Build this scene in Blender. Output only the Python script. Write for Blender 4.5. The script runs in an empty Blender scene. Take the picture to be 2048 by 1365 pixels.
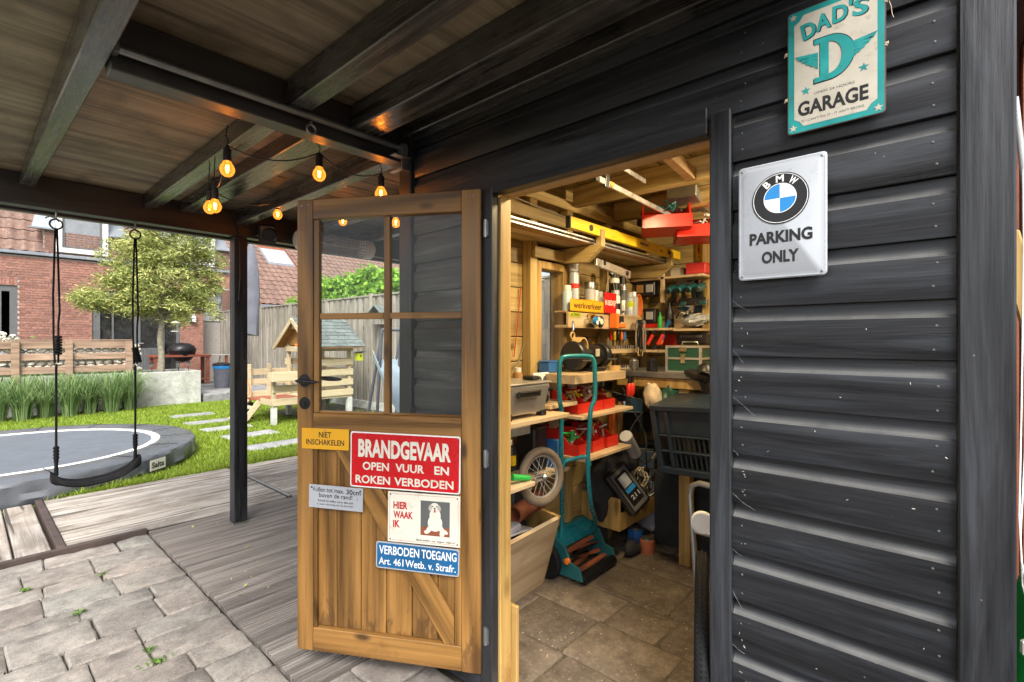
import bpy, bmesh, math, random
from mathutils import Vector, Matrix, noise
R = math.radians
random.seed(7)
scn = bpy.context.scene
col = scn.collection

# ------------------------------------------------------------------ camera
FW = Vector((.748, .664, 0)).normalized()
cam = bpy.data.objects.new('camera', bpy.data.cameras.new('camera'))
col.objects.link(cam)
cam.location = (0, 0, 1.42)
cam.rotation_euler = (R(90), 0, math.atan2(FW.y, FW.x) - R(90))
cam.data.sensor_width = 36
cam.data.lens = 980 / 2048 * 36
cam.data.shift_y = -2.5 / 2048
cam.data.clip_start = .05
cam.data.clip_end = 500
scn.camera = cam
# ------------------------------------------------------------------ light
SUN_EL, SUN_AZ = 48, (-.62, -.78)          # direction towards the sun
w = bpy.data.worlds.new('World'); scn.world = w; w.use_nodes = True
nt = w.node_tree; nt.nodes.clear()
sky = nt.nodes.new('ShaderNodeTexSky'); sky.sky_type = 'NISHITA'; sky.sun_disc = False
sky.sun_elevation = R(SUN_EL); sky.sun_rotation = math.atan2(SUN_AZ[0], SUN_AZ[1])
sky.air_density = 1.0; sky.dust_density = 4.0; sky.ozone_density = 1.0
hs = nt.nodes.new('ShaderNodeHueSaturation'); hs.inputs['Saturation'].default_value = .38
bg = nt.nodes.new('ShaderNodeBackground'); bg.inputs['Strength'].default_value = .15
wo = nt.nodes.new('ShaderNodeOutputWorld')
nt.links.new(sky.outputs[0], hs.inputs['Color']); nt.links.new(hs.outputs[0], bg.inputs[0]); nt.links.new(bg.outputs[0], wo.inputs[0])
sun = bpy.data.lights.new('sun', 'SUN'); sun.energy = 2.2; sun.angle = R(24); sun.color = (1, .96, .9)
so = bpy.data.objects.new('sun', sun); col.objects.link(so)
sd = Vector((SUN_AZ[0]*math.cos(R(SUN_EL)), SUN_AZ[1]*math.cos(R(SUN_EL)), math.sin(R(SUN_EL))))
so.rotation_euler = sd.to_track_quat('Z', 'Y').to_euler()
scn.view_settings.view_transform = 'Standard'; scn.view_settings.look = 'None'
scn.view_settings.gamma = 1; scn.view_settings.exposure = 1.2
try:
    scn.cycles.max_bounces = 7; scn.cycles.diffuse_bounces = 4; scn.cycles.glossy_bounces = 3; scn.cycles.transparent_max_bounces = 10
except Exception: pass
try: scn.view_settings.use_curve_mapping = False
except Exception: pass

# ------------------------------------------------------------------ mesh helper
MW = {}
class MB:
    def __init__(s): s.v = []; s.f = []; s.mi = []; s.m = 0; s.T = None
    def add(s, vs, fs):
        n = len(s.v)
        for p in vs:
            p = Vector(p)
            s.v.append(s.T @ p if s.T is not None else p)
        for f in fs: s.f.append([i + n for i in f]); s.mi.append(s.m)
        return s
    def box(s, x0, x1, y0, y1, z0, z1):
        vs = [(x, y, z) for z in (z0, z1) for y in (y0, y1) for x in (x0, x1)]
        return s.add(vs, [(0,2,3,1),(4,5,7,6),(0,1,5,4),(2,6,7,3),(0,4,6,2),(1,3,7,5)])
    def obox(s, c, sz, rot=(0,0,0)):
        M = Matrix.Translation(c) @ __import__('mathutils').Euler(rot).to_matrix().to_4x4()
        vs = [M @ Vector((x*sz[0]/2, y*sz[1]/2, z*sz[2]/2)) for z in (-1,1) for y in (-1,1) for x in (-1,1)]
        return s.add(vs, [(0,2,3,1),(4,5,7,6),(0,1,5,4),(2,6,7,3),(0,4,6,2),(1,3,7,5)])
    def beam(s, p0, p1, w, h, up=(0,0,1)):
        p0 = Vector(p0); p1 = Vector(p1); d = (p1-p0).normalized(); up = Vector(up)
        a = d.cross(up)
        if a.length < 1e-4: a = d.cross(Vector((1,0,0)))
        a.normalize(); b = a.cross(d).normalized()
        vs = [p + a*i*w/2 + b*j*h/2 for p in (p0, p1) for j in (-1,1) for i in (-1,1)]
        return s.add(vs, [(0,1,3,2),(4,6,7,5),(0,4,5,1),(2,3,7,6),(0,2,6,4),(1,5,7,3)])
    def tube(s, pts, r, n=8, closed=False, caps=True):
        pts = [Vector(p) for p in pts]; N = len(pts); rr = r if isinstance(r, (list, tuple)) else [r]*N
        rings = []; prev = None
        for i, p in enumerate(pts):
            a = pts[(i-1) % N] if (closed or i > 0) else p
            b = pts[(i+1) % N] if (closed or i < N-1) else p
            d = (b-a).normalized()
            if prev is None:
                u = d.cross(Vector((0,0,1)))
                if u.length < .05: u = d.cross(Vector((1,0,0)))
            else:
                u = prev - d*prev.dot(d)
                if u.length < 1e-5: u = d.orthogonal()
            u.normalize(); prev = u; w_ = d.cross(u)
            rings.append([p + (u*math.cos(2*math.pi*k/n) + w_*math.sin(2*math.pi*k/n))*rr[i] for k in range(n)])
        vs = [q for ring in rings for q in ring]; fs = []
        for i in range(N if closed else N-1):
            j = (i+1) % N
            for k in range(n): fs.append((i*n+k, i*n+(k+1)%n, j*n+(k+1)%n, j*n+k))
        if caps and not closed: fs += [tuple(reversed(range(n))), tuple(range((N-1)*n, N*n))]
        return s.add(vs, fs)
    def cyl(s, p0, p1, r0, r1=None, n=14): return s.tube([p0, p1], [r0, r0 if r1 is None else r1], n)
    def lathe(s, prof, c=(0,0,0), axis=(0,0,1), n=16):
        c = Vector(c); ax = Vector(axis).normalized(); u = ax.orthogonal().normalized(); w_ = ax.cross(u)
        vs = []; fs = []
        for r, h in prof:
            for k in range(n):
                t = 2*math.pi*k/n; vs.append(c + ax*h + (u*math.cos(t) + w_*math.sin(t))*max(r, 1e-5))
        for i in range(len(prof)-1):
            for k in range(n): fs.append((i*n+k, i*n+(k+1)%n, (i+1)*n+(k+1)%n, (i+1)*n+k))
        if prof[0][0] > 1e-4: fs.append(tuple(reversed(range(n))))
        if prof[-1][0] > 1e-4: fs.append(tuple(range((len(prof)-1)*n, len(prof)*n)))
        return s.add(vs, fs)
    def ball(s, c, r, n=10, sx=(1,1,1)):
        c = Vector(c); vs = []; fs = []; m = n//2 + 1
        for i in range(m+1):
            a = math.pi*i/m
            for k in range(n):
                t = 2*math.pi*k/n
                vs.append(c + Vector((math.sin(a)*math.cos(t)*sx[0], math.sin(a)*math.sin(t)*sx[1], -math.cos(a)*sx[2]))*r)
        for i in range(m):
            for k in range(n): fs.append((i*n+k, i*n+(k+1)%n, (i+1)*n+(k+1)%n, (i+1)*n+k))
        return s.add(vs, fs)
    def prism(s, pts, z0, z1, fn=None):
        """pts 2D, extruded; fn maps (x,y,z)->3D"""
        fn = fn or (lambda x, y, z: (x, y, z)); n = len(pts)
        vs = [fn(x, y, z0) for x, y in pts] + [fn(x, y, z1) for x, y in pts]
        fs = [tuple(reversed(range(n))), tuple(range(n, 2*n))]
        for i in range(n): fs.append((i, (i+1)%n, n+(i+1)%n, n+i))
        return s.add(vs, fs)
    def ringd(s, c, r0, r1, a0, a1, z0, z1, n=32):
        """flat ring sector in XY, thickness z0..z1"""
        full = abs(a1-a0) >= 359.9; k = n
        vs = []
        for i in range(k+1):
            t = R(a0 + (a1-a0)*i/k)
            for (r, z) in ((r0, z0), (r1, z0), (r1, z1), (r0, z1)):
                vs.append((c[0]+r*math.cos(t), c[1]+r*math.sin(t), z))
        fs = []
        for i in range(k):
            for j in range(4): fs.append((i*4+j, i*4+(j+1)%4, (i+1)*4+(j+1)%4, (i+1)*4+j))
        if not full: fs += [(0,3,2,1), (4*k, 4*k+1, 4*k+2, 4*k+3)]
        return s.add(vs, fs)
    def mesh(s, name, mats, bevel=0, smooth=False, jit=0):
        me = bpy.data.meshes.new(name)
        me.from_pydata([tuple(v) for v in s.v], [], s.f)
        for m in (mats if isinstance(mats, (list, tuple)) else [mats]): me.materials.append(m)
        me.polygons.foreach_set('material_index', s.mi)
        bm = bmesh.new(); bm.from_mesh(me)
        bmesh.ops.recalc_face_normals(bm, faces=bm.faces)
        if bevel:
            es = [e for e in bm.edges if len(e.link_faces) == 2 and e.calc_face_angle(0) > R(40)]
            bmesh.ops.bevel(bm, geom=es, offset=bevel, segments=1, affect='EDGES', clamp_overlap=True)
        bm.to_mesh(me); bm.free()
        if smooth:
            me.polygons.foreach_set('use_smooth', [True]*len(me.polygons))
            try: me.set_sharp_from_angle(angle=R(38))
            except Exception: pass
        return me
    def build(s, name, mats, parent=None, bevel=0, smooth=False, world=False):
        if world and parent is not None and parent.name in MW:
            Mi = MW[parent.name].inverted(); s.v = [Mi @ v for v in s.v]
        return ob(name, s.mesh(name, mats, bevel, smooth), parent)

def ob(name, me, parent=None, loc=None, rot=None):
    o = bpy.data.objects.new(name, me); col.objects.link(o)
    if parent is not None: o.parent = parent
    if loc is not None: o.location = loc
    if rot is not None: o.rotation_euler = rot
    return o
def tag(o, label=None, cat=None, group=None, kind=None):
    if label: o['label'] = label
    if cat: o['category'] = cat
    if group: o['group'] = group
    if kind: o['kind'] = kind
    return o
def thing(name, label, cat, loc=(0,0,0), rz=0, group=None, M=None):
    o = bpy.data.objects.new(name, None); col.objects.link(o); o.empty_display_size = .05
    if M is None: M = Matrix.Translation(loc) @ Matrix.Rotation(rz, 4, 'Z')
    o.matrix_world = M; MW[o.name] = M.copy()
    return tag(o, label, cat, group)
KIDS = {}
def copy_tree(o, parent=None):
    c = o.copy(); col.objects.link(c)
    if parent is not None: c.parent = parent
    for ch in [k for k in bpy.data.objects if k.parent == o and k is not c]:
        copy_tree(ch, c)
    return c
def pieces(parent, name, me_list, Ts, limit=300, key=None):
    """alike pieces sharing mesh data; past the limit joined into one 'stuff' part. Ts: list of (mesh index, Matrix)"""
    if key is None: key = lambda m: (m.translation - cam.location).length
    Ts = sorted(Ts, key=lambda t: key(t[1]))
    for mi, M in Ts[:limit]:
        o = ob(name, me_list[mi], parent); o.matrix_local = M
    rest = Ts[limit:]
    if rest:
        mb = MB(); data = [([v.co.copy() for v in m.vertices], [tuple(p.vertices) for p in m.polygons]) for m in me_list]
        for mi, M in rest:
            mb.add([M @ v for v in data[mi][0]], data[mi][1])
        me = bpy.data.meshes.new(name + 's'); me.from_pydata([tuple(v) for v in mb.v], [], mb.f)
        me.materials.append(me_list[0].materials[0])
        o = ob(name + 's', me, parent); o['kind'] = 'stuff'

# ------------------------------------------------------------------ lettering
TC = {}
def text_data(s, bold=0.0, depth=.0):
    k = (s, bold)
    if k in TC: return TC[k]
    cu = bpy.data.curves.new('t', 'FONT'); cu.body = s; cu.size = 1; cu.align_x = 'CENTER'; cu.align_y = 'CENTER'
    cu.offset = bold; cu.resolution_u = 3
    o = bpy.data.objects.new('t', cu); col.objects.link(o)
    dg = bpy.context.evaluated_depsgraph_get()
    me = bpy.data.meshes.new_from_object(o.evaluated_get(dg))
    d = ([v.co.copy() for v in me.vertices], [tuple(p.vertices) for p in me.polygons])
    bpy.data.objects.remove(o); bpy.data.curves.remove(cu); bpy.data.meshes.remove(me)
    xs = [v.x for v in d[0]] or [0, 1]; ys = [v.y for v in d[0]] or [0, 1]
    TC[k] = (d[0], d[1], min(xs), max(xs), min(ys), max(ys)); return TC[k]
def put_text(mb, s, x, y, w_, h, z, bold=.012, rot=0, shear=0):
    """fit string s into a w x h box centred at x,y on plane z"""
    vs, fs, a, b, c, d = text_data(s, bold)
    sx = w_/(b-a); sy = h/(d-c); cx, cy = (a+b)/2, (c+d)/2
    cr, sr = math.cos(R(rot)), math.sin(R(rot)); out = []
    for v in vs:
        X = (v.x-cx)*sx; Y = (v.y-cy)*sy; X += shear*Y
        out.append((x + X*cr - Y*sr, y + X*sr + Y*cr, z))
    mb.add(out, fs); return mb
def rrect(w_, h, r, n=4):
    pts = []
    for cx, cy, a in ((w_/2-r, h/2-r, 0), (-w_/2+r, h/2-r, 90), (-w_/2+r, -h/2+r, 180), (w_/2-r, -h/2+r, 270)):
        for i in range(n+1): t = R(a+90*i/n); pts.append((cx+r*math.cos(t), cy+r*math.sin(t)))
    return pts
def star(c, r, rot=90): return [(c[0]+(r if i%2==0 else r*.42)*math.cos(R(rot+36*i)), c[1]+(r if i%2==0 else r*.42)*math.sin(R(rot+36*i))) for i in range(10)]

# ------------------------------------------------------------------ materials
def newmat(name):
    m = bpy.data.materials.new(name); m.use_nodes = True
    n = m.node_tree; b = n.nodes['Principled BSDF']; return m, n, b
def N(n, t, **kw):
    x = n.nodes.new(t)
    for k, v in kw.items():
        if k.startswith('i_'):
            x.inputs[int(k[2:]) if k[2:].isdigit() else k[2:]].default_value = v
        else: setattr(x, k, v)
    return x
def coords(n, scale=(1,1,1), rnd=True):
    tc = N(n, 'ShaderNodeTexCoord'); oi = N(n, 'ShaderNodeObjectInfo')
    mu = N(n, 'ShaderNodeMath', operation='MULTIPLY'); mu.inputs[1].default_value = 37.0 if rnd else 0
    n.links.new(oi.outputs['Random'], mu.inputs[0])
    ad = N(n, 'ShaderNodeVectorMath', operation='ADD'); n.links.new(tc.outputs['Object'], ad.inputs[0]); n.links.new(mu.outputs[0], ad.inputs[1])
    mp = N(n, 'ShaderNodeMapping'); mp.inputs['Scale'].default_value = scale; n.links.new(ad.outputs[0], mp.inputs[0])
    return mp.outputs[0], ad.outputs[0], oi.outputs['Random']
def ramp(n, fac, stops):
    r = N(n, 'ShaderNodeValToRGB'); e = r.color_ramp.elements
    while len(e) > 1: e.remove(e[-1])
    e[0].position = stops[0][0]; e[0].color = (*stops[0][1], 1)
    for p, c in stops[1:]: k = e.new(p); k.color = (*c, 1)
    n.links.new(fac, r.inputs[0]); return r.outputs[0]
def mix(n, fac, a, b, t='MIX'):
    x = N(n, 'ShaderNodeMix', data_type='RGBA', blend_type=t)
    for s, v in ((0, fac), (6, a), (7, b)):
        if isinstance(v, (int, float)): x.inputs[s].default_value = v
        elif isinstance(v, tuple): x.inputs[s].default_value = (*v, 1) if len(v) == 3 else v
        else: n.links.new(v, x.inputs[s])
    return x.outputs[2]
def rmap(n, v, a, b, c, d):
    x = N(n, 'ShaderNodeMapRange'); n.links.new(v, x.inputs[0])
    for i, q in enumerate((a, b, c, d)): x.inputs[i+1].default_value = q
    return x.outputs[0]
def bump(n, b, h, st, dist=.01):
    x = N(n, 'ShaderNodeBump'); x.inputs['Strength'].default_value = st; x.inputs['Distance'].default_value = dist
    n.links.new(h, x.inputs['Height']); n.links.new(x.outputs[0], b.inputs['Normal'])
def noi(n, vec, sc, det=4, rough=.55, dist=0):
    x = N(n, 'ShaderNodeTexNoise'); x.inputs['Scale'].default_value = sc; x.inputs['Detail'].default_value = det
    x.inputs['Roughness'].default_value = rough; x.inputs['Distortion'].default_value = dist
    n.links.new(vec, x.inputs['Vector']); return x.outputs[0]
def paint(name, c, rough=.45, metal=0, var=.12, bmp=.03, dirt=None, dsc=6, coat=0):
    m, n, b = newmat(name); _, v, rn = coords(n)
    f = noi(n, v, dsc, 6)
    lo = tuple(x*(1-var) for x in c); hi = tuple(min(1, x*(1+var)) for x in c)
    o = ramp(n, f, [(.3, lo), (.7, hi)])
    if dirt:
        f2 = noi(n, v, dsc*2.7, 8, .7); k = rmap(n, f2, .55, .75, 0, 1); o = mix(n, k, o, dirt)
    n.links.new(o, b.inputs['Base Color']); b.inputs['Roughness'].default_value = rough; b.inputs['Metallic'].default_value = metal
    rg = rmap(n, noi(n, v, dsc*3, 4), .3, .7, max(.02, rough-.08), min(1, rough+.1)); n.links.new(rg, b.inputs['Roughness'])
    if bmp: bump(n, b, noi(n, v, dsc*12, 3), bmp, .003)
    return m
def wood(name, c1, c2, axis='X', sc=1.0, rough=.6, bmp=.25, knots=0, blotch=None, bl=(.52, .68), val=.22, rings=.5, bsc=3.0, grain=None, crack=0):
    m, n, b = newmat(name)
    i = 'XYZ'.index(axis); s = [38*sc]*3; s[i] = 1.1*sc
    v, v0, rn = coords(n, tuple(s))
    f1 = noi(n, v, 1.6, 6, .68, .3)
    s2 = [3.5*sc]*3; s2[i] = .35*sc
    mp = N(n, 'ShaderNodeMapping'); mp.inputs['Scale'].default_value = s2; n.links.new(v0, mp.inputs[0])
    n0 = noi(n, mp.outputs[0], 1.0, 1.5, .4); mm = N(n, 'ShaderNodeMath', operation='MULTIPLY'); mm.inputs[1].default_value = 55
    n.links.new(n0, mm.inputs[0]); sn = N(n, 'ShaderNodeMath', operation='SINE'); n.links.new(mm.outputs[0], sn.inputs[0])
    k = mix(n, rings*.5, f1, rmap(n, sn.outputs[0], -1, 1, .2, .8))
    o = ramp(n, k, [(.33, tuple(x*.8 for x in c1)), (.5, tuple((a+b_)/2 for a, b_ in zip(c1, c2))), (.66, c2)])
    if knots:
        s3 = [5.5]*3; s3[i] = 2.2
        mp3 = N(n, 'ShaderNodeMapping'); mp3.inputs['Scale'].default_value = s3; n.links.new(v0, mp3.inputs[0])
        vo = N(n, 'ShaderNodeTexVoronoi'); vo.inputs['Scale'].default_value = knots; n.links.new(mp3.outputs[0], vo.inputs['Vector'])
        kk = rmap(n, vo.outputs['Distance'], .05, .14, .85, 0); o = mix(n, kk, o, tuple(x*.28 for x in c1))
    if blotch:
        f3 = noi(n, v0, bsc, 6, .65, .4); kb = rmap(n, f3, bl[0], bl[1], 0, 1); o = mix(n, kb, o, blotch)
    if crack:
        s4 = [26*sc]*3; s4[i] = .9*sc
        mp4 = N(n, 'ShaderNodeMapping'); mp4.inputs['Scale'].default_value = s4; n.links.new(v0, mp4.inputs[0])
        f5 = noi(n, mp4.outputs[0], 1.0, 3, .5, .2); o = mix(n, rmap(n, f5, .36, .41, crack, 0), o, tuple(x*.22 for x in c1))
    hv = N(n, 'ShaderNodeHueSaturation'); n.links.new(o, hv.inputs['Color']); n.links.new(rmap(n, rn, 0, 1, 1-val, 1+val), hv.inputs['Value'])
    n.links.new(hv.outputs[0], b.inputs['Base Color'])
    n.links.new(rmap(n, f1, .3, .7, max(.05, rough-.12), min(1, rough+.12)), b.inputs['Roughness'])
    bump(n, b, f1, bmp, .003)
    return m
def emis(name, c, st):
    m, n, b = newmat(name); b.inputs['Emission Color'].default_value = (*c, 1); b.inputs['Emission Strength'].default_value = st
    b.inputs['Base Color'].default_value = (*c, 1); return m
def glass(name, tint=(1,1,1), f0=.05, dust=.04, rough=.02):
    m = bpy.data.materials.new(name); m.use_nodes = True; n = m.node_tree; n.nodes.clear()
    o = N(n, 'ShaderNodeOutputMaterial'); t = N(n, 'ShaderNodeBsdfTransparent'); g = N(n, 'ShaderNodeBsdfGlossy'); d = N(n, 'ShaderNodeBsdfDiffuse')
    t.inputs[0].default_value = (*tint, 1); g.inputs['Roughness'].default_value = rough
    lw = N(n, 'ShaderNodeFresnel'); lw.inputs[0].default_value = 1.5
    m1 = N(n, 'ShaderNodeMixShader'); m2 = N(n, 'ShaderNodeMixShader')
    fr = N(n, 'ShaderNodeMath', operation='MULTIPLY'); fr.inputs[1].default_value = f0; n.links.new(lw.outputs[0], fr.inputs[0])
    n.links.new(fr.outputs[0], m1.inputs[0]); n.links.new(t.outputs[0], m1.inputs[1]); n.links.new(g.outputs[0], m1.inputs[2])
    v, v0, rn = coords(n); f = noi(n, v0, 6, 6, .7)
    n.links.new(rmap(n, f, .35, .8, dust*.3, dust*2), m2.inputs[0]); d.inputs[0].default_value = (.6, .6, .6, 1)
    n.links.new(m1.outputs[0], m2.inputs[1]); n.links.new(d.outputs[0], m2.inputs[2]); n.links.new(m2.outputs[0], o.inputs[0])
    return m
M = {}
# black painted timber
def blackwood(name, axis, rough=.40, worn=.45, c=(.0080,.0092,.0115)):
    m, n, b = newmat(name); i = 'XYZ'.index(axis); s = [70]*3; s[i] = 2.2
    v, v0, rn = coords(n, tuple(s)); g = noi(n, v, 1.0, 5, .65)
    s2 = [13]*3; s2[i] = 1.1; mp = N(n, 'ShaderNodeMapping'); mp.inputs['Scale'].default_value = s2; n.links.new(v0, mp.inputs[0])
    p = noi(n, mp.outputs[0], 1.3, 7, .65, .5)
    o = ramp(n, p, [(.34, tuple(x*.5 for x in c)), (.52, tuple(x*1.6 for x in c)), (.68, tuple(x*4.6 for x in c))])
    o = mix(n, rmap(n, g, .35, .72, 0, worn), o, (.040,.040,.043))
    sp = N(n, 'ShaderNodeTexVoronoi'); sp.inputs['Scale'].default_value = 16; n.links.new(v0, sp.inputs['Vector'])
    o = mix(n, rmap(n, sp.outputs['Distance'], .015, .035, .5, 0), o, (.32,.33,.31))
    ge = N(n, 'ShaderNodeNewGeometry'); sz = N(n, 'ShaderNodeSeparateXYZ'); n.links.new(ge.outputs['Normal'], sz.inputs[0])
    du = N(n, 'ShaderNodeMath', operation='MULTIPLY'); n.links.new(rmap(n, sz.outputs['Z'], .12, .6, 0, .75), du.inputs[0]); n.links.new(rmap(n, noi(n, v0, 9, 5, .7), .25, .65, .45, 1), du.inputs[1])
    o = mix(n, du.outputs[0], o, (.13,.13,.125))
    n.links.new(o, b.inputs['Base Color']); n.links.new(rmap(n, p, .35, .65, rough-.14, rough+.18), b.inputs['Roughness'])
    hh = mix(n, .5, g, p); bump(n, b, hh, .6, .004); return m
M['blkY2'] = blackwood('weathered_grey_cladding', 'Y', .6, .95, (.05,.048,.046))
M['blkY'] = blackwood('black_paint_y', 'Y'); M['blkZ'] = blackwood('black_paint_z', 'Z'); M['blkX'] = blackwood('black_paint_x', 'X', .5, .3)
M['beamX'] = wood('dark_beam_x', (.008,.007,.007), (.030,.025,.022), 'X', 1, .4, .2, 0, (.045,.04,.036), (.55,.7))
M['beamY'] = wood('dark_beam_y', (.010,.009,.008), (.095,.088,.080), 'Y', 1, .24, .25, 0, (.11,.105,.095), (.50,.72), bsc=2.5)
M['ply'] = wood('canopy_plywood', (.14,.105,.064), (.42,.345,.225), 'X', .55, .6, .15, 0, (.10,.075,.048), (.5,.75), .1, .45)
M['plank'] = wood('canopy_plank', (.09,.073,.05), (.22,.18,.125), 'X', 1, .6, .2, 1.0, (.04,.034,.027), (.5,.7), .25)
M['door'] = wood('stained_pine', (.115,.053,.011), (.33,.165,.042), 'Z', .8, .42, .25, 1.3, (.11,.045,.011), (.56,.74), .12, .7, 2.2)
M['doorX'] = wood('stained_pine_x', (.115,.053,.011), (.33,.165,.042), 'X', .8, .42, .25, 1.3, (.11,.045,.011), (.56,.74), .12, .7, 2.2)
def stainedge():
    m = wood('stained_pine_low', (.105,.048,.010), (.31,.155,.040), 'Z', .8, .42, .25, 1.3, None, (.6,.7), .14, .7)
    n = m.node_tree; b = n.nodes['Principled BSDF']; tc = N(n, 'ShaderNodeTexCoord')
    sx = N(n, 'ShaderNodeSeparateXYZ'); n.links.new(tc.outputs['Object'], sx.inputs[0])
    mp = N(n, 'ShaderNodeMapping'); mp.inputs['Scale'].default_value = (22, 22, 7); n.links.new(tc.outputs['Object'], mp.inputs[0])
    f = noi(n, mp.outputs[0], 1.5, 5, .6, .5); z = rmap(n, sx.outputs['Z'], .02, .34, .30, -.12)
    ad = N(n, 'ShaderNodeMath', operation='ADD'); n.links.new(f, ad.inputs[0]); n.links.new(z, ad.inputs[1])
    src = b.inputs['Base Color'].links[0].from_socket
    n.links.new(mix(n, rmap(n, ad.outputs[0], .62, .72, 0, .6), src, (.06,.026,.009)), b.inputs['Base Color']); return m
M['doorlow'] = stainedge()
M['pineY'] = wood('shed_pine_y', (.31,.215,.07), (.52,.385,.165), 'Y', 1, .55, .12, 1.0, None, val=.12)
M['pineX'] = wood('shed_pine_x', (.27,.185,.062), (.47,.345,.145), 'X', 1, .55, .12, 1.0, (.30,.19,.07), (.5,.7), .16)
M['pineZ'] = wood('shed_pine_z', (.30,.20,.062), (.49,.355,.14), 'Z', 1, .55, .12, 1.0, None, val=.12)
M['jamb'] = wood('jamb_pine', (.27,.165,.045), (.47,.30,.10), 'Z', 1, .5, .12, .9, (.25,.13,.04), (.58,.72), .08)
M['jambY'] = wood('jamb_pine_y', (.36,.21,.09), (.55,.36,.18), 'Y', 1, .5, .12, 0, None, val=.05)
M['plyb'] = wood('light_plywood', (.42,.30,.17), (.60,.46,.29), 'X', .6, .55, .08, 0, (.36,.25,.14), (.52,.72), .08, .7)
M['oldwood'] = wood('weathered_plank', (.25,.215,.18), (.54,.49,.43), 'X', 1.0, .8, .8, 0, (.22,.175,.135), (.45,.7), .22, .5, crack=.9)
M['oldwoodY'] = wood('weathered_plank_y', (.25,.215,.18), (.54,.49,.43), 'Y', 1.0, .8, .8, 0, (.22,.175,.135), (.45,.7), .22, .5, crack=.9)
M['groove'] = paint('groove_grime', (.018,.015,.013), .9, 0, .2, 0)
M['deck'] = wood('ribbed_deck', (.13,.112,.098), (.29,.26,.235), 'X', 1, .7, .2, 0, None, (.45,.7), .22)
M['fence'] = wood('fence_wood', (.18,.16,.135), (.36,.33,.28), 'Z', 1, .8, .4, .8, (.22,.20,.15), (.5,.7), .18)
M['rail'] = wood('rail_wood', (.20,.125,.08), (.40,.27,.185), 'X', 1, .7, .3, .8, (.26,.185,.14), (.5,.7), .12)
M['cream'] = wood('cream_painted_wood', (.43,.35,.21), (.53,.44,.28), 'X', 1, .6, .1, 0, (.40,.31,.18), (.6,.75), .06, .2)
M['redwood'] = wood('red_stained_wood', (.18,.045,.025), (.30,.085,.045), 'X', 1, .5, .1)
def stone(name, c1, c2, sp, sc=1, moss=None, rough=.85, specks=60, bst=.6):
    m, n, b = newmat(name); _, v, rn = coords(n)
    f = noi(n, v, 9*sc, 9, .78); o = ramp(n, f, [(.36, tuple(x*.85 for x in c1)), (.65, c2)])
    vo = N(n, 'ShaderNodeTexVoronoi'); vo.inputs['Scale'].default_value = specks*sc; n.links.new(v, vo.inputs['Vector'])
    o = mix(n, rmap(n, vo.outputs['Distance'], .1, .35, .55, 0), o, sp)
    f2 = noi(n, v, 2.3*sc, 5, .6); o = mix(n, rmap(n, f2, .5, .75, 0, .5), o, tuple(x*.6 for x in c1))
    if moss: o = mix(n, rmap(n, noi(n, v, 3.3*sc, 6, .7), .58, .72, 0, .7), o, moss)
    r7 = N(n, 'ShaderNodeMath', operation='MULTIPLY'); r7.inputs[1].default_value = 7.3; n.links.new(rn, r7.inputs[0]); r8 = N(n, 'ShaderNodeMath', operation='FRACT'); n.links.new(r7.outputs[0], r8.inputs[0])
    if name == 'concrete_paver': o = mix(n, r8.outputs[0], mix(n, 1.0, o, (1,.95,.90), 'MULTIPLY'), mix(n, 1.0, o, (.93,.97,.93), 'MULTIPLY'))
    hv = N(n, 'ShaderNodeHueSaturation'); n.links.new(o, hv.inputs['Color']); n.links.new(rmap(n, rn, 0, 1, .76, 1.16), hv.inputs['Value'])
    n.links.new(hv.outputs[0], b.inputs['Base Color']); b.inputs['Roughness'].default_value = rough
    bump(n, b, mix(n, .5, f, noi(n, v, 45*sc, 5, .7)), bst, .01); return m
M['paver'] = stone('concrete_paver', (.165,.15,.138), (.335,.305,.28), (.52,.50,.48), 1, None, specks=130)
M['slab'] = stone('shed_floor_slab', (.085,.062,.042), (.18,.140,.10), (.22,.18,.13), 1, (.10,.08,.05), specks=40, bst=.5)
M['joint'] = stone('joint_sand', (.022,.018,.013), (.055,.045,.035), (.08,.07,.055), 2, (.04,.06,.015))
M['jointin'] = stone('joint_sand_inside', (.06,.045,.028), (.17,.135,.085), (.25,.2,.13), 2)
M['soil'] = stone('soil', (.03,.022,.015), (.075,.055,.038), (.12,.10,.07), 2)
M['step'] = stone('grey_stone_slab', (.25,.25,.255), (.42,.42,.42), (.5,.5,.5), 1)
M['patio'] = stone('patio_stone', (.20,.20,.20), (.33,.33,.33), (.4,.4,.4), 1)
M['render'] = stone('lime_render', (.34,.345,.31), (.56,.565,.52), (.5,.5,.45), .6, (.30,.31,.22), specks=30, bst=.5)
M['gabion'] = stone('pale_stone', (.45,.40,.30), (.72,.68,.60), (.6,.5,.35), 2, (.42,.36,.2), specks=10)
M['brick'] = stone('red_brick', (.20,.085,.06), (.36,.17,.125), (.42,.25,.20), 2, None, .85, 20)
M['brick2'] = stone('brown_brick', (.17,.085,.06), (.28,.15,.11), (.30,.18,.13), 2, None, .85, 20)
M['mortar'] = paint('mortar', (.36,.33,.30), .9, 0, .15, .3, None, 20)
M['tile'] = stone('clay_roof_tile', (.135,.075,.055), (.25,.155,.12), (.3,.2,.17), 1.5, (.12,.085,.055), .75, 12)
M['slate'] = stone('green_slate', (.085,.105,.10), (.19,.22,.21), (.25,.28,.26), 2, (.13,.16,.13), .7, 20)
M['grey_frame'] = paint('grey_frame', (.10,.105,.105), .45)
M['pale_frame'] = paint('pale_frame', (.62,.62,.60), .5)
M['lead'] = paint('lead_flashing', (.22,.24,.27), .5, .3)
M['galv'] = paint('galvanised_steel', (.30,.31,.31), .38, .85, .2, .1, None, 12)
M['alu'] = paint('aluminium', (.62,.62,.62), .32, .8, .1)
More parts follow.
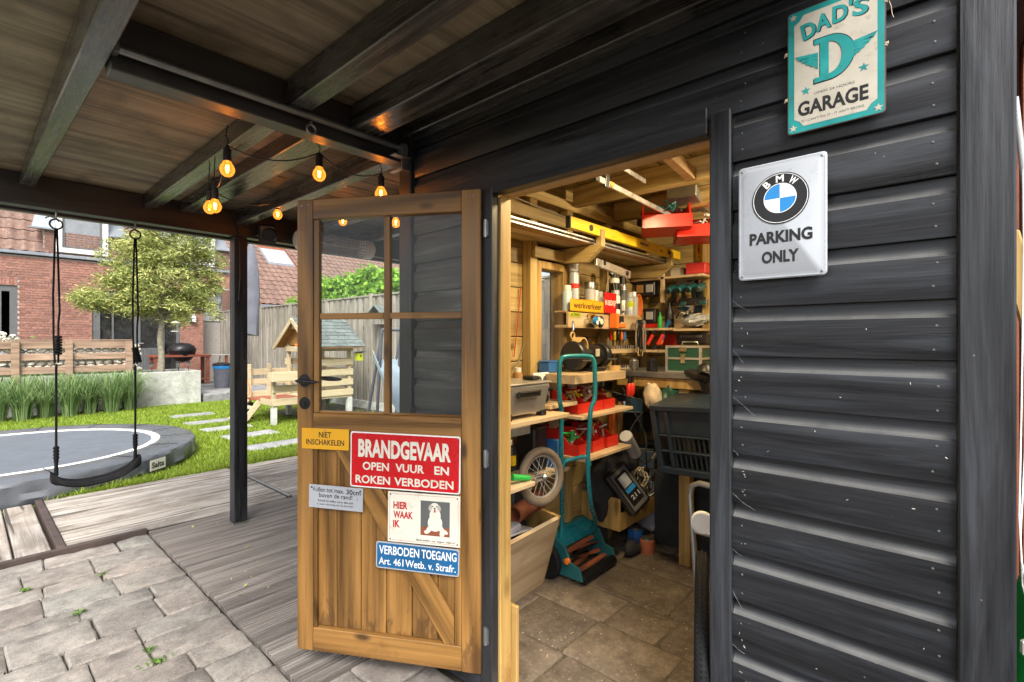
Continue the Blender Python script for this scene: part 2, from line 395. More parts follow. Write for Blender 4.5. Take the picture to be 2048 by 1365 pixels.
M['chrome'] = paint('chrome', (.7,.7,.7), .15, 1, .05, 0)
M['steel'] = paint('brushed_steel', (.50,.49,.47), .35, .75, .12)
M['iron'] = paint('black_iron', (.012,.012,.013), .38, .3, .3, .2)
M['blackpl'] = paint('black_plastic', (.014,.014,.016), .38, 0, .25, .05)
M['rubber'] = paint('black_rubber', (.009,.009,.010), .7, 0, .25, .1)
M['tyre'] = paint('grey_brown_tyre', (.13,.10,.07), .75, 0, .2, .2)
M['navy'] = paint('dark_blue_plastic', (.018,.030,.045), .35, 0, .2, .05)
M['redpl'] = paint('red_plastic', (.55,.022,.012), .35, 0, .1, .02)
M['teal'] = paint('teal_enamel', (.012,.19,.23), .28, .1, .1, .02)
M['tealdark'] = paint('dark_teal', (.012,.10,.11), .4, .1, .3, .1, (.02,.03,.03))
M['green'] = paint('green_plastic', (.02,.36,.06), .4)
M['dkgreen'] = paint('dark_green_panel', (.012,.065,.04), .45)
M['blue'] = paint('blue_plastic', (.03,.14,.40), .4)
M['orange'] = paint('orange_plastic', (.75,.17,.02), .4)
M['brownrust'] = paint('rusty_brown', (.24,.07,.03), .6, 0, .4, .2, (.06,.03,.02))
M['yellow'] = paint('yellow_paint', (.78,.52,.015), .38, 0, .06, .02, (.45,.3,.02), 9)
M['amber'] = paint('amber_sign', (.72,.36,.012), .4, 0, .05, .02)
M['signred'] = paint('enamel_red', (.52,.008,.012), .28, 0, .06, .02)
M['signblue'] = paint('enamel_blue', (.012,.11,.27), .3, 0, .12, .03)
M['white'] = paint('white_enamel', (.80,.80,.78), .3, 0, .04, .02)
M['offwhite'] = paint('offwhite_print', (.70,.68,.58), .45, 0, .07, .02, (.5,.42,.3), 5)
M['silver'] = paint('pale_silver_tin', (.40,.425,.46), .3, .1, .05, .02)
M['cream_tin'] = paint('cream_tin', (.44,.41,.34), .45, 0, .12, .05, (.26,.22,.17), 14)
M['teal_tin'] = paint('teal_tin', (.012,.24,.235), .4, 0, .2, .05, (.03,.14,.13), 12)
M['rust_edge'] = paint('dark_rust_edge', (.09,.045,.04), .6, 0, .4, .2)
M['rubber'].node_tree.nodes['Principled BSDF'].inputs['Specular IOR Level'].default_value = .15
for _k in ('beamY', 'beamX'): M[_k].node_tree.nodes['Principled BSDF'].inputs['Specular IOR Level'].default_value = .9
M['black'] = paint('black_print', (.012,.012,.013), .4, 0, .1, 0)
M['grey_txt'] = paint('grey_print', (.10,.10,.10), .4, 0, .1, 0)
M['bmwblue'] = paint('sky_blue_enamel', (.02,.22,.55), .3, 0, .05, 0)
M['redtxt'] = paint('red_print', (.45,.012,.015), .4, 0, .05, 0)
M['cloth'] = paint('grey_cloth', (.27,.26,.28), .9, 0, .2, .3)
M['beige'] = paint('beige_cloth', (.55,.44,.30), .9, 0, .2, .3)
M['bag'] = paint('black_fabric', (.018,.018,.019), .85, 0, .3, .3)
M['cover'] = paint('slate_cover', (.12,.125,.15), .8, 0, .15, .3)
M['matt'] = paint('trampoline_mat', (.11,.125,.145), .75, 0, .12, .1)
M['pad'] = paint('trampoline_pad', (.10,.11,.125), .32, 0, .2, .15, (.10,.11,.10), 4)
M['grey_pl'] = paint('grey_plastic', (.36,.36,.36), .5)
M['tan'] = paint('tan_plastic', (.50,.32,.12), .5)
M['slide'] = paint('pale_blue_plastic', (.42,.52,.60), .45)
M['leather'] = paint('tan_leather', (.32,.16,.05), .6, 0, .2, .2)
M['bark'] = paint('bark', (.22,.20,.15), .9, 0, .3, .6, (.11,.10,.07), 14)
M['curtain'] = paint('curtain', (.62,.60,.54), .9)
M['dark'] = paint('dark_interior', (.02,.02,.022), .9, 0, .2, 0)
M['lime'] = paint('lime_paint', (.45,.5,.02), .5)
M['glass'] = glass('window_glass', (.97,.99,.98), .28, .018)
M['glass2'] = glass('house_glass', (.45,.48,.50), 2.0, .03)
M['skyglass'] = glass('roof_glass', (.4,.45,.5), 7, .12)
M['bulbglass'] = glass('amber_bulb_glass', (1,.45,.10), .8, .01)
_n = M['bulbglass'].node_tree; _e = N(_n, 'ShaderNodeEmission'); _e.inputs[0].default_value = (1,.36,.05,1); _e.inputs[1].default_value = .32
_o = [x for x in _n.nodes if x.type == 'OUTPUT_MATERIAL'][0]; _a = N(_n, 'ShaderNodeAddShader'); _n.links.new(_o.inputs[0].links[0].from_socket, _a.inputs[0]); _n.links.new(_e.outputs[0], _a.inputs[1]); _n.links.new(_a.outputs[0], _o.inputs[0])
M['filament'] = emis('filament', (1,.62,.22), 60)
M['mat_red'] = paint('red_bag_print', (.5,.03,.03), .5)
def leafm(name, c1, c2, tr=.25):
    m, n, b = newmat(name); _, v, rn = coords(n, rnd=False)
    f = noi(n, v, 2.2, 3); g = N(n, 'ShaderNodeNewGeometry')
    k = mix(n, .65, f, g.outputs['Random Per Island']); o = ramp(n, k, [(.25, c1), (.75, c2)])
    n.links.new(o, b.inputs['Base Color']); b.inputs['Roughness'].default_value = .55
    t = N(n, 'ShaderNodeBsdfTranslucent'); n.links.new(o, t.inputs[0]); ms = N(n, 'ShaderNodeMixShader'); ms.inputs[0].default_value = tr
    out = n.nodes['Material Output']; n.links.new(b.outputs[0], ms.inputs[1]); n.links.new(t.outputs[0], ms.inputs[2]); n.links.new(ms.outputs[0], out.inputs[0]); return m
M['grass'] = leafm('lawn_grass', (.13,.21,.012), (.32,.42,.04))
M['reed'] = leafm('ornamental_grass', (.06,.15,.035), (.36,.48,.20))
M['willow'] = leafm('variegated_leaf', (.14,.20,.045), (.60,.60,.21), .35)
M['maple'] = leafm('maple_leaf', (.12,.28,.02), (.33,.55,.06), .35)
M['weed'] = leafm('weed_leaf', (.07,.16,.02), (.18,.32,.05))
m_, n_, b_ = newmat('lawn_soil'); _, v_, _r = coords(n_, rnd=False)
n_.links.new(ramp(n_, noi(n_, v_, 3, 8, .7), [(.3, (.09,.145,.018)), (.7, (.20,.28,.035))]), b_.inputs['Base Color']); b_.inputs['Roughness'].default_value = .9
bump(n_, b_, noi(n_, v_, 120, 3), .6, .02); M['lawn'] = m_
# ================================================================== SETTING: ground, paving, decks, lawn
def struct(name, mb, mat, bevel=0): return tag(mb.build(name, mat, None, bevel), kind='structure')
struct('ground', MB().box(-150, 150, -150, 150, -.40, -.12), M['soil'])
struct('paving_bed', MB().box(-4, .925, -3, 4.40, -.10, -.022).box(.925, 1.42, -3, 1.925, -.10, -.022), M['joint'])
paving = tag(bpy.data.objects.new('paving', None), kind='structure'); col.objects.link(paving)
def stone_mesh(w_, h, th=.05, amp=.004, nx=7, ny=5, seed=0, mat='paver', rag=.006):
    rnd = random.Random(seed); mb = MB(); vs = []
    corner = [(rnd.uniform(-rag, rag), rnd.uniform(-rag, rag)) for _ in range(4)]
    for j in range(ny+1):
        for i in range(nx+1):
            x = -w_/2 if i == 0 else w_/2 if i == nx else -w_/2+.009+(w_-.018)*(i-1)/(nx-2)
            y = -h/2 if j == 0 else h/2 if j == ny else -h/2+.009+(h-.018)*(j-1)/(ny-2)
            u, v = x/w_+.5, y/h+.5
            cx = sum(c[0]*k for c, k in zip(corner, ((1-u)*(1-v), u*(1-v), u*v, (1-u)*v)))
            cy = sum(c[1]*k for c, k in zip(corner, ((1-u)*(1-v), u*(1-v), u*v, (1-u)*v)))
            e = min(u, 1-u)*w_; e2 = min(v, 1-v)*h
            z = noise.noise(Vector((x*14, y*14, seed*3.1)))*amp + noise.noise(Vector((x*40, y*40, seed)))*amp*.4
            if i in (0, nx) or j in (0, ny):
                z -= .007; cx += rnd.uniform(-.0025, .0025); cy += rnd.uniform(-.0025, .0025)
            if i in (0, nx) and j in (0, ny): x -= math.copysign(.012, x); y -= math.copysign(.010, y); z -= .003
            vs.append((x+cx, y+cy, z))
    # pull the ring just inside the edge outwards so the top is flat with a worn arris
    fs = []
    for j in range(ny):
        for i in range(nx):
            a = j*(nx+1)+i; fs.append((a, a+1, a+nx+2, a+nx+1))
    k = len(vs); edge = [i for i in range(nx+1)] + [(j+1)*(nx+1)-1 for j in range(1, ny+1)] + [ny*(nx+1)+i for i in range(nx-1, -1, -1)] + [j*(nx+1) for j in range(ny-1, 0, -1)]
    vs += [(vs[e][0], vs[e][1], -th) for e in edge]
    for q in range(len(edge)): fs.append((edge[q], k+q, k+(q+1) % len(edge), edge[(q+1) % len(edge)]))
    mb.add(vs, fs); return mb.mesh('stone', M[mat], 0, True)
rnd = random.Random(3)
def vis(x, y, z=0, m=.12):
    p = Vector((x, y, z)) - cam.location; d = p.dot(FW)
    if d < .6: return False
    t = p.dot(Vector((FW.y, -FW.x, 0)))/d; s = abs(p.z)/d
    return abs(t) < 1.045 + m*2.5 and s < .70 + m*2
y = 4.385; k = 0; CORN = []
while y > .3:
    hh = rnd.choice([.175, .215, .235, .27]); x = .918 + (0 if y > 1.92 else .49) ; first = True
    if y - hh < 1.93 < y: hh = y - 1.93
    if hh < .08: y -= hh; continue
    xr = .918 if y > 1.931 else 1.375
    x = xr
    while x > -2.2:
        ww = rnd.choice([.20, .26, .31, .37]) * (1 if not first else rnd.uniform(.6, 1)); first = False
        if vis(x-ww/2, y-hh/2, 0):
            me = stone_mesh(ww-.006, hh-.006, seed=k, amp=.008, rag=.0045)
            ob('paving_stone', me, paving, (x-ww/2, y-hh/2, -.002+rnd.uniform(-.003, .003)), (rnd.uniform(-.008, .008), rnd.uniform(-.008, .008), rnd.uniform(-.008, .008)))
            k += 1; CORN.append((x-ww, y-hh)); CORN.append((x-ww, y-hh*.5))
        x -= ww
    y -= hh
# shed floor of larger slabs
shedfloor = tag(bpy.data.objects.new('shed_floor', None), kind='structure'); col.objects.link(shedfloor)
struct('floor_bed', MB().box(1.43, 3.74, -.06, 1.90, -.10, -.007), M['jointin'])
x = 1.435; k = 500
while x < 3.7:
    ww = rnd.choice([.27, .33, .38]); y = -.05 - rnd.uniform(0, .2)
    while y < 1.88:
        hh = rnd.choice([.28, .36, .44, .50]); y1 = min(y+hh, 1.885); x1 = min(x+ww, 3.735)
        if y1-y > .05:
            ob('floor_slab', stone_mesh(x1-x-.009, y1-y-.009, seed=k, amp=.003, mat='slab'), shedfloor, ((x+x1)/2, (y+y1)/2, rnd.uniform(-.002, .002)), (rnd.uniform(-.005, .005), rnd.uniform(-.005, .005), 0)); k += 1
        y += hh
    x += ww
# ribbed deck
deck = tag(bpy.data.objects.new('ribbed_deck', None), kind='structure'); col.objects.link(deck)
struct('deck_bearers', MB().box(.93, 4.8, 1.95, 4.41, -.10, -.03), M['groove'])
def ribboard(w_, L_, n_=6):
    pts = [(0, -.025), (0, 0), (.008, 0)]; w0 = w_; w_ -= .016; p = w_/n_
    for i in range(n_):
        a = .008+i*p; q = p*.25
        pts += [(a+q*.15, -.010), (a+q*1.85, -.010), (a+q*2, 0), (a+p, 0)]
    pts += [(w0, 0), (w0, -.025)]
    mb = MB().prism(pts, 0, L_, lambda a, b, z: (z, a, b)); n2 = len(pts)
    for i in range(n2):                      # grime lies in the groove floors
        if pts[i][1] == -.010 and pts[(i+1) % n2][1] == -.010: mb.mi[2+i] = 1
    return mb.mesh('deck_board', [M['deck'], M['groove']])
db = ribboard(.1405, 3.6)
for i in range(17):
    ob('deck_board', db, deck, (.925+rnd.uniform(-.004, .004), 1.935+i*.1455, .004+rnd.uniform(-.001, .001)))
# weathered boardwalk
M['rail_dark'] = paint('dark_rail', (.075,.052,.045), .6, 0, .4, .2)
walk = tag(bpy.data.objects.new('boardwalk', None), kind='structure'); col.objects.link(walk)
struct('boardwalk_base', MB().box(-3, 5.5, 4.43, 5.92, -.11, -.03), M['soil'])
def oldboard(L_, w_, seed, mat, ax):
    r2 = random.Random(seed); mb = MB(); n_ = 10; vs = []
    for i in range(n_+1):
        t = i/n_*L_; a = .004*noise.noise(Vector((t*2, seed, 0))); b = .004*noise.noise(Vector((t*2, seed, 9)))
        for (y_, z_) in ((a, -.05), (a, -.005), (a+.006, 0), (w_*.5, .002*noise.noise(Vector((t*3, seed, 4)))), (w_-.006+b, 0), (w_+b, -.005), (w_+b, -.05)):
            vs.append((t, y_, z_) if ax == 'X' else (y_, t, z_))
    fs = [(i*7+j, i*7+j+1, (i+1)*7+j+1, (i+1)*7+j) for i in range(n_) for j in range(6)]
    fs += [tuple(range(7)), tuple(range(n_*7, n_*7+7))]
    return mb.add(vs, fs).mesh('walk_board', M[mat], 0, False)
ys = [4.435, 4.63, 4.815, 5.005, 5.19, 5.375, 5.56, 5.745]
for i, y in enumerate(ys):
    w_ = (ys[i+1] if i < 7 else 5.925) - y - .013
    ob('walk_board', oldboard(1.46, w_, i, 'oldwood', 'X'), walk, (.485, y, .012))
    ob('walk_board', oldboard(3.2, w_, i+20, 'oldwood', 'X'), walk, (2.00, y, .012))
for i in range(14):
    ob('walk_board', oldboard(1.42, .172, i+40, 'oldwoodY', 'Y'), walk, (.42-(i+1)*.183, 4.46, .008))
ob('edge_rail', MB().beam((-2.2, 4.415, .006), (.915, 4.415, .006), .035, .05).mesh('edge_rail', M['rail_dark'], .004), walk)
ob('edge_rail', MB().beam((.452, 4.43, .008), (.452, 5.91, .008), .045, .05).mesh('edge_rail', M['rail_dark'], .004), walk)
ob('edge_rail', MB().beam((1.975, 4.43, .002), (1.975, 5.55, .002), .03, .03).mesh('edge_rail', M['galv'], .003), walk)
# lawn
struct('lawn', MB().box(-8, 5.58, 5.93, 12.75, -.11, -.012), M['lawn'])
def blades(name, region, n_, h, w_, mat, ok=None, seed=1, lean=.5):
    r2 = random.Random(seed); mb = MB(); x0, x1, y0, y1 = region; c = 0
    while c < n_:
        x = r2.uniform(x0, x1); y = y0 + (y1-y0)*r2.random()**1.5
        c += 1
        if ok and not ok(x, y): continue
        a = r2.uniform(0, 6.28); hh = h*r2.uniform(.5, 1.2); dx = math.cos(a)*w_/2; dy = math.sin(a)*w_/2
        lx = r2.gauss(0, lean)*hh; ly = r2.gauss(0, lean)*hh
        mb.v += [Vector((x-dx, y-dy, -.012)), Vector((x+dx, y+dy, -.012)), Vector((x+lx, y+ly, hh-.012))]
        k = len(mb.v); mb.f.append([k-3, k-2, k-1]); mb.mi.append(0)
    me = bpy.data.meshes.new(name); me.from_pydata([tuple(v) for v in mb.v], [], mb.f); me.materials.append(M[mat])
    return tag(ob(name, me), kind='stuff')
TC_ = (.32, 7.62, 1.72)
STEPS = [(2.83, 6.79, .78, .36), (2.88, 7.79, .72, .36), (2.85, 8.66, .70, .36), (2.87, 9.55, .70, .36), (2.9, 10.6, .70, .36)]
def okl(x, y):
    if (x-TC_[0])**2 + (y-TC_[1])**2 < TC_[2]**2: return False
    if x > 4.0 and 7.9 < y < 10: return random.random() < .15
    for a, b, c, d in STEPS:
        if abs(x-a) < c/2 and abs(y-b) < d/2: return False
    return x < 5.5
g_ = blades('lawn_grass', (-.6, 5.5, 5.93, 12.6), 150000, .05, .012, 'grass', okl)
tag(g_, 'short yellow green lawn between the boardwalk and the planter', 'grass')
g_ = blades('edge_grass', (.5, 5.4, 5.90, 6.05), 5000, .09, .010, 'grass', lambda x, y: (x-TC_[0])**2 + (y-TC_[1])**2 > TC_[2]**2, 5)
tag(g_, 'longer grass tufts along the far edge of the weathered boardwalk', 'grass')
for i, (a, b, c, d) in enumerate(STEPS):
    o = ob('stepping_stone', stone_mesh(c, d, .05, .003, 8, 5, 900+i, 'step', .012), None, (a, b, .012), (0, 0, rnd.uniform(-.03, .03)))
    tag(o, ['nearest grey stepping stone in the lawn, half hidden by the wooden door', 'second grey stepping stone in the lawn counted from the boardwalk', 'third grey stepping stone, midway across the lawn', 'fourth grey stepping stone, next but one to the planter', 'farthest grey stepping stone beside the planter corner'][i], 'stepping stone', 'stepping stones across the lawn')
# patio beyond
patio = tag(bpy.data.objects.new('patio', None), kind='structure'); col.objects.link(patio)
struct('patio_base', MB().box(-6, 5.58, 13.62, 24, -.11, .12).box(3.72, 5.58, 12.80, 13.62, -.11, .12), M['patio'])
tmes = [MB().box(.01, .49, .01, .49, 0, .04).mesh('patio_tile', M['patio'], .004)]
Ts = [(0, Matrix.Translation((3.72+.5*i, 12.8+.5*j, .122))) for i in range(4) for j in range(9) if 3.72+.5*i < 5.5]
pieces(patio, 'patio_tile', tmes, Ts)
# soil bed around the playhouse
struct('soil_bed', MB().box(3.95, 5.57, 7.9, 10.2, -.05, .004), M['soil'])
# weeds and litter in the joints
r2 = random.Random(9); mb = MB()
rw = random.Random(21); spots = [c for c in CORN if rw.random() < .10]
for (x, y) in spots:
    big = r2.random() < .35
    for _ in range(r2.randint(14, 40) if big else r2.randint(6, 14)):
        a = r2.uniform(0, 6.28); d = r2.random()**2*(.035 if big else .02); px, py = x+math.cos(a)*d*1.6, y+math.sin(a)*d*.6
        L_ = r2.uniform(.012, .035); b = r2.uniform(0, 6.28); dx, dy = math.cos(b)*L_, math.sin(b)*L_; z = r2.uniform(.004, .022)
        mb.add([(px, py, 0), (px+dx*.5-dy*.22, py+dy*.5+dx*.22, z), (px+dx, py+dy, z*.7), (px+dx*.5+dy*.22, py+dy*.5-dx*.22, z)], [(0,1,2,3)])
o = mb.build('weeds', M['weed']); tag(o, 'small green weeds growing in the joints of the paving', 'weeds', kind='stuff')
mb = MB()
for _ in range(260):
    x = r2.uniform(1.5, 3.6); y = r2.uniform(.3, 1.7); a = r2.uniform(0, 6.28); L_ = r2.uniform(.003, .012)
    mb.obox((x, y, .004), (L_, .0018, .001), (0, 0, a))
o = mb.build('straw_litter', M['beige']); tag(o, 'pale straw and wood shavings scattered over the shed floor', 'litter', kind='stuff')
mb = MB()
for _ in range(34):
    x, y = r2.choice([(r2.uniform(.95, 1.6), r2.uniform(2.6, 4.3)), (r2.uniform(.5, 1.9), r2.uniform(4.5, 5.8))]); a = r2.uniform(0, 6.28); L_ = r2.uniform(.012, .03)
    c, s_ = math.cos(a)*L_, math.sin(a)*L_
    mb.add([(x, y, .012), (x+c*.5-s_*.3, y+s_*.5+c*.3, .018), (x+c, y+s_, .022), (x+c*.5+s_*.3, y+s_*.5-c*.3, .014)], [(0,1,2,3)])
o = mb.build('fallen_leaves', M['willow']); tag(o, 'few yellowed leaves lying on the deck boards', 'leaves', kind='stuff')

# ================================================================== SHED
shed = thing('garden_shed', 'black timber garden workshop with lapped board cladding and pale pine lining', 'shed', (1.4, -.10, 0))
def sb(name, mb, mat, bevel=0, par=None, smooth=False): return mb.build(name, mat, par or shed, bevel, smooth, world=True)
PR = [(0, -.003), (-.023, -.003), (-.024, -.001), (-.024, .089), (-.019, .0905), (-.0145, .094), (-.0115, .099), (-.0095, .106), (-.0085, .115), (-.0085, .1275), (0, .1275)]   # (x, z) from X=1.4+... face
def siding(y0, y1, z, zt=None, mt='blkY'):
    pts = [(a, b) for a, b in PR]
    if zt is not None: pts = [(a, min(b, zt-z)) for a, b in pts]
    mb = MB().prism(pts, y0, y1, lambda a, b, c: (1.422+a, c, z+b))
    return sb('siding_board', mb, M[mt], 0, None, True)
zg = [1.511 + .132*i for i in range(-12, 8)]
for z in zg:
    z0 = z + .0
    zt = min(z0+.132, 2.42)
    if z0 < .02: continue
    if z0 > 2.40: continue
    if z0 < 2.0:
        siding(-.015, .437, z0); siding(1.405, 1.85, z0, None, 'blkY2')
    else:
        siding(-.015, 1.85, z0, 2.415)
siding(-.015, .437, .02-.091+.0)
# nail heads and pale flecks of paint, cobweb and bird lime on the boards
rs = random.Random(77); nm_ = MB().lathe([(.0026, 0), (.0026, .0008), (0, .0014)], (0,0,0), (-1,0,0), 7).mesh('nail', M['grey_frame'])
for z in zg:
    if .02 < z < 2.3:
        for y in (.018, .41):
            for dz in (.022, .072): ob('nail', nm_, shed, (1.3975-1.4+rs.uniform(0, .0004), y+.1+rs.uniform(-.006, .006), z+dz+rs.uniform(-.004, .004)))
mb = MB()
for _ in range(38):
    y = rs.uniform(-.01, .436) if rs.random() < .7 else rs.choice([.43, .425, .42])-rs.random()**2*.05; z = rs.uniform(.1, 2.0); zz = (z-1.511) % .132
    if zz > .086: z -= .05
    L_ = rs.uniform(.001, .005)*(1+2*(rs.random() < .12)); a = rs.uniform(0, 3.14)
    c_, s_ = math.cos(a)*L_, math.sin(a)*L_; t_ = rs.uniform(.0004, .0011)
    mb.add([(1.3972, y-c_, z-s_), (1.3968, y+t_, z-t_), (1.3972, y+c_, z+s_), (1.3968, y-t_, z+t_)], [(0,1,2,3)])
o = sb('paint_flecks', mb, M['offwhite']); o['kind'] = 'stuff'
mb = MB()
for z in zg:
    if not .1 < z < 1.6: continue
    for k in range(1):
        p0 = Vector((1.398, .437, z+rs.uniform(-.01, .02))); p1 = Vector((1.3965, .437-rs.uniform(.01, .06), z+rs.uniform(-.03, -.005)))
        mb.tube([p0, p0.lerp(p1, .5)+Vector((-.001, 0, rs.uniform(-.004, .004))), p1], .00016, 3)
o = sb('cobwebs', mb, M['grey_pl']); o['kind'] = 'stuff'
# base, posts and trims of the front wall
sb('plinth', MB().box(1.39, 1.42, -.1, .5, 0, .06), M['blkY']); sb('plinth', MB().box(1.39, 1.42, 1.40, 1.94, 0, .06), M['blkY'])
def post(name, x0, x1, y0, y1, z0, z1, mat='blkZ', bev=.004): return sb(name, MB().box(x0, x1, y0, y1, z0, z1), M[mat], bev)
post('corner_post', 1.383, 1.47, -.103, -.017, 0, 2.41)
post('corner_post', 1.383, 1.47, 1.855, 1.945, 0, 2.41)
post('door_trim', 1.384, 1.424, .438, .495, 0, 2.05)
post('door_trim', 1.384, 1.424, 1.335, 1.402, 0, 2.02)
sb('lintel', MB().box(1.388, 1.43, .503, 1.86, 1.996, 2.072), M['blkY'], .003)
sb('door_jamb', MB().box(1.426, 1.49, 1.327, 1.40, .0, 1.99), M['jamb'], .003)
sb('door_jamb', MB().box(1.426, 1.49, .440, .508, .0, 1.99), M['jamb'], .003)
sb('door_jamb', MB().box(1.432, 1.49, .508, 1.327, 1.992, 2.04), M['jambY'], .003)
sb('threshold', MB().box(1.40, 1.52, .51, 1.325, -.01, .012), M['oldwoodY'], .003)
sb('kick_block', MB().box(1.492, 1.51, 1.30, 1.38, .0, .34), M['jamb'], .003)
# inside faces, other walls (lined with pine boards)
def lining(name, make, n_): pass
for i in range(17):                     # left wall boards (normal -Y), window opening X 2.25..2.56, Z 1.24..1.90
    z0 = .01+i*.143; z1 = z0+.139
    if z1 > 1.235 and z0 < 1.90: segs = [(1.44, 2.252), (2.558, 3.73)]
    else: segs = [(1.44, 3.73)]
    for a, b in segs: sb('wall_board', MB().box(a, b, 1.866+ (i%2)*.001, 1.886, z0, z1), M['pineX'], .003)
for i in range(17):                     # back wall
    z0 = .01+i*.143; sb('wall_board', MB().box(3.732, 3.752, -.05, 1.866, z0, z0+.139), M['pineY'], .003)
for i in range(17):                     # right wall inside (behind the front wall) and front wall inside
    z0 = .01+i*.143; sb('wall_board', MB().box(1.44, 3.73, -.052, -.032, z0, z0+.139), M['pineX'], .003)
sb('outer_wall', MB().box(1.43, 3.80, 1.90, 1.94, 0, 1.235).box(1.43, 3.80, 1.90, 1.94, 1.90, 2.41).box(1.43, 2.252, 1.90, 1.94, 1.235, 1.90).box(2.558, 3.8, 1.90, 1.94, 1.235, 1.90), M['blkX'])
sb('outer_wall', MB().box(3.76, 3.80, -.1, 1.90, 0, 2.41), M['blkY'])
sb('outer_wall', MB().box(1.471, 3.76, -.1, -.06, 0, 2.41), M['blkX'])
sb('outer_wall', MB().box(1.425, 1.445, -.058, .438, 0, 2.41).box(1.425, 1.445, 1.405, 1.862, 0, 2.41).box(1.432, 1.445, .438, 1.405, 2.05, 2.41), M['pineY'])
for (a, b) in ((2.19, 2.255), (2.56, 2.62), (3.05, 3.11), (3.66, 3.725)):
    sb('stud', MB().box(a, b, 1.80, 1.864, 0, 2.30), M['pineZ'], .003)
sb('stud', MB().box(1.70, 1.75, 1.80, 1.864, 0, 2.30), M['pineZ'], .003)
sb('stud', MB().box(3.66, 3.73, 1.30, 1.36, 0, 2.3), M['pineZ'], .003)
sb('top_rail', MB().box(1.5, 3.73, 1.79, 1.862, 2.12, 2.19), M['pineX'], .003)
sb('top_rail', MB().box(1.5, 3.73, 1.79, 1.862, 2.24, 2.30), M['pineX'], .003)
# roof boards and rafters
nb = 0; y = -.05
while y < 1.87:
    sb('ceiling_board', MB().box(1.44, 3.74, y+.003, min(y+.175, 1.868), 2.398, 2.416), M['pineX'], .003); y += .178
for x in (2.60, 3.12, 3.58): sb('rafter', MB().box(x, x+.055, -.04, 1.79, 2.27, 2.396), M['pineY'], .003)
sb('roof', MB().box(1.43, 3.95, -.25, 2.05, 2.425, 2.47), M['blkX'])
sb('ceiling_batten', MB().beam((2.12, 1.02, 2.345), (2.585, 1.02, 2.30), .05, .06), M['jambY'], .003)
# window
wf = sb('window', MB().box(2.256, 2.295, 1.80, 1.90, 1.245, 1.89).box(2.517, 2.555, 1.80, 1.90, 1.245, 1.89).box(2.295, 2.517, 1.80, 1.90, 1.845, 1.89).box(2.295, 2.517, 1.80, 1.90, 1.245, 1.287), M['jamb'], .003)
p = MB().box(2.295, 2.517, 1.86, 1.864, 1.287, 1.845).build('pane', M['glass'], wf); p.matrix_parent_inverse = Matrix.Identity(4)
p.location = (-1.4, .1, 0)
sb('window_board', MB().box(2.20, 2.60, 1.74, 1.80, 1.195, 1.225), M['pineX'], .003)
sb('window_board', MB().box(2.20, 2.60, 1.775, 1.80, 1.90, 1.965), M['pineX'], .003)
# hinges seen on the black trim
for z in (1.86, .25, .95):
    sb('hinge', MB().cyl((1.378, 1.363, z-.035), (1.378, 1.363, z+.035), .007).box(1.379, 1.386, 1.35, 1.376, z-.03, z+.03), M['galv'])

# ------------------------------------------------------------------ door (part of the shed)
DA = Vector((.963, 2.092, .09)); DB = Vector((1.371, 1.384, .09)); DW = .817; DH = 1.93
ux = (DB-DA).normalized(); uz = Vector((0,0,1)); un = ux.cross(uz)          # un points to the viewer side?
if un.dot(-DA) < 0: un = -un
TH = .045
# local axes: x along door, y into the door (away from viewer), z up
DM = Matrix((( ux.x, -un.x, 0, DA.x), (ux.y, -un.y, 0, DA.y), (0, 0, 1, DA.z), (0,0,0,1)))
doorm = MB(); doorm.box(0, .074, 0, TH, 0, DH)
door = doorm.build('door', M['door'], shed, .003); door.matrix_local = MW[shed.name].inverted() @ DM
def dp(name, mb, mat, bev=.002, smooth=False): return mb.build(name, M[mat] if isinstance(mat, str) else mat, door, bev, smooth)
dp('stile', MB().box(.738, DW, 0, TH, 0, DH), 'doorlow', .003)
dp('rail', MB().box(.0745, .7375, .001, TH-.001, 1.845, DH-.001), 'doorX', .003)
dp('rail', MB().box(.0745, .7375, .001, TH-.001, .935, 1.018), 'doorX', .003)
dp('rail', MB().box(.0745, .7375, .001, TH-.001, .001, .10), 'doorX', .003)
dp('muntin', MB().box(.398, .424, .010, .036, 1.020, 1.843), 'door')
dp('muntin', MB().box(.10, .397, .011, .035, 1.417, 1.443).box(.425, .737, .011, .035, 1.417, 1.443), 'doorX')
dp('glazing_bead', MB().box(.0755, .10, .006, .03, 1.019, 1.844), 'door')
dp('glazing_bead', MB().box(.101, .397, .008, .03, 1.0185, 1.026).box(.425, .737, .008, .03, 1.0185, 1.026), 'doorX', .001)
for (a, b) in ((.1, .397), (.425, .737)):
    for (c, d) in ((1.026, 1.416), (1.444, 1.844)):
        dp('pane', MB().box(a, b, .021, .025, c, d), 'glass', 0)
pl = [.075, .176, .289, .404, .519, .631, .7375]
for a, b in zip(pl, pl[1:]):
    dp('plank', MB().box(a+.0015, b-.0015, .020, .036, .102, .934), 'doorlow', .003)
dp('side_batten', MB().box(.0755, .093, .003, .019, .101, .934), 'door')
dp('side_batten', MB().box(.708, .7365, .003, .019, .101, .934), 'door')
fn = lambda x, z, y: (x, y, z)
ba = math.atan2(.933-.102, .665-.135); ca, sa = math.cos(ba), math.sin(ba)
bp = [((x-.135)*ca-(z-.933)*sa, (x-.135)*sa+(z-.933)*ca) for x, z in [(.135, .933), (.245, .933), (.706, .21), (.706, .102), (.665, .102)]]
o = dp('brace', MB().prism(bp, .002, .019, fn), 'doorX'); o.location = (.135, 0, .933); o.rotation_euler = (0, ba, 0)
h = dp('handle', MB().lathe([(.0, -.004), (.026, -.004), (.028, 0), (.0, .001)], (.036, 0, 1.155), (0, -1, 0), 20), 'iron', 0, True)
mb = MB(); mb.tube([(.036, -.002, 1.155), (.036, -.045, 1.155)], .007, 10)
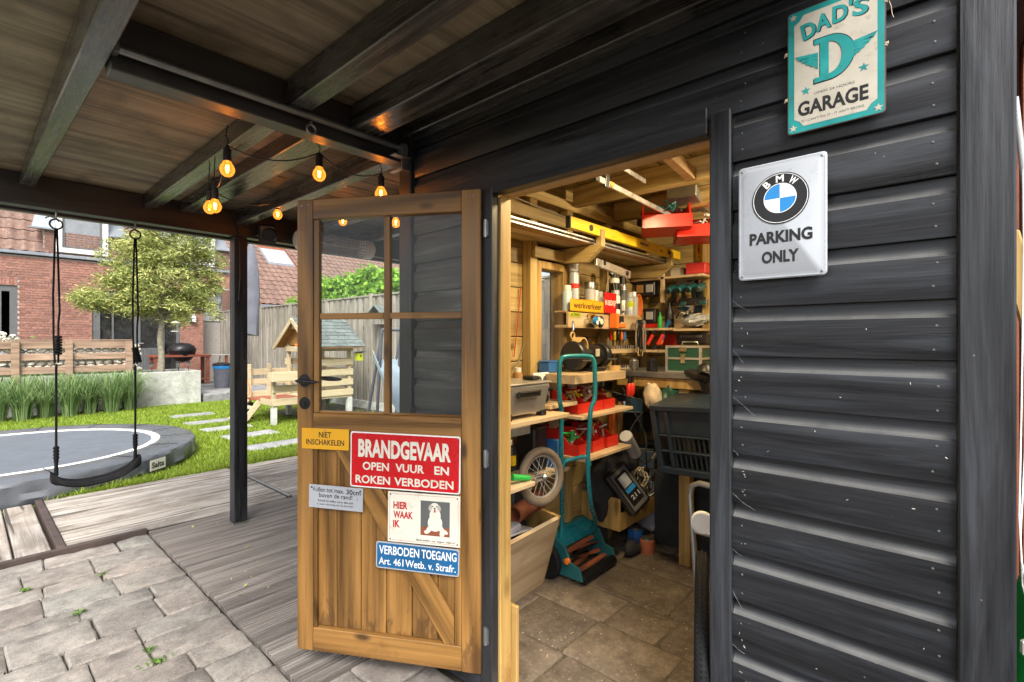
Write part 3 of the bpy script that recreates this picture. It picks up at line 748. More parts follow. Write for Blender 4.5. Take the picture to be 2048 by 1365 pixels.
pts = [(.036-.012+.11*t, -.045-.004*math.sin(t*3), 1.157-.004*t) for t in [i/24 for i in range(25)]]
mb.tube(pts, [.0035+.0065*math.sin(min(1, i/22)*math.pi)**.6*(1+.16*math.sin(i*2.4)) for i in range(25)], 10)
mb.tube([(.036, .045, 1.155), (.036, .09, 1.16)], .007, 10)
mb.tube([(.036+.12*i/14, .09, 1.160-.006*i/14) for i in range(15)], [.0035+.007*math.sin(i/14*math.pi)**.6 for i in range(15)], 10)
ob('lever', mb.mesh('lever', M['iron'], 0, True), door)
mb = MB().lathe([(.0, -.006), (.012, -.006), (.024, -.003), (.027, 0), (0, .001)], (.037, 0, 1.058), (0, -1, 0), 20)
dp('lock_rose', mb, 'iron', 0, True)
dp('keyhole', MB().cyl((.037, -.0062, 1.062), (.037, -.0072, 1.062), .005, n=10).box(.0345, .0395, -.0072, -.0062, 1.045, 1.06), 'black', 0)
for (x, z) in ((.022, 1.905), (.052, 1.908), (.76, 1.905), (.79, 1.903)):
    dp('screw', MB().cyl((x, .001, z), (x, -.0015, z), .0035, n=8), 'galv', 0)

# ================================================================== CANOPY
can = thing('canopy', 'dark stained timber garden canopy of joists, beams and plywood over the terrace', 'canopy', (1.44, 4.13, 0))
def cb(name, mb, mat, bevel=.004): return mb.build(name, M[mat], can, bevel, False, world=True)
cb('beam', MB().box(-.25, 4.6, 4.07, 4.17, 2.215, 2.405), 'beamX')
cb('beam', MB().box(-.25, 4.6, 4.19, 4.25, 2.20, 2.36), 'beamX')
cb('beam', MB().box(.299, 1.40, 1.875, 1.958, 2.235, 2.405), 'beamX')
cb('beam', MB().box(-2.2, .21, 1.875, 1.985, 2.225, 2.405), 'beamX') if False else None
cb('beam', MB().box(1.33, 1.395, .12, 1.85, 2.335, 2.405), 'beamY')
cb('joist', MB().prism([(.1, 2.262), (1.9, 2.262), (4.068, 2.33), (4.068, 2.405), (.1, 2.405)], .232, .298, lambda a, c, x: (x, a, c)), 'beamY')
for a, b in ((.82, .90),): 
    cb('joist', MB().box(a, b, 1.96, 4.068, 2.315, 2.405), 'beamY'); cb('joist', MB().box(a, b, -.0+.12, 1.873, 2.30, 2.405), 'beamY')
cb('joist', MB().box(1.03, 1.16, 1.96, 4.068, 2.325, 2.405), 'beamY')
cb('joist', MB().box(1.09, 1.21, -.0+.12, 1.873, 2.30, 2.405), 'beamY')
cb('joist', MB().box(1.40, 1.475, 1.987, 4.068, 2.30, 2.405), 'beamY')
for x in (1.95, 2.45, 2.95, 3.5, 4.1): cb('joist', MB().box(x, x+.07, 1.99, 4.068, 2.315, 2.405), 'beamY')
for (a, b, c, d) in ((-.22, .248, .12, 1.6), (-.22, .248, 1.604, 4.2), (.251, .86, 1.93, 4.2), (.251, .86, .12, 1.927), (.863, 1.095, .12, 1.927), (.863, 1.095, 1.93, 4.2)):
    cb('ceiling_panel', MB().box(a, b, c, d, 2.407, 2.425), 'ply', .002)
y = .12
while y < 4.2:
    y1 = min(y+.138, 4.25); cb('ceiling_board', MB().box(1.097, 1.385 if y < 1.9 else 4.6, y, y1, 2.407, 2.422), 'plank', .003); y += .145
cb('roof_covering', MB().box(-.26, 1.40, .08, 4.42, 2.427, 2.45).box(1.40, 4.65, 2.06, 4.42, 2.4265, 2.45), 'blackpl')
cb('post', MB().box(1.392, 1.488, 4.075, 4.171, 0.014, 2.213), 'blkZ', .004)
cb('post_foot', MB().box(1.385, 1.495, 4.068, 4.178, .004, .013), 'galv', .001)
cb('post', MB().box(-.24, -.144, 4.075, 4.171, .014, 2.213), 'blkZ', .004)
cb('post', MB().box(4.4, 4.5, 4.08, 4.17, 0, 2.21), 'blkZ', .004)
cb('joist_bracket', MB().box(1.36, 1.382, 1.86, 1.99, 2.216, 2.224).box(1.34, 1.382, 1.86, 1.872, 2.20, 2.26), 'galv', .001)
# steel tube under the ridge beam
pp = thing('steel_tube', 'long galvanised steel tube fixed along the side of the inner canopy beam', 'tube', (.3, 1.82, 2.26))
MB().cyl((.302, 1.845, 2.285), (1.355, 1.845, 2.285), .0125, n=14).build('tube', M['galv'], pp, 0, True, True)
MB().box(1.28, 1.37, 1.828, 1.873, 2.245, 2.252).box(1.31, 1.34, 1.815, 1.855, 2.252, 2.298).build('bracket', M['galv'], pp, .001, False, True)
MB().box(.3005, .314, 1.832, 1.873, 2.272, 2.30).build('bracket', M['galv'], pp, .001, False, True)
pts = [(.90+.018*math.sin(t), 1.835, 2.232+.018*math.cos(t)) for t in [i*2*math.pi/14 for i in range(14)]]
MB().tube(pts, .0045, 8, True).tube([(.90, 1.835, 2.25), (.90, 1.835, 2.262)], .005, 8).build('eye_ring', M['galv'], pp, 0, True, True)
# ================================================================== SIGNS ON THE WALL AND DOOR
def wallM(y, z, x=1.384, tilt=0):        # sign frame on the wall: x right, y up, z to viewer
    m = Matrix(((0,0,-1,x),(-1,0,0,y),(0,1,0,z),(0,0,0,1))); return m @ Matrix.Rotation(R(tilt), 4, 'Z')
def doorM(u, v, off=.004, tilt=0):
    o = DA + ux*u + uz*v + un*off
    m = Matrix(((ux.x, 0, un.x, o.x), (ux.y, 0, un.y, o.y), (0, 1, 0, o.z), (0,0,0,1))); return m @ Matrix.Rotation(R(tilt), 4, 'Z')
def sheet(mb, w_, h, r, z0, z1, n=5): return mb.prism(rrect(w_, h, r, n), z0, z1)
# -- winged letter garage sign
M_ = wallM(.2005, 2.081, 1.378, 0)
s = thing('tin_sign', "teal and cream tin sign reading DAD'S GARAGE with a winged letter D", 'sign', M=M_)
sheet(MB(), .197, .303, .008, 0, .0022).build('plate', M['rust_edge'], s, .0006)
sheet(MB(), .192, .298, .007, .0022, .0030).build('border', M['teal_tin'], s)
pts = rrect(.166, .272, .002, 1)
c_ = .020
oct_ = [(.083-c_, .136), (-.083+c_, .136), (-.083+c_*.6, .136-c_*.6), (-.083, .136-c_), (-.083, -.136+c_), (-.083+c_*.6, -.136+c_*.6), (-.083+c_, -.136), (.083-c_, -.136), (.083-c_*.6, -.136+c_*.6), (.083, -.136+c_), (.083, .136-c_), (.083-c_*.6, .136-c_*.6)]
MB().prism(oct_, .003, .0034).build('panel', M['cream_tin'], s)
mb = MB()
for i, (ch, x, y, a) in enumerate((('D', -.052, .094, 10), ('A', -.022, .103, 4), ('D', .012, .108, 0), ("'", .033, .124, -3), ('S', .052, .106, -4))):
    if ch == "'": put_text(mb, ch, x, y, .007, .014, .0036, .03, a)
    else: put_text(mb, ch, x, y, .030, .040, .0036, .03, a)
mb2 = MB()
for v in mb.v: mb2.v.append(v + Vector((.0025, -.002, .0)))
mb2.f = list(mb.f); mb2.mi = list(mb.mi)
mb2.build('lettering_shadow', M['black'], s)
for v in mb.v: v.z += .0004
mb.build('lettering', M['teal_tin'], s)
def bigD(mb, k, z0, z1):
    # slab serif D made of stem, serifs and bowl
    cx, cy = .002, .012
    fn = lambda x, y, z: (cx + x*k, cy + y*k, z)
    mb.prism([(-.030,-.052), (-.012,-.052), (-.012,.052), (-.030,.052)], z0, z1, fn)
    mb.prism([(-.042,-.052), (-.030,-.052), (-.030,-.040), (-.042,-.040)], z0, z1, fn); mb.prism([(-.042,.040), (-.030,.040), (-.030,.052), (-.042,.052)], z0, z1, fn)
    n_ = 20; out = [(-.012+.050*math.sin(math.pi*i/n_), .052*math.cos(math.pi*i/n_)) for i in range(n_+1)]; inn = [(-.012+.026*math.sin(math.pi*i/n_), .038*math.cos(math.pi*i/n_)) for i in range(n_+1)]
    for i in range(n_): mb.prism([out[i], out[i+1], inn[i+1], inn[i]], z0, z1, fn)
    return mb
def wing(mb, sgn, z0, z1, gap=0):
    rows = [(.012, .082, .016), (.004, .073, .012), (-.004, .064, .008), (-.012, .054, .003), (-.020, .042, -.002)]
    for i, (yy, xx, up) in enumerate(rows):
        y0 = .020+yy; h = .0066
        mb.prism([(sgn*.034+.002, y0), (sgn*(xx)+.002, y0+up*.35), (sgn*(xx-.007)+.002, y0-h), (sgn*.034+.002, y0-h)][::int(sgn)], z0, z1)
mb = MB(); bigD(mb, 1.05, .0034, .0038); mb.build('emblem_outline', M['black'], s)
mb = MB(); bigD(mb, 1.0, .0038, .0046); wing(mb, 1, .0036, .0044); wing(mb, -1, .0036, .0044); mb.build('emblem', M['teal_tin'], s)
for c in ((-.058, -.052), (.058, -.036)): MB().prism(star(c, .0105), .0035, .004).build('star', M['teal_tin'], s)
for c in ((-.085, .137), (.085, .137), (-.085, -.137), (.085, -.137)): MB().prism(star(c, .0095), .0031, .0036).build('star', M['cream_tin'], s)
mb = MB(); put_text(mb, 'OPEN 24 HOURS', 0, -.064, .082, .006, .0036, .01); put_text(mb, "IF I CAN'T FIX IT - IT AIN'T BROKE", -.004, -.124, .125, .006, .0036, .01); mb.build('lettering', M['grey_txt'], s)
mb = MB(); put_text(mb, 'GARAGE', -.004, -.094, .142, .036, .0036, .035); mb.build('lettering', M['black'], s)
mb = MB()
for (x, y) in ((.100, .100), (.100, .002), (-.102, .052), (-.102, -.062)):
    pts = [(x+.004*math.sin(i*2.1+x*50), y+.005*math.cos(i*1.7), .001+.002*math.sin(i*1.3)) for i in range(9)]
    mb.tube(pts, .0012, 5)
mb.tube([(.104, .095, .002), (.108, .08, .003), (.109, .065, .002), (.112, .055, .002)], .0006, 4)
mb.build('tie_twine', M['beige'], s)
# -- parking sign
s = thing('enamel_sign', 'white embossed tin sign with a blue and white roundel above PARKING ONLY', 'sign', M=wallM(.3135, 1.7235, 1.376, 0))
mb = MB()
lay = [(.200, .296, .010, 0), (.200, .296, .010, .004), (.194, .290, .010, .0062), (.186, .282, .010, .0055), (.172, .268, .010, .0095)]
prev = None; vs = []; fs = []; n_ = 20
for (a, b, r_, z) in lay:
    for p in rrect(a, b, r_, 4): vs.append((*p, z))
for i in range(len(lay)-1):
    for k in range(n_): fs.append((i*n_+k, i*n_+(k+1)%n_, (i+1)*n_+(k+1)%n_, (i+1)*n_+k))
fs += [tuple(reversed(range(n_))), tuple(range((len(lay)-1)*n_, len(lay)*n_))]
mb.add(vs, fs).build('plate', M['silver'], s, 0, True)
Z = .0097; cc = (0, .052)
MB().ringd(cc, 0.0, .0645, 0, 360, Z, Z+.0012, 48).build('roundel', M['black'], s)
MB().ringd(cc, .0605, .0618, 0, 360, Z+.0012, Z+.0018, 48).ringd(cc, .0355, .0372, 0, 360, Z+.0012, Z+.002, 40).ringd(cc, 0, .0355, 0, 90, Z+.0012, Z+.0018, 12).ringd(cc, 0, .0355, 180, 270, Z+.0012, Z+.0018, 12).build('roundel_white', M['white'], s)
MB().ringd(cc, 0, .0355, 90, 180, Z+.0012, Z+.0018, 12).ringd(cc, 0, .0355, 270, 360, Z+.0012, Z+.0018, 12).build('roundel_blue', M['bmwblue'], s)
mb = MB()
for ch, a in (('B', 128), ('M', 90), ('W', 52)):
    put_text(mb, ch, cc[0]+.0487*math.cos(R(a)), cc[1]+.0487*math.sin(R(a)), .018 if ch != 'B' else .014, .0175, Z+.0019, .03, a-90)
mb.build('lettering', M['white'], s)
mb = MB(); put_text(mb, 'PARKING', 0, -.044, .142, .031, Z+.0006, .04); put_text(mb, 'ONLY', 0, -.094, .084, .031, Z+.0006, .04); mb.build('lettering', M['black'], s)
mb = MB()
for (x, y) in ((-.09, .138), (.09, .138), (-.09, -.138), (.09, -.138)): mb.lathe([(.0028, .005), (.0028, .0072), (0, .008)], (x, y, 0), (0,0,1), 8)
mb.build('screw', M['galv'], s)

# -- door signs
def doorsign(name, label, u0, u1, v0, v1, mat, tilt=0, border=None, r=.006, off=.002, th=.0018):
    s = thing(name, label, 'sign', M=doorM((u0+u1)/2, (v0+v1)/2, off, tilt)); w_, h = u1-u0, v1-v0
    if border:
        sheet(MB(), w_, h, r, 0, th).build('border', M[border], s, .0004)
        sheet(MB(), w_-.011, h-.011, r*.7, th, th+.0008).build('plate', M[mat], s)
    else: sheet(MB(), w_, h, r, 0, th+.0008).build('plate', M[mat], s, .0004)
    return s, w_, h, th+.0011
def screws(s, w_, h, z, m='galv', cs=((-1,1),(1,1),(-1,-1),(1,-1)), ins=.009):
    mb = MB()
    for a, b in cs: mb.lathe([(.0035, z-.001), (.0035, z+.0008), (0, z+.0018)], (a*(w_/2-ins), b*(h/2-ins), 0), (0,0,1), 8)
    mb.build('screw', M[m], s)
s, w_, h, z = doorsign('warning_sign', 'small amber sign reading NIET INSCHAKELEN, top left on the door', .026, .247, .865, .953, 'amber', 0, None, .003)
mb = MB(); put_text(mb, 'NIET', 0, .018, .058, .024, z, .018); put_text(mb, 'INSCHAKELEN', 0, -.014, .178, .024, z, .018); mb.build('lettering', M['black'], s); screws(s, w_, h, z, cs=((0,1),), ins=.008)
s, w_, h, z = doorsign('warning_sign', 'large red enamel sign reading BRANDGEVAAR OPEN VUUR EN ROKEN VERBODEN', .255, .736, .714, .945, 'signred', -.6, 'white', .010, .004)
mb = MB(); put_text(mb, 'BRANDGEVAAR', -.002, .048, .405, .076, z, .04); put_text(mb, 'OPEN', -.125, -.025, .118, .034, z, .025); put_text(mb, 'VUUR', .025, -.025, .125, .034, z, .025); put_text(mb, 'EN', .162, -.025, .062, .034, z, .025)
put_text(mb, 'ROKEN', -.138, -.081, .155, .034, z, .025); put_text(mb, 'VERBODEN', .085, -.081, .255, .034, z, .025); mb.build('lettering', M['offwhite'], s); screws(s, w_, h, z)
s, w_, h, z = doorsign('notice_sign', 'small white notice reading Vullen tot max. 30cm boven de rand!', .060, .311, .614, .712, 'silver', -1.2, None, .002)
mb = MB(); put_text(mb, 'Vullen tot max.', -.036, .030, .148, .019, z, .01); put_text(mb, '30cm', .082, .029, .066, .021, z, .02); put_text(mb, 'boven de rand!', 0, .007, .155, .019, z, .01)
put_text(mb, 'Schade in welke vorm dan ook', 0, -.016, .165, .010, z, .012); put_text(mb, 'is voor rekening van de huurder.', 0, -.032, .170, .010, z, .012); mb.build('lettering', M['black'], s); screws(s, w_, h, z, 'iron', ((-1,1),(1,1)), .012)
s, w_, h, z = doorsign('dog_sign', 'cream sign with a sitting white dog and red words HIER WAAK IK', .424, .734, .500, .706, 'offwhite', -.4, None, .002, .003)
mb = MB()
for a, b, c, d in ((-w_/2+.018, w_/2-.018, h/2-.0085, h/2-.0075), (-w_/2+.018, w_/2-.018, -h/2+.0075, -h/2+.0085), (-w_/2+.0075, -w_/2+.0085, -h/2+.018, h/2-.018), (w_/2-.0085, w_/2-.0075, -h/2+.018, h/2-.018)): mb.box(a, b, c, d, z-.0006, z)
mb.build('rule', M['redtxt'], s)
mb = MB(); put_text(mb, 'HIER', -.100, .048, .062, .030, z, .04); put_text(mb, 'WAAK', -.088, .010, .086, .030, z, .04); put_text(mb, 'IK', -.117, -.028, .030, .030, z, .04); mb.build('lettering', M['redtxt'], s)
mb = MB(); put_text(mb, 'Betreden op eigen risico!', .053, -.087, .165, .011, z, .015); mb.build('lettering', M['black'], s)
px = .050; py = .005   # picture centre
MB().box(px-.062, px+.062, py-.035, py+.070, z-.0004, z).build('photo_background', M['grey_frame'], s)
MB().box(px-.062, px+.062, py-.070, py-.035, z-.0004, z+.0001).build('photo_floor', M['brownrust'], s)
mb = MB()
def ell(mb, x, y, a, b, z0, z1, rot=0, n=18):
    return mb.prism([(x+a*math.cos(t)*math.cos(R(rot))-b*math.sin(t)*math.sin(R(rot)), y+a*math.cos(t)*math.sin(R(rot))+b*math.sin(t)*math.cos(R(rot))) for t in [2*math.pi*i/n for i in range(n)]], z0, z1)
for i, (x, y, a, b, r_) in enumerate(((.0, -.018, .031, .034, 0), (.0, .012, .024, .030, 0), (-.002, .046, .020, .018, 0), (-.024, -.043, .010, .020, -35), (.026, -.040, .010, .024, 30), (-.036, -.056, .011, .007, 0), (.030, -.060, .010, .012, 0), (.040, -.050, .016, .008, -25), (-.002, .036, .012, .012, 0))): ell(mb, px+x, py+y, a, b, z, z+.0004+i*.00003, r_)
mb.build('dog_picture', M['offwhite'], s)
mb = MB()
ell(mb, px-.020, py+.044, .007, .013, z+.0008, z+.0010, -15); ell(mb, px+.017, py+.044, .007, .013, z+.0008, z+.0010, 15)
mb.build('dog_ears', M['cream_tin'], s)
mb = MB(); ell(mb, px-.010, py+.049, .0025, .0025, z+.0009, z+.0011); ell(mb, px+.006, py+.049, .0025, .0025, z+.0009, z+.0011); ell(mb, px-.002, py+.041, .004, .003, z+.0009, z+.0011)
mb.build('dog_eyes', M['black'], s)
mb = MB(); ell(mb, px-.001, py+.031, .0035, .0065, z+.0009, z+.0012); mb.build('dog_tongue', M['redtxt'], s)
screws(s, w_, h, z, 'brownrust', ins=.011)
s, w_, h, z = doorsign('no_entry_sign', 'blue enamel sign reading VERBODEN TOEGANG Art. 461 Wetb. v. Strafr.', .372, .732, .386, .496, 'signblue', -1.0, 'silver', .010, .006)
mb = MB(); put_text(mb, 'VERBODEN', -.078, .022, .176, .036, z, .016); put_text(mb, 'TOEGANG', .094, .022, .148, .036, z, .016); put_text(mb, 'Art. 461', -.112, -.024, .108, .030, z, .012); put_text(mb, 'Wetb. v. Strafr.', .058, -.024, .215, .030, z, .012)
mb.build('lettering', M['white'], s); screws(s, w_, h, z)

# ================================================================== UNDER THE CANOPY
# swing
sw = thing('garden_swing', 'black rubber belt swing hanging from the outer canopy beam', 'swing', (.59, 4.12, .55))
a_, b_ = Vector((.393, 4.12, 0)), Vector((.785, 4.12, 0))
a_.x, b_.x = .395, .79
for q, (P0, zb) in enumerate(((a_, .60), (b_, .62))):
    x, y = P0.x, P0.y
    MB().tube([(x, y, 2.235), (x, y, 2.17)], .006, 8).tube([(x-.05, y, 2.165), (x-.03, y, 2.178), (x, y, 2.17), (x+.012, y, 2.15)], .004, 6).build('hook', M['galv'], sw, 0, True, True)
    MB().tube([(x+.030*math.sin(t), y, 2.135+.030*math.cos(t)) for t in [i*math.pi/9 for i in range(18)]], .005, 8, True).build('ring', M['iron'], sw, 0, True, True)
    kz = 1.275 - .02*q
    mb = MB().tube([(x-.004, y, 2.11), (x-.014, y, 1.7), (x-.012, y, kz+.17), (x-.006, y, kz)], .0055, 7).tube([(x+.004, y, 2.11), (x+.016, y, 1.6), (x+.010, y, kz+.25), (x+.010, y, kz)], .0055, 7)
    mb.tube([(x, y, kz-.02), (x, y, zb)], .0065, 7); mb.build('rope', M['rubber'], sw, 0, True, True)
    mb = MB()
    for i in range(7):
        zz = kz+.06+i*.017 if q == 0 else kz+.02+i*.014; xx = x+.008+ (q*.003*(6-i) - .003*q*3)
        mb.tube([(xx+.016*math.cos(t), y+.016*math.sin(t), zz+.003*math.sin(t)) for t in [k*math.pi/5 for k in range(10)]], .006, 6, True)
    mb.tube([(x+.0, y+.014*math.sin(t), kz-.03+.02*math.cos(t)) for t in [k*math.pi/5 for k in range(10)]], .005, 6, True)
    mb.build('knot', M['rubber'], sw, 0, True, True)
    mb = MB().cyl((x, y, zb+.16), (x, y, zb+.06), .012, .012, 10).cyl((x, y, zb+.06), (x, y, zb-.02), .009, .012, 10)
    for k in range(4): mb.cyl((x, y, zb+.085+.02*k), (x, y, zb+.095+.02*k), .0155, .0155, 10)
    mb.build('rope_sleeve', M['rubber'], sw, 0, True, True)
mb = MB(); vs = []; fs = []; n_ = 24; x0, x1 = .370, .815
prof = [(-.075, .0), (-.066, .018), (-.03, .022)] + [(-.026+.0087*i, .014 + (.006 if i % 2 else 0)) for i in range(7)] + [(.03, .022), (.066, .018), (.075, 0), (.06, -.012), (-.06, -.012)]
for i in range(n_+1):
    t = i/n_; x = x0+(x1-x0)*t; e = abs(2*t-1); zc = .490 + .075*e**2.6 + .035*t; ws = 1-.35*max(0, e-.7)/.3; th = 1+1.4*max(0, (e-.82)/.18)**.7*(1 if e < .97 else .6)
    for (yy, zz) in prof: vs.append((x, 4.12+yy*ws, zc+zz*th))
m_ = len(prof)
for i in range(n_):
    for j in range(m_): fs.append((i*m_+j, i*m_+(j+1)%m_, (i+1)*m_+(j+1)%m_, (i+1)*m_+j))
fs += [tuple(range(m_)), tuple(range(n_*m_, (n_+1)*m_))]
mb.add(vs, fs).build('seat', M['rubber'], sw, 0, True, True)

# festoon lights: one string with lamp holders and bulbs
fl = thing('festoon_lights', 'black festoon cable with glowing amber bulbs looped under the canopy', 'string lights', (1.1, 2.7, 2.3))
BP = [(.745, 2.26, 2.136), (1.10, 2.165, 2.183), (.86, 2.86, 2.105), (.835, 2.70, 2.078), (1.42, 3.37, 2.262), (1.36, 2.06, 2.13), (1.80, 3.20, 2.26), (1.93, 2.75, 2.20)]
def bulb(p):
    x, y, z = p
    sk = MB().cyl((x, y, z+.033), (x, y, z+.085), .0165, .0155, 12).cyl((x, y, z+.085), (x, y, z+.10), .010, .006, 8)
    sk = sk.build('lamp_holder', M['blackpl'], fl, 0, True, True)
    b = MB().lathe([(.0, -.032), (.012, -.030), (.022, -.022), (.0285, -.008), (.029, .003), (.024, .016), (.017, .026), (.0145, .036)], (x, y, z), (0,0,1), 18).build('bulb', M['bulbglass'], fl, 0, True, True)
    f = MB()
    for k in range(4):
        a = k*math.pi/2; f.tube([(x+.006*math.cos(a), y+.006*math.sin(a), z+.016), (x+.004*math.cos(a+.5), y+.004*math.sin(a+.5), z-.014)], .0009, 4)
    f.build('filament', M['filament'], fl, 0, False, True)
    l = bpy.data.lights.new('bulb_light', 'POINT'); l.energy = .14; l.color = (1, .55, .18); l.shadow_soft_size = .012
    lo = bpy.data.objects.new('bulb_light', l); col.objects.link(lo); lo.location = (x, y, z)
for p in BP: bulb(p)
def cat(p, q, sag, n_=12):
    p, q = Vector(p), Vector(q); return [p.lerp(q, i/n_) - Vector((0, 0, sag*4*(i/n_)*(1-i/n_))) for i in range(n_+1)]
tops = [Vector(p)+Vector((0,0,.10)) for p in BP]
mb = MB()
for a, b, sg in ((0,1,.05), (1,5,.05), (0,3,.06), (3,2,.02), (2,4,.06), (4,6,.04), (6,7,.05)): mb.tube(cat(tops[a], tops[b], sg), .0032, 6)
for t in tops: mb.tube([t, t+Vector((.004,0,.02)), t+Vector((-.004,.003,.04)), (t.x, t.y, 2.32)], .0025, 5)
mb.tube([(t.x+.02*math.cos(i), t.y+.02*math.sin(i), t.z+.03+.012*math.sin(i*1.7)) for t in [tops[3]] for i in range(14)], .0026, 5)
mb.tube([(1.40, 4.07, 2.30), (1.41, 4.05, 2.27), (1.425, 4.06, 2.15), (1.43, 4.066, 1.9), (1.42, 4.07, 1.72)], .004, 6)
mb.build('cable', M['blackpl'], fl, 0, True, True)

# infrared heater on the beam
ht = thing('patio_heater', 'white tubular patio heater with a wire grill fixed to the outer canopy beam', 'heater', (2.14, 4.0, 2.25))
x0, x1, yc, zc, rr = 1.80, 2.50, 3.93, 2.235, .085
arc = lambda a: (yc+rr*math.cos(R(a)), zc+rr*math.sin(R(a)))
mb = MB(); vs = []; fs = []
angs = [i*15 for i in range(-7, 8)]
for x in (x0+.10, x1-.10):
    for a in angs: vs.append((x, *arc(a+30)))
k = len(angs); fs = [(i, i+1, k+i+1, k+i) for i in range(k-1)]
mb.add(vs, fs); mb.build('shell', M['silver'], ht, 0, True, True)
for s_, xa, xb in ((-1, x0, x0+.10), (1, x1-.10, x1)):
    MB().cyl((xa if s_ > 0 else xb, yc, zc), ((xb-.02) if s_ > 0 else xa+.02, yc, zc), rr, rr*.98, 22).cyl(((xb-.02) if s_ > 0 else xa+.02, yc, zc), (xb if s_ > 0 else xa, yc, zc), rr*.98, rr*.7, 22).build('end_cap', M['white'], ht, 0, True, True)
mb = MB()
for i in range(9):
    a = 125+i*19; y, z = arc(a+25); mb.tube([(x0+.1, y, z), (x1-.1, y, z)], .0018, 5)
for i in range(22):
    x = x0+.11+i*(x1-x0-.22)/21; mb.tube([(x, *arc(a+25)) for a in range(125, 285, 18)], .0014, 5)
mb.build('grill', M['chrome'], ht, 0, False, True)
MB().tube([(x0+.09, yc, zc), (x1-.09, yc, zc)], .008, 8).build('heating_tube', M['cream_tin'], ht, 0, True, True)
MB().box(2.10, 2.16, 4.0, 4.07, 2.24, 2.27).build('bracket', M['blackpl'], ht, .002, False, True)
# loudspeaker by the post
sp = thing('speaker', 'small black round outdoor speaker at the top of the canopy post', 'speaker', (1.53, 4.0, 2.2))
MB().obox((1.60, 3.99, 2.245), (.12, .10, .16), (R(12), 0, R(-25))).build('housing', M['blackpl'], sp, .015, False, True)
MB().cyl((1.60, 3.945, 2.235), (1.59, 3.93, 2.228), .055, .048, 20).build('grille', M['iron'], sp, 0, True, True)
MB().box(1.53, 1.58, 4.0, 4.07, 2.23, 2.26).build('bracket', M['blackpl'], sp, .002, False, True)
# ================================================================== GARDEN
tp = thing('trampoline', 'sunken round trampoline with dark grey padded rim and white ring', 'trampoline', (TC_[0], TC_[1], 0))
n_ = 72; rnd = random.Random(4)
def ringm(name, rz, mat, wr=0, smooth=True):
    mb = MB(); vs = []; fs = []
    for (r_, z_, w__) in rz:
        for k in range(n_):
            t = 2*math.pi*k/n_; q = w__*(noise.noise(Vector((math.cos(t)*9, math.sin(t)*9, r_*12+z_*20)))*.7 + noise.noise(Vector((math.cos(t)*34, math.sin(t)*34, z_*9)))*.7); vs.append(((r_+q)*math.cos(t), (r_+q)*math.sin(t), z_+q*.6))
    for i in range(len(rz)-1):
        for k in range(n_): fs.append((i*n_+k, i*n_+(k+1)%n_, (i+1)*n_+(k+1)%n_, (i+1)*n_+k))
    return mb, vs, fs
n_ = 160
mb, vs, fs = ringm('s', [(1.70, -.01, .02), (1.73, .05, .045), (1.72, .11, .05), (1.73, .17, .03), (1.72, .205, .012), (1.69, .222, .006), (1.55, .232, .008), (1.42, .225, .004), (1.36, .212, .002)], 'pad')
mb.add(vs, fs).build('safety_pad', M['pad'], tp, 0, True)
mb, vs, fs = ringm('s', [(1.365, .214, 0), (1.36, .217, 0), (1.285, .214, 0), (1.28, .208, 0)], 'white'); mb.add(vs, fs).build('white_ring', M['white'], tp, 0, True)
MB().lathe([(0, .200), (.8, .203), (1.30, .209)], (0,0,0), (0,0,1), 48).build('jumping_mat', M['matt'], tp, 0, True)
mb = MB()
for k in range(16):
    t = 2*math.pi*(k+.35)/16
    for i in range(8):
        r0 = 1.39+i*.04; mb.obox((r0*math.cos(t), r0*math.sin(t), .2335-.0006*abs(i-4)), (.038, .006, .003), (0,0,t))
mb.build('pad_seam', M['rubber'], tp)
# label patch on the skirt and a print on the mat
t = math.atan2(-1.67, .42+.2)
def tang(r_, t, z): return Matrix(((-math.sin(t), 0, math.cos(t), r_*math.cos(t)), (math.cos(t), 0, math.sin(t), r_*math.sin(t)), (0, 1, 0, z), (0,0,0,1)))
tt = math.atan2(6.22-TC_[1], 1.37-TC_[0]); Mt = MW[tp.name] @ tang(1.765, tt, .12)
lb = MB(); lb.T = tang(1.768, tt, .115); lb.box(-.10, .10, -.055, .055, 0, .003); lb.build('label_patch', M['offwhite'], tp)
lb = MB(); lb.T = tang(1.768, tt, .115); put_text(lb, 'Salta', 0, .0, .16, .06, .0045, .03); lb.build('lettering', M['black'], tp)
lb = MB(); lb.T = Matrix.Translation((.05, -.55, .2065)) @ Matrix.Rotation(R(-8), 4, 'Z'); put_text(lb, 'SALTA', 0, 0, .42, .10, 0, .0); lb.box(-.20, .20, -.10, -.085, -.0002, 0); lb.build('mat_print', M['grey_pl'], tp)

# low lime-washed wall, board fence on it, pale stones behind
wl = struct('garden_wall_bed', MB().box(-4, 2.44, 12.3, 12.85, -.1, -.005), M['soil'])
gw = thing('garden_wall', 'low whitewashed garden wall running behind the ornamental grasses', 'wall', (0, 12.9, 0))
MB().box(-4, 2.44, 12.88, 13.12, -.1, .73).build('wall', M['render'], gw, .02, False, True)
bf = thing('board_screen', 'brown timber screen of three long rails and posts on the low white wall', 'fence', (0, 12.8, .4))
for (a, b) in ((1.25, 1.39), (1.03, 1.155), (.77, .905)): MB().box(-4, 2.42, 12.86, 12.885, a, b).build('rail', M['rail'], bf, .004, False, True)
for px_ in (.62, 1.36, 2.30, -.3): MB().box(px_, px_+.11, 12.80, 12.858, .35, 1.39).build('post', M['rail'], bf, .004, False, True)
MB().box(-4, 2.43, 12.85, 12.90, 1.402, 1.425).build('cap', M['rail'], bf, .003, False, True)
gb = thing('gabion', 'wall of pale rounded stones behind the timber screen', 'stone wall', (0, 13.1, .7))
mes = []
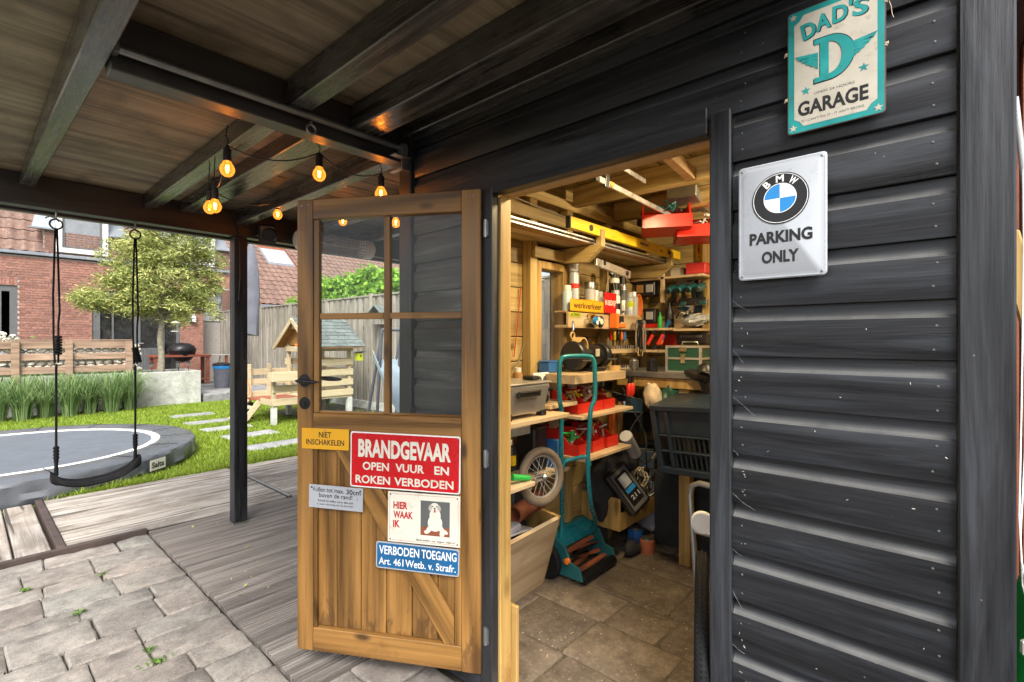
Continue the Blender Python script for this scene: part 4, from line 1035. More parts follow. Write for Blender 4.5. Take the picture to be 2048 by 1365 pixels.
for s_ in range(6):
    mb = MB(); mb.ball((0,0,0), 1, 8)
    for v in mb.v: v *= 1+.25*noise.noise(Vector(v)*1.3+Vector((s_*5,0,0)))
    mes.append(mb.mesh('stone', M['gabion'], 0, True))
rnd = random.Random(2); Ts = []
z = .78
while z < 1.30:
    x = .1
    while x < 2.5:
        w_ = rnd.uniform(.05, .085); Ts.append((rnd.randrange(6), Matrix.Translation((x+w_, -.12+rnd.uniform(-.02, .02), z-.7+.02)) @ Matrix.Rotation(rnd.uniform(-.5, .5), 4, 'Y') @ Matrix.Diagonal((w_, .07, .047, 1)))); x += w_*1.9
    z += .082
pieces(gb, 'stone', mes, Ts)
MB().box(-4, 2.44, 13.2, 13.3, .70, 1.37).build('backing', M['grey_pl'], gb, 0, False, True)
# ornamental grasses
def grassclump(x, y, sd, label):
    r2 = random.Random(sd); o = thing('ornamental_grass', label, 'grass plant', (x, y, 0), 0, 'ornamental grasses along the white wall'); mb = MB()
    for _ in range(420):
        a = r2.uniform(0, 6.283); L_ = r2.uniform(.5, 1.05); sp = r2.uniform(.25, .85); b0 = r2.random()*.12; w_ = .011
        pts = []
        for i in range(6):
            t = i/5; pts.append(Vector((math.cos(a)*(b0+sp*t**1.7), math.sin(a)*(b0+sp*t**1.7), L_*math.sin(t*2.25)*.80)))
        pd = Vector((-math.sin(a), math.cos(a), 0)); vs = []
        for i, p in enumerate(pts): ww = w_*(1-i/5.3); vs += [p-pd*ww/2, p+pd*ww/2]
        mb.add(vs, [(2*i, 2*i+1, 2*i+3, 2*i+2) for i in range(5)])
    mb.build('blades', M['reed'], o)
gl = ['arching green grass clump at the left edge of the photo, before the low white wall', 'second grass clump from the left before the white wall', 'grass clump just left of the first swing rope', 'grass clump seen right of the first swing rope', 'grass clump in the middle of the row before the white wall', 'grass clump left of the second swing rope', 'grass clump beside the planter, last of the row']
for i in range(7): grassclump(.42+i*.31, 12.22-(i % 2)*.14+.03*i, i+1, gl[i])
for i, (x, y) in enumerate(((5.3, 10.6), (5.2, 9.9))):
    r2 = random.Random(i+50); o = thing('border_grass', ['tall thin green plant beside the playhouse steps', 'green plant growing under the playhouse porch'][i], 'plant', (x, y, 0)); mb = MB()
    for _ in range(90):
        a = r2.uniform(0, 6.283); L_ = r2.uniform(.3, .75); sp = r2.uniform(.05, .3)
        p = [Vector((math.cos(a)*sp*t, math.sin(a)*sp*t, L_*t)) for t in (0, .5, 1)]; pd = Vector((-math.sin(a), math.cos(a), 0))*.008
        mb.add([p[0]-pd, p[0]+pd, p[1]-pd, p[1]+pd, p[2]], [(0,1,3,2), (2,3,4)])
    mb.build('blades', M['reed'], o)
# planter with tree
pt = thing('planter', 'raised lime-washed masonry planter holding the small tree', 'planter', (3.06, 13.3, 0))
mb = MB().box(2.46, 3.66, 12.75, 12.85, -.02, .72).box(2.46, 3.66, 13.85, 13.95, -.02, .72).box(2.46, 2.56, 12.851, 13.849, -.02, .72).box(3.56, 3.66, 12.851, 13.849, -.02, .72)
mb.build('wall', M['render'], pt, .012, False, True)
MB().box(2.56, 3.56, 12.85, 13.85, .5, .665).build('soil', M['soil'], pt, 0, False, True)
mb = MB(); r2 = random.Random(8)
for _ in range(500):
    mb.obox((r2.uniform(2.6, 3.5), r2.uniform(12.88, 13.5), .672+r2.random()*.01), (r2.uniform(.02, .05), .015, .006), (r2.uniform(-.3, .3), r2.uniform(-.3, .3), r2.uniform(0, 3)))
o = mb.build('bark_mulch', M['brownrust'], pt, 0, False, True); o['kind'] = 'stuff'
def tree(name, label, base, tips, trunk, leaves, ls, mat, crown, sd=1, cat_='tree', droop=0, col_leaf=None):
    """trunk: list of (pt, r); crown: list of (centre, radii)"""
    r2 = random.Random(sd); o = thing(name, label, cat_, base); mb = MB()
    mb.tube([p for p, r_ in trunk], [r_ for p, r_ in trunk], 10)
    top = Vector(trunk[-1][0]); ends = []
    for i in range(tips):
        c, rad = crown[i % len(crown)]; e = Vector(c) + Vector([r2.uniform(-.75, .75)*q for q in rad])
        m_ = top.lerp(e, .45) + Vector((r2.gauss(0, .06), r2.gauss(0, .06), .08)); st = Vector(trunk[r2.choice([-1, -1, -2])][0])
        mb.tube([st, m_, e], [.022, .012, .004], 6); ends.append((m_, e))
        for _ in range(3):
            q = m_.lerp(e, r2.uniform(.1, .9)); f = q + Vector((r2.gauss(0, .22), r2.gauss(0, .22), r2.gauss(.02, .16))); mb.tube([q, f], [.006, .002], 4); ends.append((q, f))
    mb.build('trunk', M['bark'], o, 0, True)
    mb = MB(); cl = []
    for c, rad in crown:
        for _ in range(int(22*rad[0]*rad[2]*3)+6):
            while True:
                p = Vector([r2.uniform(-1, 1) for _ in range(3)])
                if p.length < 1: break
            p = p * (.6+.4*p.length)**.3
            cl.append((Vector(c)+Vector([p[i]*rad[i] for i in range(3)]), r2.uniform(.10, .24)))
    cl += [(e, r2.uniform(.08, .18)) for _, e in ends]
    per = max(1, leaves//len(cl))
    for c, cr in cl:
        for _ in range(per):
            p = c + Vector((r2.gauss(0, cr*.55), r2.gauss(0, cr*.55), r2.gauss(0, cr*.42)))
            d = Vector((r2.gauss(0, 1), r2.gauss(0, 1), r2.gauss(-droop, .6))).normalized(); n2 = d.cross(Vector((r2.gauss(0, 1), r2.gauss(0, 1), r2.gauss(0, 1)))).normalized()
            L_ = ls[0]*r2.uniform(.6, 1.3); w_ = ls[1]*r2.uniform(.7, 1.2)
            mb.add([p, p+d*L_*.45+n2*w_/2, p+d*L_, p+d*L_*.45-n2*w_/2], [(0,1,2,3)])
    mb.build('crown', M[mat], o)
    return o
tree('ornamental_tree', 'small round-headed tree with variegated cream and green leaves in the planter', (3.0, 13.25, .66), 34,
     [((0,0,0), .085), ((.02,0,.4), .065), ((-.01,0,.8), .06), ((.03,0,1.15), .055), ((0,0,1.35), .05)], 34000, (.105, .026), 'willow',
     [((0,0,2.1), (1.0,.9,.72)), ((.2,0,2.95), (.85,.8,.6)), ((-.7,-.1,1.8), (.62,.5,.40)), ((.9,.3,2.0), (.6,.6,.5)), ((.5,.1,1.5), (.75,.6,.34)), ((-.35,0,2.6), (.7,.6,.5)), ((-1.2,-.2,1.62), (.35,.3,.18)), ((.2,0,3.5), (.6,.6,.4)), ((.9,.3,2.75), (.5,.5,.4))], 3, droop=.3)
fd = thing('bird_feeder', 'small clear bird feeder with a pale lid hanging from the tree', 'bird feeder', (3.2, 12.9, 1.75))
MB().lathe([(.0, .30), (.05, .28), (.10, .25), (.10, .24)], (3.2, 12.9, 1.55), (0,0,1), 16).build('lid', M['cream_tin'], fd, 0, True, True)
MB().cyl((3.2, 12.9, 1.62), (3.2, 12.9, 1.79), .06, .06, 16).build('tube', M['glass'], fd, 0, True, True)
MB().cyl((3.2, 12.9, 1.60), (3.2, 12.9, 1.62), .09, .09, 16).build('tray', M['cream_tin'], fd, 0, True, True)
for i, (x, y) in enumerate(((2.78, 12.98), (3.28, 13.0), (3.5, 13.1))):
    t_ = thing('solar_light', ['black solar garden lamp left of the tree trunk', 'black solar garden lamp right of the tree trunk', 'black solar garden lamp at the right rim of the planter'][i], 'garden lamp', (x, y, .66), 0, 'solar lamps in the planter')
    MB().cyl((0,0,0), (0,0,.16), .007).build('stake', M['iron'], t_); MB().cyl((0,0,.155), (0,0,.24), .03, .035, 12).build('lens', M['skyglass'], t_, 0, True); MB().lathe([(.042, .24), (.045, .25), (.02, .275), (0, .277)], (0,0,0), (0,0,1), 12).build('cap', M['blackpl'], t_, 0, True)

# ------------------------------------------------------------------ side fence
fe = thing('side_fence', 'tall weathered vertical board fence along the right side of the garden', 'fence', (5.6, 12, 0))
bm_ = [MB().box(-.011, .011, -.07, .07, 0, 2.28+.012*k).mesh('fence_board', M['fence'], .003) for k in range(3)]
rnd = random.Random(5); Ts = []; y = 2.0; i = 0
while y < 19.4:
    Ts.append((rnd.randrange(3), Matrix.Translation(((-.024 if i % 2 else .0), y-12, 0)) @ Matrix.Rotation(rnd.uniform(-.008, .008), 4, 'X'))); y += .118; i += 1
pieces(fe, 'fence_board', bm_, Ts, key=lambda m: m.translation.y)
MB().box(5.55, 5.66, 1.9, 19.45, 2.30, 2.335).build('cap', M['fence'], fe, .003, False, True)
for k in range(10):
    y = 3.24+k*1.83; MB().box(5.535, 5.574, y, y+.095, 0, 2.36).build('post', M['fence'], fe, .003, False, True)
MB().box(5.545, 5.59, 5.1, 19.4, 0, .16).build('kick_board', M['render'], fe, .003, False, True)
# bright shrub behind the fence
tree('maple_bush', 'bright green maple foliage rising behind the board fence', (7.2, 12.2, 0), 26, [((0,0,0), .08), ((0,0,1.2), .06), ((0,0,2.0), .05)], 17000, (.15, .10), 'maple',
     [((0,0,2.55), (.8,2.3,.62)), ((.1,1.2,2.75), (.7,1.0,.5)), ((0,-1.2,2.65), (.7,1.1,.55)), ((0,2.1,2.4), (.6,.8,.4)), ((0,-2.6,2.5), (.6,.9,.45))], 6, 'bush')
# cantilever parasol folded in its cover
pz = thing('folded_parasol', 'cantilever parasol folded inside a long slate grey cover', 'parasol', (3.31, 9.45, 0))
pc = Vector((3.30, 8.87, 0))
mb = MB()
vs = []; fs = []; prof = [(1.50, .115), (1.9, .12), (2.2, .125), (2.6, .11), (2.9, .08), (3.05, .03)]
for z_, r_ in prof:
    for k in range(14):
        a = 2*math.pi*k/14; q = 1+.22*noise.noise(Vector((math.cos(a)*2, math.sin(a)*2, z_*1.5))); vs.append((pc.x+math.cos(a)*r_*q, pc.y+math.sin(a)*r_*q, z_+.02*math.sin(a*2)*(z_ < 1.6)))
for i in range(len(prof)-1):
    for k in range(14): fs.append((i*14+k, i*14+(k+1)%14, (i+1)*14+(k+1)%14, (i+1)*14+k))
fs += [tuple(range(14)), tuple(range(70, 84))]
mb.add(vs, fs).build('cover', M['cover'], pz, 0, True, True)
MB().tube([(3.31, 9.45, 0), (3.31, 9.45, 2.6), (3.31, 9.3, 3.05), (3.30, 8.87, 3.12)], .026, 10).build('mast', M['grey_frame'], pz, 0, True, True)
MB().box(3.24, 3.38, 9.36, 9.52, 0, .02).build('base', M['grey_frame'], pz, .01, False, True)

# ------------------------------------------------------------------ playhouse
ph = thing('playhouse', 'cream painted wooden playhouse on stilts with a slate roof and small porch', 'playhouse', (4.5, 8.9, 0))
def pb(name, mb, mat='cream', bev=.004): return mb.build(name, M[mat], ph, bev, False, world=True)
X0, X1, Y0, Y1 = 4.12, 4.86, 8.32, 9.40
for (x, y) in ((X0, Y0), (X1-.07, Y0), (X0, Y1-.07), (X1-.07, Y1-.07)):
    pb('corner_post', MB().box(x+.005, x+.065, y+.005, y+.065, .40, 1.34))
    pb('stilt', MB().box(x-.01, x+.08, y-.01, y+.08, 0, .355), 'render')
for k in range(5):
    z = .40+k*.185
    if k < 4:
        pb('board', MB().box(X0-.02, X1+.02, Y0-.022, Y0, z, z+.115)); pb('board', MB().box(X1, X1+.02, Y0, Y1, z, z+.115)); pb('board', MB().box(X0-.02, X1+.02, Y1, Y1+.02, z, z+.115))
pb('board', MB().box(X0-.02, X1+.02, Y0-.022, Y0, 1.215, 1.30)); pb('floor', MB().box(X0, X1, Y0, Y1, .36, .395), 'cream')
pb('board', MB().box(X0-.022, X0, Y0, Y1, 1.20, 1.30))
RX0, RX1 = 3.98, 5.0; YE0, YE1, YR = 8.08, 9.62, 8.85; ZE, ZR = 1.30, 1.83
for sgn, ye in ((-1, YE0), (1, YE1)):
    fnr = lambda u, v, w_, ye=ye: (u, YR+(ye-YR)*v, ZR+(ZE-ZR)*v+w_)
    mb = MB().prism([(RX0, 0), (RX1, 0), (RX1, 1), (RX0, 1)], -.03, -.008, fnr); pb('roof_deck', mb, 'leather', 0)
    pb('barge_board', MB().beam((RX0-.012, YR, ZR-.05), (RX0-.012, ye, ZE-.05), .022, .085))
    if sgn < 0:
        rnd = random.Random(12)
        for r_ in range(8):
            v0 = r_/8; v1 = min(1.02, (r_+1.25)/8); x = RX0 - .01 - (r_ % 2)*.06
            while x < RX1:
                w_ = rnd.uniform(.13, .24); a = max(x, RX0-.015); b = min(x+w_-.004, RX1+.01)
                if b-a > .02:
                    mb = MB().add([fnr(a, v0, -.004), fnr(b, v0, -.004), fnr(b, v1, .010), fnr(a, v1, .010), fnr(a, v0, .002), fnr(b, v0, .002), fnr(b, v1, .017), fnr(a, v1, .017)], [(0,1,2,3), (4,5,6,7), (0,1,5,4), (1,2,6,5), (2,3,7,6), (3,0,4,7)])
                    pb('slate', mb, 'slate', 0)
                x += w_
    else:
        pb('roof_covering', MB().prism([(RX0, 0), (RX1, 0), (RX1, 1), (RX0, 1)], -.007, .008, fnr), 'slate', 0)
pb('gable_board', MB().prism([(YR-.24, 1.62), (YR+.24, 1.62), (YR, 1.78)], 0, .02, lambda a, b, c: (RX0+.06+c, a, b)), 'cream', 0)
pb('gable_board', MB().prism([(YR-.66, 1.32), (YR+.66, 1.32), (YR+.25, 1.615), (YR-.25, 1.615)], 0, .02, lambda a, b, c: (RX0+.16+c, a, b)), 'leather', 0)
# porch
pb('porch_floor', MB().box(3.42, X0-.025, Y0+.02, Y1, .36, .39), 'redwood')
for (x, y) in ((3.42, Y0), (3.42, Y1-.05), (3.76, Y1-.05)): pb('porch_post', MB().box(x, x+.06, y, y+.06, .30, .98 if y > 9 else .86))
for z in (.34, .56, .74):
    pb('porch_rail', MB().box(3.42, X0-.025, Y0-.022, Y0-.002, z-.02, z+.10)); pb('porch_rail', MB().box(3.42, X0-.025, Y1+.001, Y1+.02, z+.04, z+.15))
pb('porch_rail', MB().box(3.395, 3.415, Y0, 8.75, .33, .43)); pb('stilt', MB().box(3.42, 3.50, Y0, Y0+.08, 0, .298), 'render')
pb('stilt', MB().box(3.42, 3.50, Y1-.08, Y1, 0, .298), 'iron')
for y in (8.78, 9.32): pb('stair_string', MB().beam((3.40, y, .37), (3.12, y, .02), .03, .09))
for k in range(2): pb('stair_tread', MB().box(3.17+k*.11, 3.30+k*.11, 8.79, 9.31, .11+k*.12, .135+k*.12))
bx_ = thing('sandbox_table', 'small cream wooden box mounted on the playhouse porch railing', 'wooden box', (3.5, 8.1, .8))
MB().box(3.33, 3.80, 8.10, 8.29, .87, .885).box(3.33, 3.80, 8.10, 8.115, .74, .87).box(3.33, 3.345, 8.115, 8.29, .74, .87).box(3.785, 3.80, 8.115, 8.29, .74, .87).build('box', M['cream'], bx_, .002, False, True)
br = thing('scrubbing_broom', 'upright broom with an orange brush head leaning on the playhouse porch', 'broom', (3.8, 8.2, .1))
MB().cyl((3.80, 8.06, .30), (3.86, 8.22, 1.27), .011).build('handle', M['grey_pl'], br, 0, True, True)
MB().obox((3.865, 8.22, 1.285), (.26, .05, .03), (0,0,.3)).build('head', M['grey_pl'], br, .003, False, True)
MB().obox((3.865, 8.22, 1.325), (.25, .055, .05), (0,0,.3)).build('bristles', M['orange'], br, .004, False, True)
bh = thing('birdhouse', 'little yellow birdhouse fixed to the right corner of the playhouse', 'birdhouse', (4.93, 8.25, 1.05))
MB().obox((4.95, 8.22, 1.10), (.12, .10, .14), (0,0,.2)).build('box', M['lime'], bh, .003, False, True); MB().obox((4.95, 8.215, 1.185), (.17, .15, .015), (R(-12),0,.2)).build('roof', M['slate'], bh, .002, False, True)
MB().cyl((4.955, 8.169, 1.12), (4.957, 8.162, 1.12), .018).build('hole', M['black'], bh, 0, False, True)
bh = thing('birdhouse', 'weathered wooden birdhouse with grey roof high on the board fence', 'birdhouse', (5.5, 8.9, 1.95))
MB().box(5.42, 5.53, 8.25, 8.50, 1.72, 1.95).build('box', M['fence'], bh, .003, False, True)
MB().prism([(8.16, 1.93), (8.375, 2.08), (8.59, 1.93), (8.59, 1.95), (8.375, 2.10), (8.16, 1.95)], 5.36, 5.55, lambda a, b, c: (c, a, b)).build('roof', M['slate'], bh, 0, False, True)
MB().cyl((5.421, 8.375, 1.87), (5.414, 8.375, 1.87), .025).build('hole', M['black'], bh, 0, False, True)
hs_ = thing('garden_hose', 'thin orange cord looped on the playhouse railing', 'cord', (3.4, 9.4, .6))
MB().tube([(3.38+.03*math.sin(i*.9), 9.36+.16*math.cos(i*.45), .62+.20*math.sin(i*.45)) for i in range(15)], .006, 6).build('cord', M['orange'], hs_, 0, True, True)
# slide behind the shed corner
sl = thing('garden_slide', 'pale blue plastic garden slide seen through the lower door panes', 'slide', (3.6, 5.2, 0))
vs = []; fs = []; n2 = 12
for i in range(n2+1):
    t = i/n2; x = 3.74+.05*t; y = 5.55-.95*t; z = 1.0*(1-t)**1.5+.16
    for (dx, dz) in ((-.20, .12), (-.19, .12), (-.16, 0), (.16, 0), (.19, .12), (.20, .12), (.17, -.02), (-.17, -.02)): vs.append((x+dx, y, z+dz))
for i in range(n2):
    for j in range(8): fs.append((i*8+j, i*8+(j+1)%8, (i+1)*8+(j+1)%8, (i+1)*8+j))
MB().add(vs, fs).build('chute', M['slide'], sl, 0, True, True)
MB().cyl((3.61, 5.6, 0), (3.61, 5.45, 1.55), .02).cyl((3.91, 5.6, 0), (3.91, 5.45, 1.55), .02).cyl((3.61, 5.45, 1.55), (3.91, 5.45, 1.55), .02).cyl((3.61, 5.9, 0), (3.61, 5.45, 1.5), .02).cyl((3.91, 5.9, 0), (3.91, 5.45, 1.5), .02).build('frame', M['cover'], sl, 0, True, True)
# bin
bn = thing('waste_bin', 'dark plastic waste bin with a pale blue bag rim on the patio', 'bin', (4.58, 14.27, .16))
MB().lathe([(.16, 0), (.17, .02), (.20, .52), (.205, .60)], (0,0,0), (0,0,1), 24).build('body', M['cover'], bn, 0, True)
MB().lathe([(.208, .50), (.215, .53), (.21, .58)], (0,0,0), (0,0,1), 24).build('bag_rim', M['bmwblue'], bn, 0, True)
MB().lathe([(.22, .585), (.22, .62), (.18, .65), (0, .67)], (0,0,0), (0,0,1), 24).build('lid', M['blackpl'], bn, 0, True)
# barbecue
bq = thing('barbecue', 'round black kettle barbecue in a red-brown wooden cart with side table', 'barbecue', (4.25, 16.1, .16))
def q_(name, mb, mat, bev=0, sm=False): return mb.build(name, M[mat], bq, bev, sm)
q_('table_top', MB().box(-.85, .55, -.3, .3, .78, .84), 'redwood', .005); q_('shelf', MB().box(-.75, .45, -.27, .27, .12, .15), 'redwood', .005)
for x in (-.80, .43):
    for y in (-.27, .20): q_('leg', MB().box(x, x+.08, y, y+.07, 0, .779), 'redwood', .004)
q_('side_table', MB().box(.56, 1.05, -.25, .25, .80, .83), 'grey_pl', .004); q_('leg', MB().box(.95, 1.01, -.2, -.14, 0, .799), 'redwood', .004); q_('brace', MB().beam((.62, -.22, .12), (.80, -.22, .79), .03, .03), 'galv')
q_('kettle', MB().lathe([(.02, .62), (.20, .68), (.30, .80), (.33, .93), (.34, .95)], (-.1, 0, 0), (0,0,1), 28), 'iron', 0, True)
q_('lid', MB().lathe([(.345, .955), (.34, 1.0), (.29, 1.09), (.18, 1.16), (0, 1.18)], (-.1, 0, 0), (0,0,1), 28), 'iron', 0, True)
q_('lid_handle', MB().tube([(-.2, -.05, 1.15), (-.19, -.07, 1.22), (-.01, -.07, 1.22), (0, -.05, 1.15)], .009, 8), 'chrome', 0, True)

# ================================================================== HOUSES
def bricks(parent, rects, yf, mat, name='brick', limit=300, z0=.16, z1=3.5, x0=0, x1=1):
    """running bond over x0..x1,z0..z1 with openings rects (xa,xb,za,zb)"""
    me = [MB().box(0, .205, -.012, .05, 0, .052).mesh('brick', M[mat])]; Ts = []; r2 = random.Random(11); hf = {}
    z = z0; r_ = 0
    while z < z1-.05:
        x = x0 - (r_ % 2)*.108
        while x < x1-.05:
            a, b = max(x, x0), min(x+.205, x1)
            for (xa, xb, za, zb) in rects:
                if z+.052 > za and z < zb:
                    if a < xa < b: b = xa
                    elif a < xb < b: a = xb
                    elif a >= xa and b <= xb: b = a
            if b-a > .03: Ts.append((0, Matrix.Translation((a, yf+r2.uniform(-.003, .003), z)) @ Matrix.Diagonal(((b-a)/.205, 1, 1, 1))))
            x += .216
        z += .0635; r_ += 1
    pieces(parent, name, me, Ts, limit)
ha = thing('brick_house', 'red brick terraced house with grey frames and brown clay tiles', 'house', (0, 17, .16))
def hb(name, mb, mat, bev=0, par=None): return mb.build(name, M[mat], par or ha, bev, False, world=True)
hb('wall', MB().box(-6, -.6, 17.0, 17.2, .1, 3.5).box(.935, 2.33, 17.0, 17.2, .1, 3.5).box(4.33, 4.93, 17.0, 17.2, .1, 3.5).box(-.6, .935, 17.0, 17.2, 2.74, 3.5).box(2.33, 4.33, 17.0, 17.2, 2.74, 3.5).box(4.931, 5.66, 17.0, 17.2, 2.98, 3.5), 'mortar')
hb('wall', MB().box(4.931, 5.66, 17.6, 17.8, .1, 2.97), 'mortar'); hb('wall', MB().box(4.80, 4.93, 17.201, 22, .1, 3.5), 'mortar')
ha_rects = [(-.6, .935, 0, 2.74), (2.33, 4.33, 0, 2.74), (4.93, 6, 0, 2.98)]
tmp = ob('brickwork', None) ; 
bpy.data.objects.remove(tmp)
class Off: pass
def bricks_w(parent, rects, yf, mat, **k):
    o = MW[parent.name].translation
    r2 = [(a-o.x, b-o.x, c-o.z, d-o.z) for a, b, c, d in rects]
    bricks(parent, r2, yf-o.y, mat, z0=k['z0']-o.z, z1=k['z1']-o.z, x0=k['x0']-o.x, x1=k['x1']-o.x)
bricks_w(ha, ha_rects + [(2.33, 4.33, 2.70, 2.96)] + [(-.6, .935, 2.7, 2.96)], 17.0, 'brick', z0=.17, z1=3.49, x0=.1, x1=5.66)
sol = MB().box(-.028, .028, -.016, .05, 0, .20).mesh('brick', M['brick'])
for i in range(31): ob('lintel_brick', sol, ha, (2.36+i*.0645, 0, 2.75-.16))
for i in range(13): ob('lintel_brick', sol, ha, (.12+i*.0645, 0, 2.75-.16))
hb('gutter', MB().box(-6, 5.7, 16.90, 16.985, 3.52, 3.60), 'lead', .01)
# big garden doors
gd = hb('garden_door', MB().box(2.33, 2.50, 17.02, 17.10, .17, 2.735).box(4.24, 4.33, 17.02, 17.10, .17, 2.735).box(2.501, 4.239, 17.02, 17.10, 2.62, 2.735).box(2.75, 2.79, 17.02, 17.10, .17, 2.61).box(3.24, 3.38, 17.02, 17.10, .17, 2.61).box(3.84, 3.95, 17.02, 17.10, .17, 2.61).box(2.501, 3.23, 17.02, 17.10, .17, .3), 'grey_frame')
def sub(par, name, mb, mat): o = mb.build(name, M[mat], par); o.location = -MW[ha.name].translation; return o
sub(gd, 'pane', MB().box(2.505, 3.24, 17.06, 17.07, .3, 2.61), 'glass2'); sub(gd, 'pane', MB().box(3.385, 3.84, 17.06, 17.07, 1.2, 2.61), 'glass2'); sub(gd, 'pane', MB().box(3.955, 4.235, 17.06, 17.07, .3, 2.61), 'glass2')
sub(gd, 'panel', MB().box(3.385, 3.84, 17.05, 17.075, .18, 1.19), 'grey_frame')
for i in range(7): sub(gd, 'groove_board', MB().box(3.39+i*.064, 3.39+i*.064+.056, 17.035, 17.05, .2, 1.18), 'grey_frame')
sub(gd, 'handle', MB().box(3.28, 3.32, 17.0, 17.02, 1.15, 1.42).tube([(3.30, 17.0, 1.32), (3.30, 16.96, 1.32), (3.44, 16.96, 1.32)], .012, 6), 'chrome')
gd2 = hb('garden_door', MB().box(.80, .935, 17.02, 17.10, .17, 2.735).box(-.6, .80, 17.02, 17.10, 2.60, 2.735).box(.60, .66, 17.02, 17.10, .17, 2.60), 'grey_frame')
sub(gd2, 'pane', MB().box(-.6, .60, 17.06, 17.07, .17, 2.6), 'glass2'); sub(gd2, 'handle', MB().box(.70, .74, 17.0, 17.02, 1.12, 1.38).tube([(.72, 17.0, 1.28), (.72, 16.96, 1.28), (.58, 16.96, 1.28)], .012, 6), 'chrome')
# curtains and rooms
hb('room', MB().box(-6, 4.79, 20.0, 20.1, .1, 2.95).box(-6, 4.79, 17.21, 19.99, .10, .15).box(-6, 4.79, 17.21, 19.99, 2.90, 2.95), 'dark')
for x0_, x1_ in ((2.52, 2.74), (3.96, 4.2)):
    pts = []; n3 = 28
    mb = MB(); vs = [(x0_+(x1_-x0_)*i/n3, 17.2+.03*math.sin(i*1.5), z) for z in (.2, 2.55) for i in range(n3+1)]; fs = [(i, i+1, n3+2+i, n3+1+i) for i in range(n3)]
    hb('curtain', mb.add(vs, fs), 'curtain')
# roof of tiles and dormers
def tilemesh(mat='tile', w_=.24, L_=.36):
    mb = MB(); vs = []; prof = [(0, .004), (.03, .028), (.07, .034), (.11, .018), (.15, .003), (.20, .0), (.245, .010)]
    for y_, dz in ((0, .0), (L_, -.022)):
        for x_, z_ in prof: vs.append((x_, y_, z_+dz+.022))
    for x_, z_ in prof: vs.append((x_, 0, z_+.004))
    k = len(prof); fs = [(i, i+1, k+i+1, k+i) for i in range(k-1)] + [(i, 2*k+i, 2*k+i+1, i+1) for i in range(k-1)]
    return mb.add(vs, fs).mesh('roof_tile', M[mat], 0, True)
tm = tilemesh()
def tiles(parent, x0, x1, yb, zb, yt, zt, skip=None, limit=300):
    o = MW[parent.name].translation; L_ = math.hypot(yt-yb, zt-zb); a = math.atan2(zt-zb, yt-yb); rows = int(L_/.33); r2 = random.Random(3); Ts = []
    for r_ in range(rows+1):
        x = x0
        while x < x1-.1:
            y = yb+math.cos(a)*r_*.33; z = zb+math.sin(a)*r_*.33
            if not (skip and skip(x+.1, y, z)):
                Ts.append((0, Matrix.Translation((x-o.x, y-o.y, z-o.z)) @ Matrix.Rotation(a+r2.uniform(-.01, .01), 4, 'X') @ Matrix.Rotation(r2.uniform(-.008, .008), 4, 'Z')))
            x += .24
    pieces(parent, 'roof_tile', [tm], Ts, limit)
yt_, zt_ = 18.6, 6.2
hb('roof', MB().add([(-6, 17.0, 3.58), (5.66, 17.0, 3.58), (5.66, yt_, zt_), (-6, yt_, zt_), (-6, 17.4, 3.5), (5.66, 17.4, 3.5), (5.66, yt_+.3, zt_-.1), (-6, yt_+.3, zt_-.1)], [(0,1,2,3), (4,5,6,7), (0,1,5,4), (1,2,6,5), (2,3,7,6), (3,0,4,7)]), 'brownrust')
tiles(ha, -.2, 5.66, 16.96, 3.60, yt_-.04, zt_, lambda x, y, z: (1.40 < x < 5.66 and z < 4.25) or 1.45 < x < 2.85 and z < 5.6 or 4.0 < x < 5.4 and z < 5.6)
hb('dormer_base', MB().box(1.40, 5.66, 17.0, 17.3, 3.605, 4.20), 'mortar')
o_ = ha
bricks_w(ha, [], 17.0, 'brick2', z0=3.61, z1=4.20, x0=1.40, x1=5.66) if False else None
mb = MB(); z = 3.62; r_ = 0
while z < 4.18:
    x = 1.41 - (r_ % 2)*.1
    while x < 5.66: mb.box(max(x, 1.40), min(x+.205, 5.66), 16.988, 17.0-.001, z, z+.052); x += .216
    z += .0635; r_ += 1
o = hb('dormer_bricks', mb, 'brick2'); o['kind'] = 'stuff'
for (a, b) in ((1.62, 2.66), (4.22, 5.24)):
    d = hb('dormer_window', MB().box(a, a+.12, 16.93, 17.8, 3.66, 5.4).box(b-.12, b, 16.93, 17.8, 3.66, 5.4).box(a+.12, b-.12, 16.93, 17.02, 3.66, 3.78).box(a+.12, b-.12, 16.93, 17.8, 5.25, 5.4), 'pale_frame', .005)
    sub(d, 'sash', MB().box(a+.12, a+.17, 16.96, 17.02, 3.78, 5.25).box(b-.17, b-.12, 16.96, 17.02, 3.78, 5.25).box(a+.17, b-.17, 16.96, 17.02, 3.78, 3.83), 'grey_frame')
    sub(d, 'pane', MB().box(a+.17, b-.17, 16.99, 17.0, 3.83, 5.25), 'skyglass')
    sub(d, 'flashing', MB().add([(a-.45, 17.0, 4.22), (a-.01, 16.95, 4.22), (a-.01, 17.65, 5.3), (a-.2, 17.7, 5.3)], [(0,1,2,3)]), 'lead'); sub(d, 'flashing', MB().add([(b+.45, 17.0, 4.22), (b+.01, 16.95, 4.22), (b+.01, 17.65, 5.3), (b+.2, 17.7, 5.3)], [(0,1,2,3)]), 'lead')
    sub(d, 'flashing_strip', MB().box(a-.5, a-.01, 16.90, 17.02, 4.20, 4.235), 'lead'); sub(d, 'flashing_strip', MB().box(b+.01, b+.5, 16.90, 17.02, 4.20, 4.235), 'lead')
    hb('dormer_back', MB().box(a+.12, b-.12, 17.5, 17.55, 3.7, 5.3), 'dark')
sh = hb('roller_shutter', MB().box(4.96, 5.58, 17.5, 17.6, 2.55, 2.80), 'pale_frame', .01)
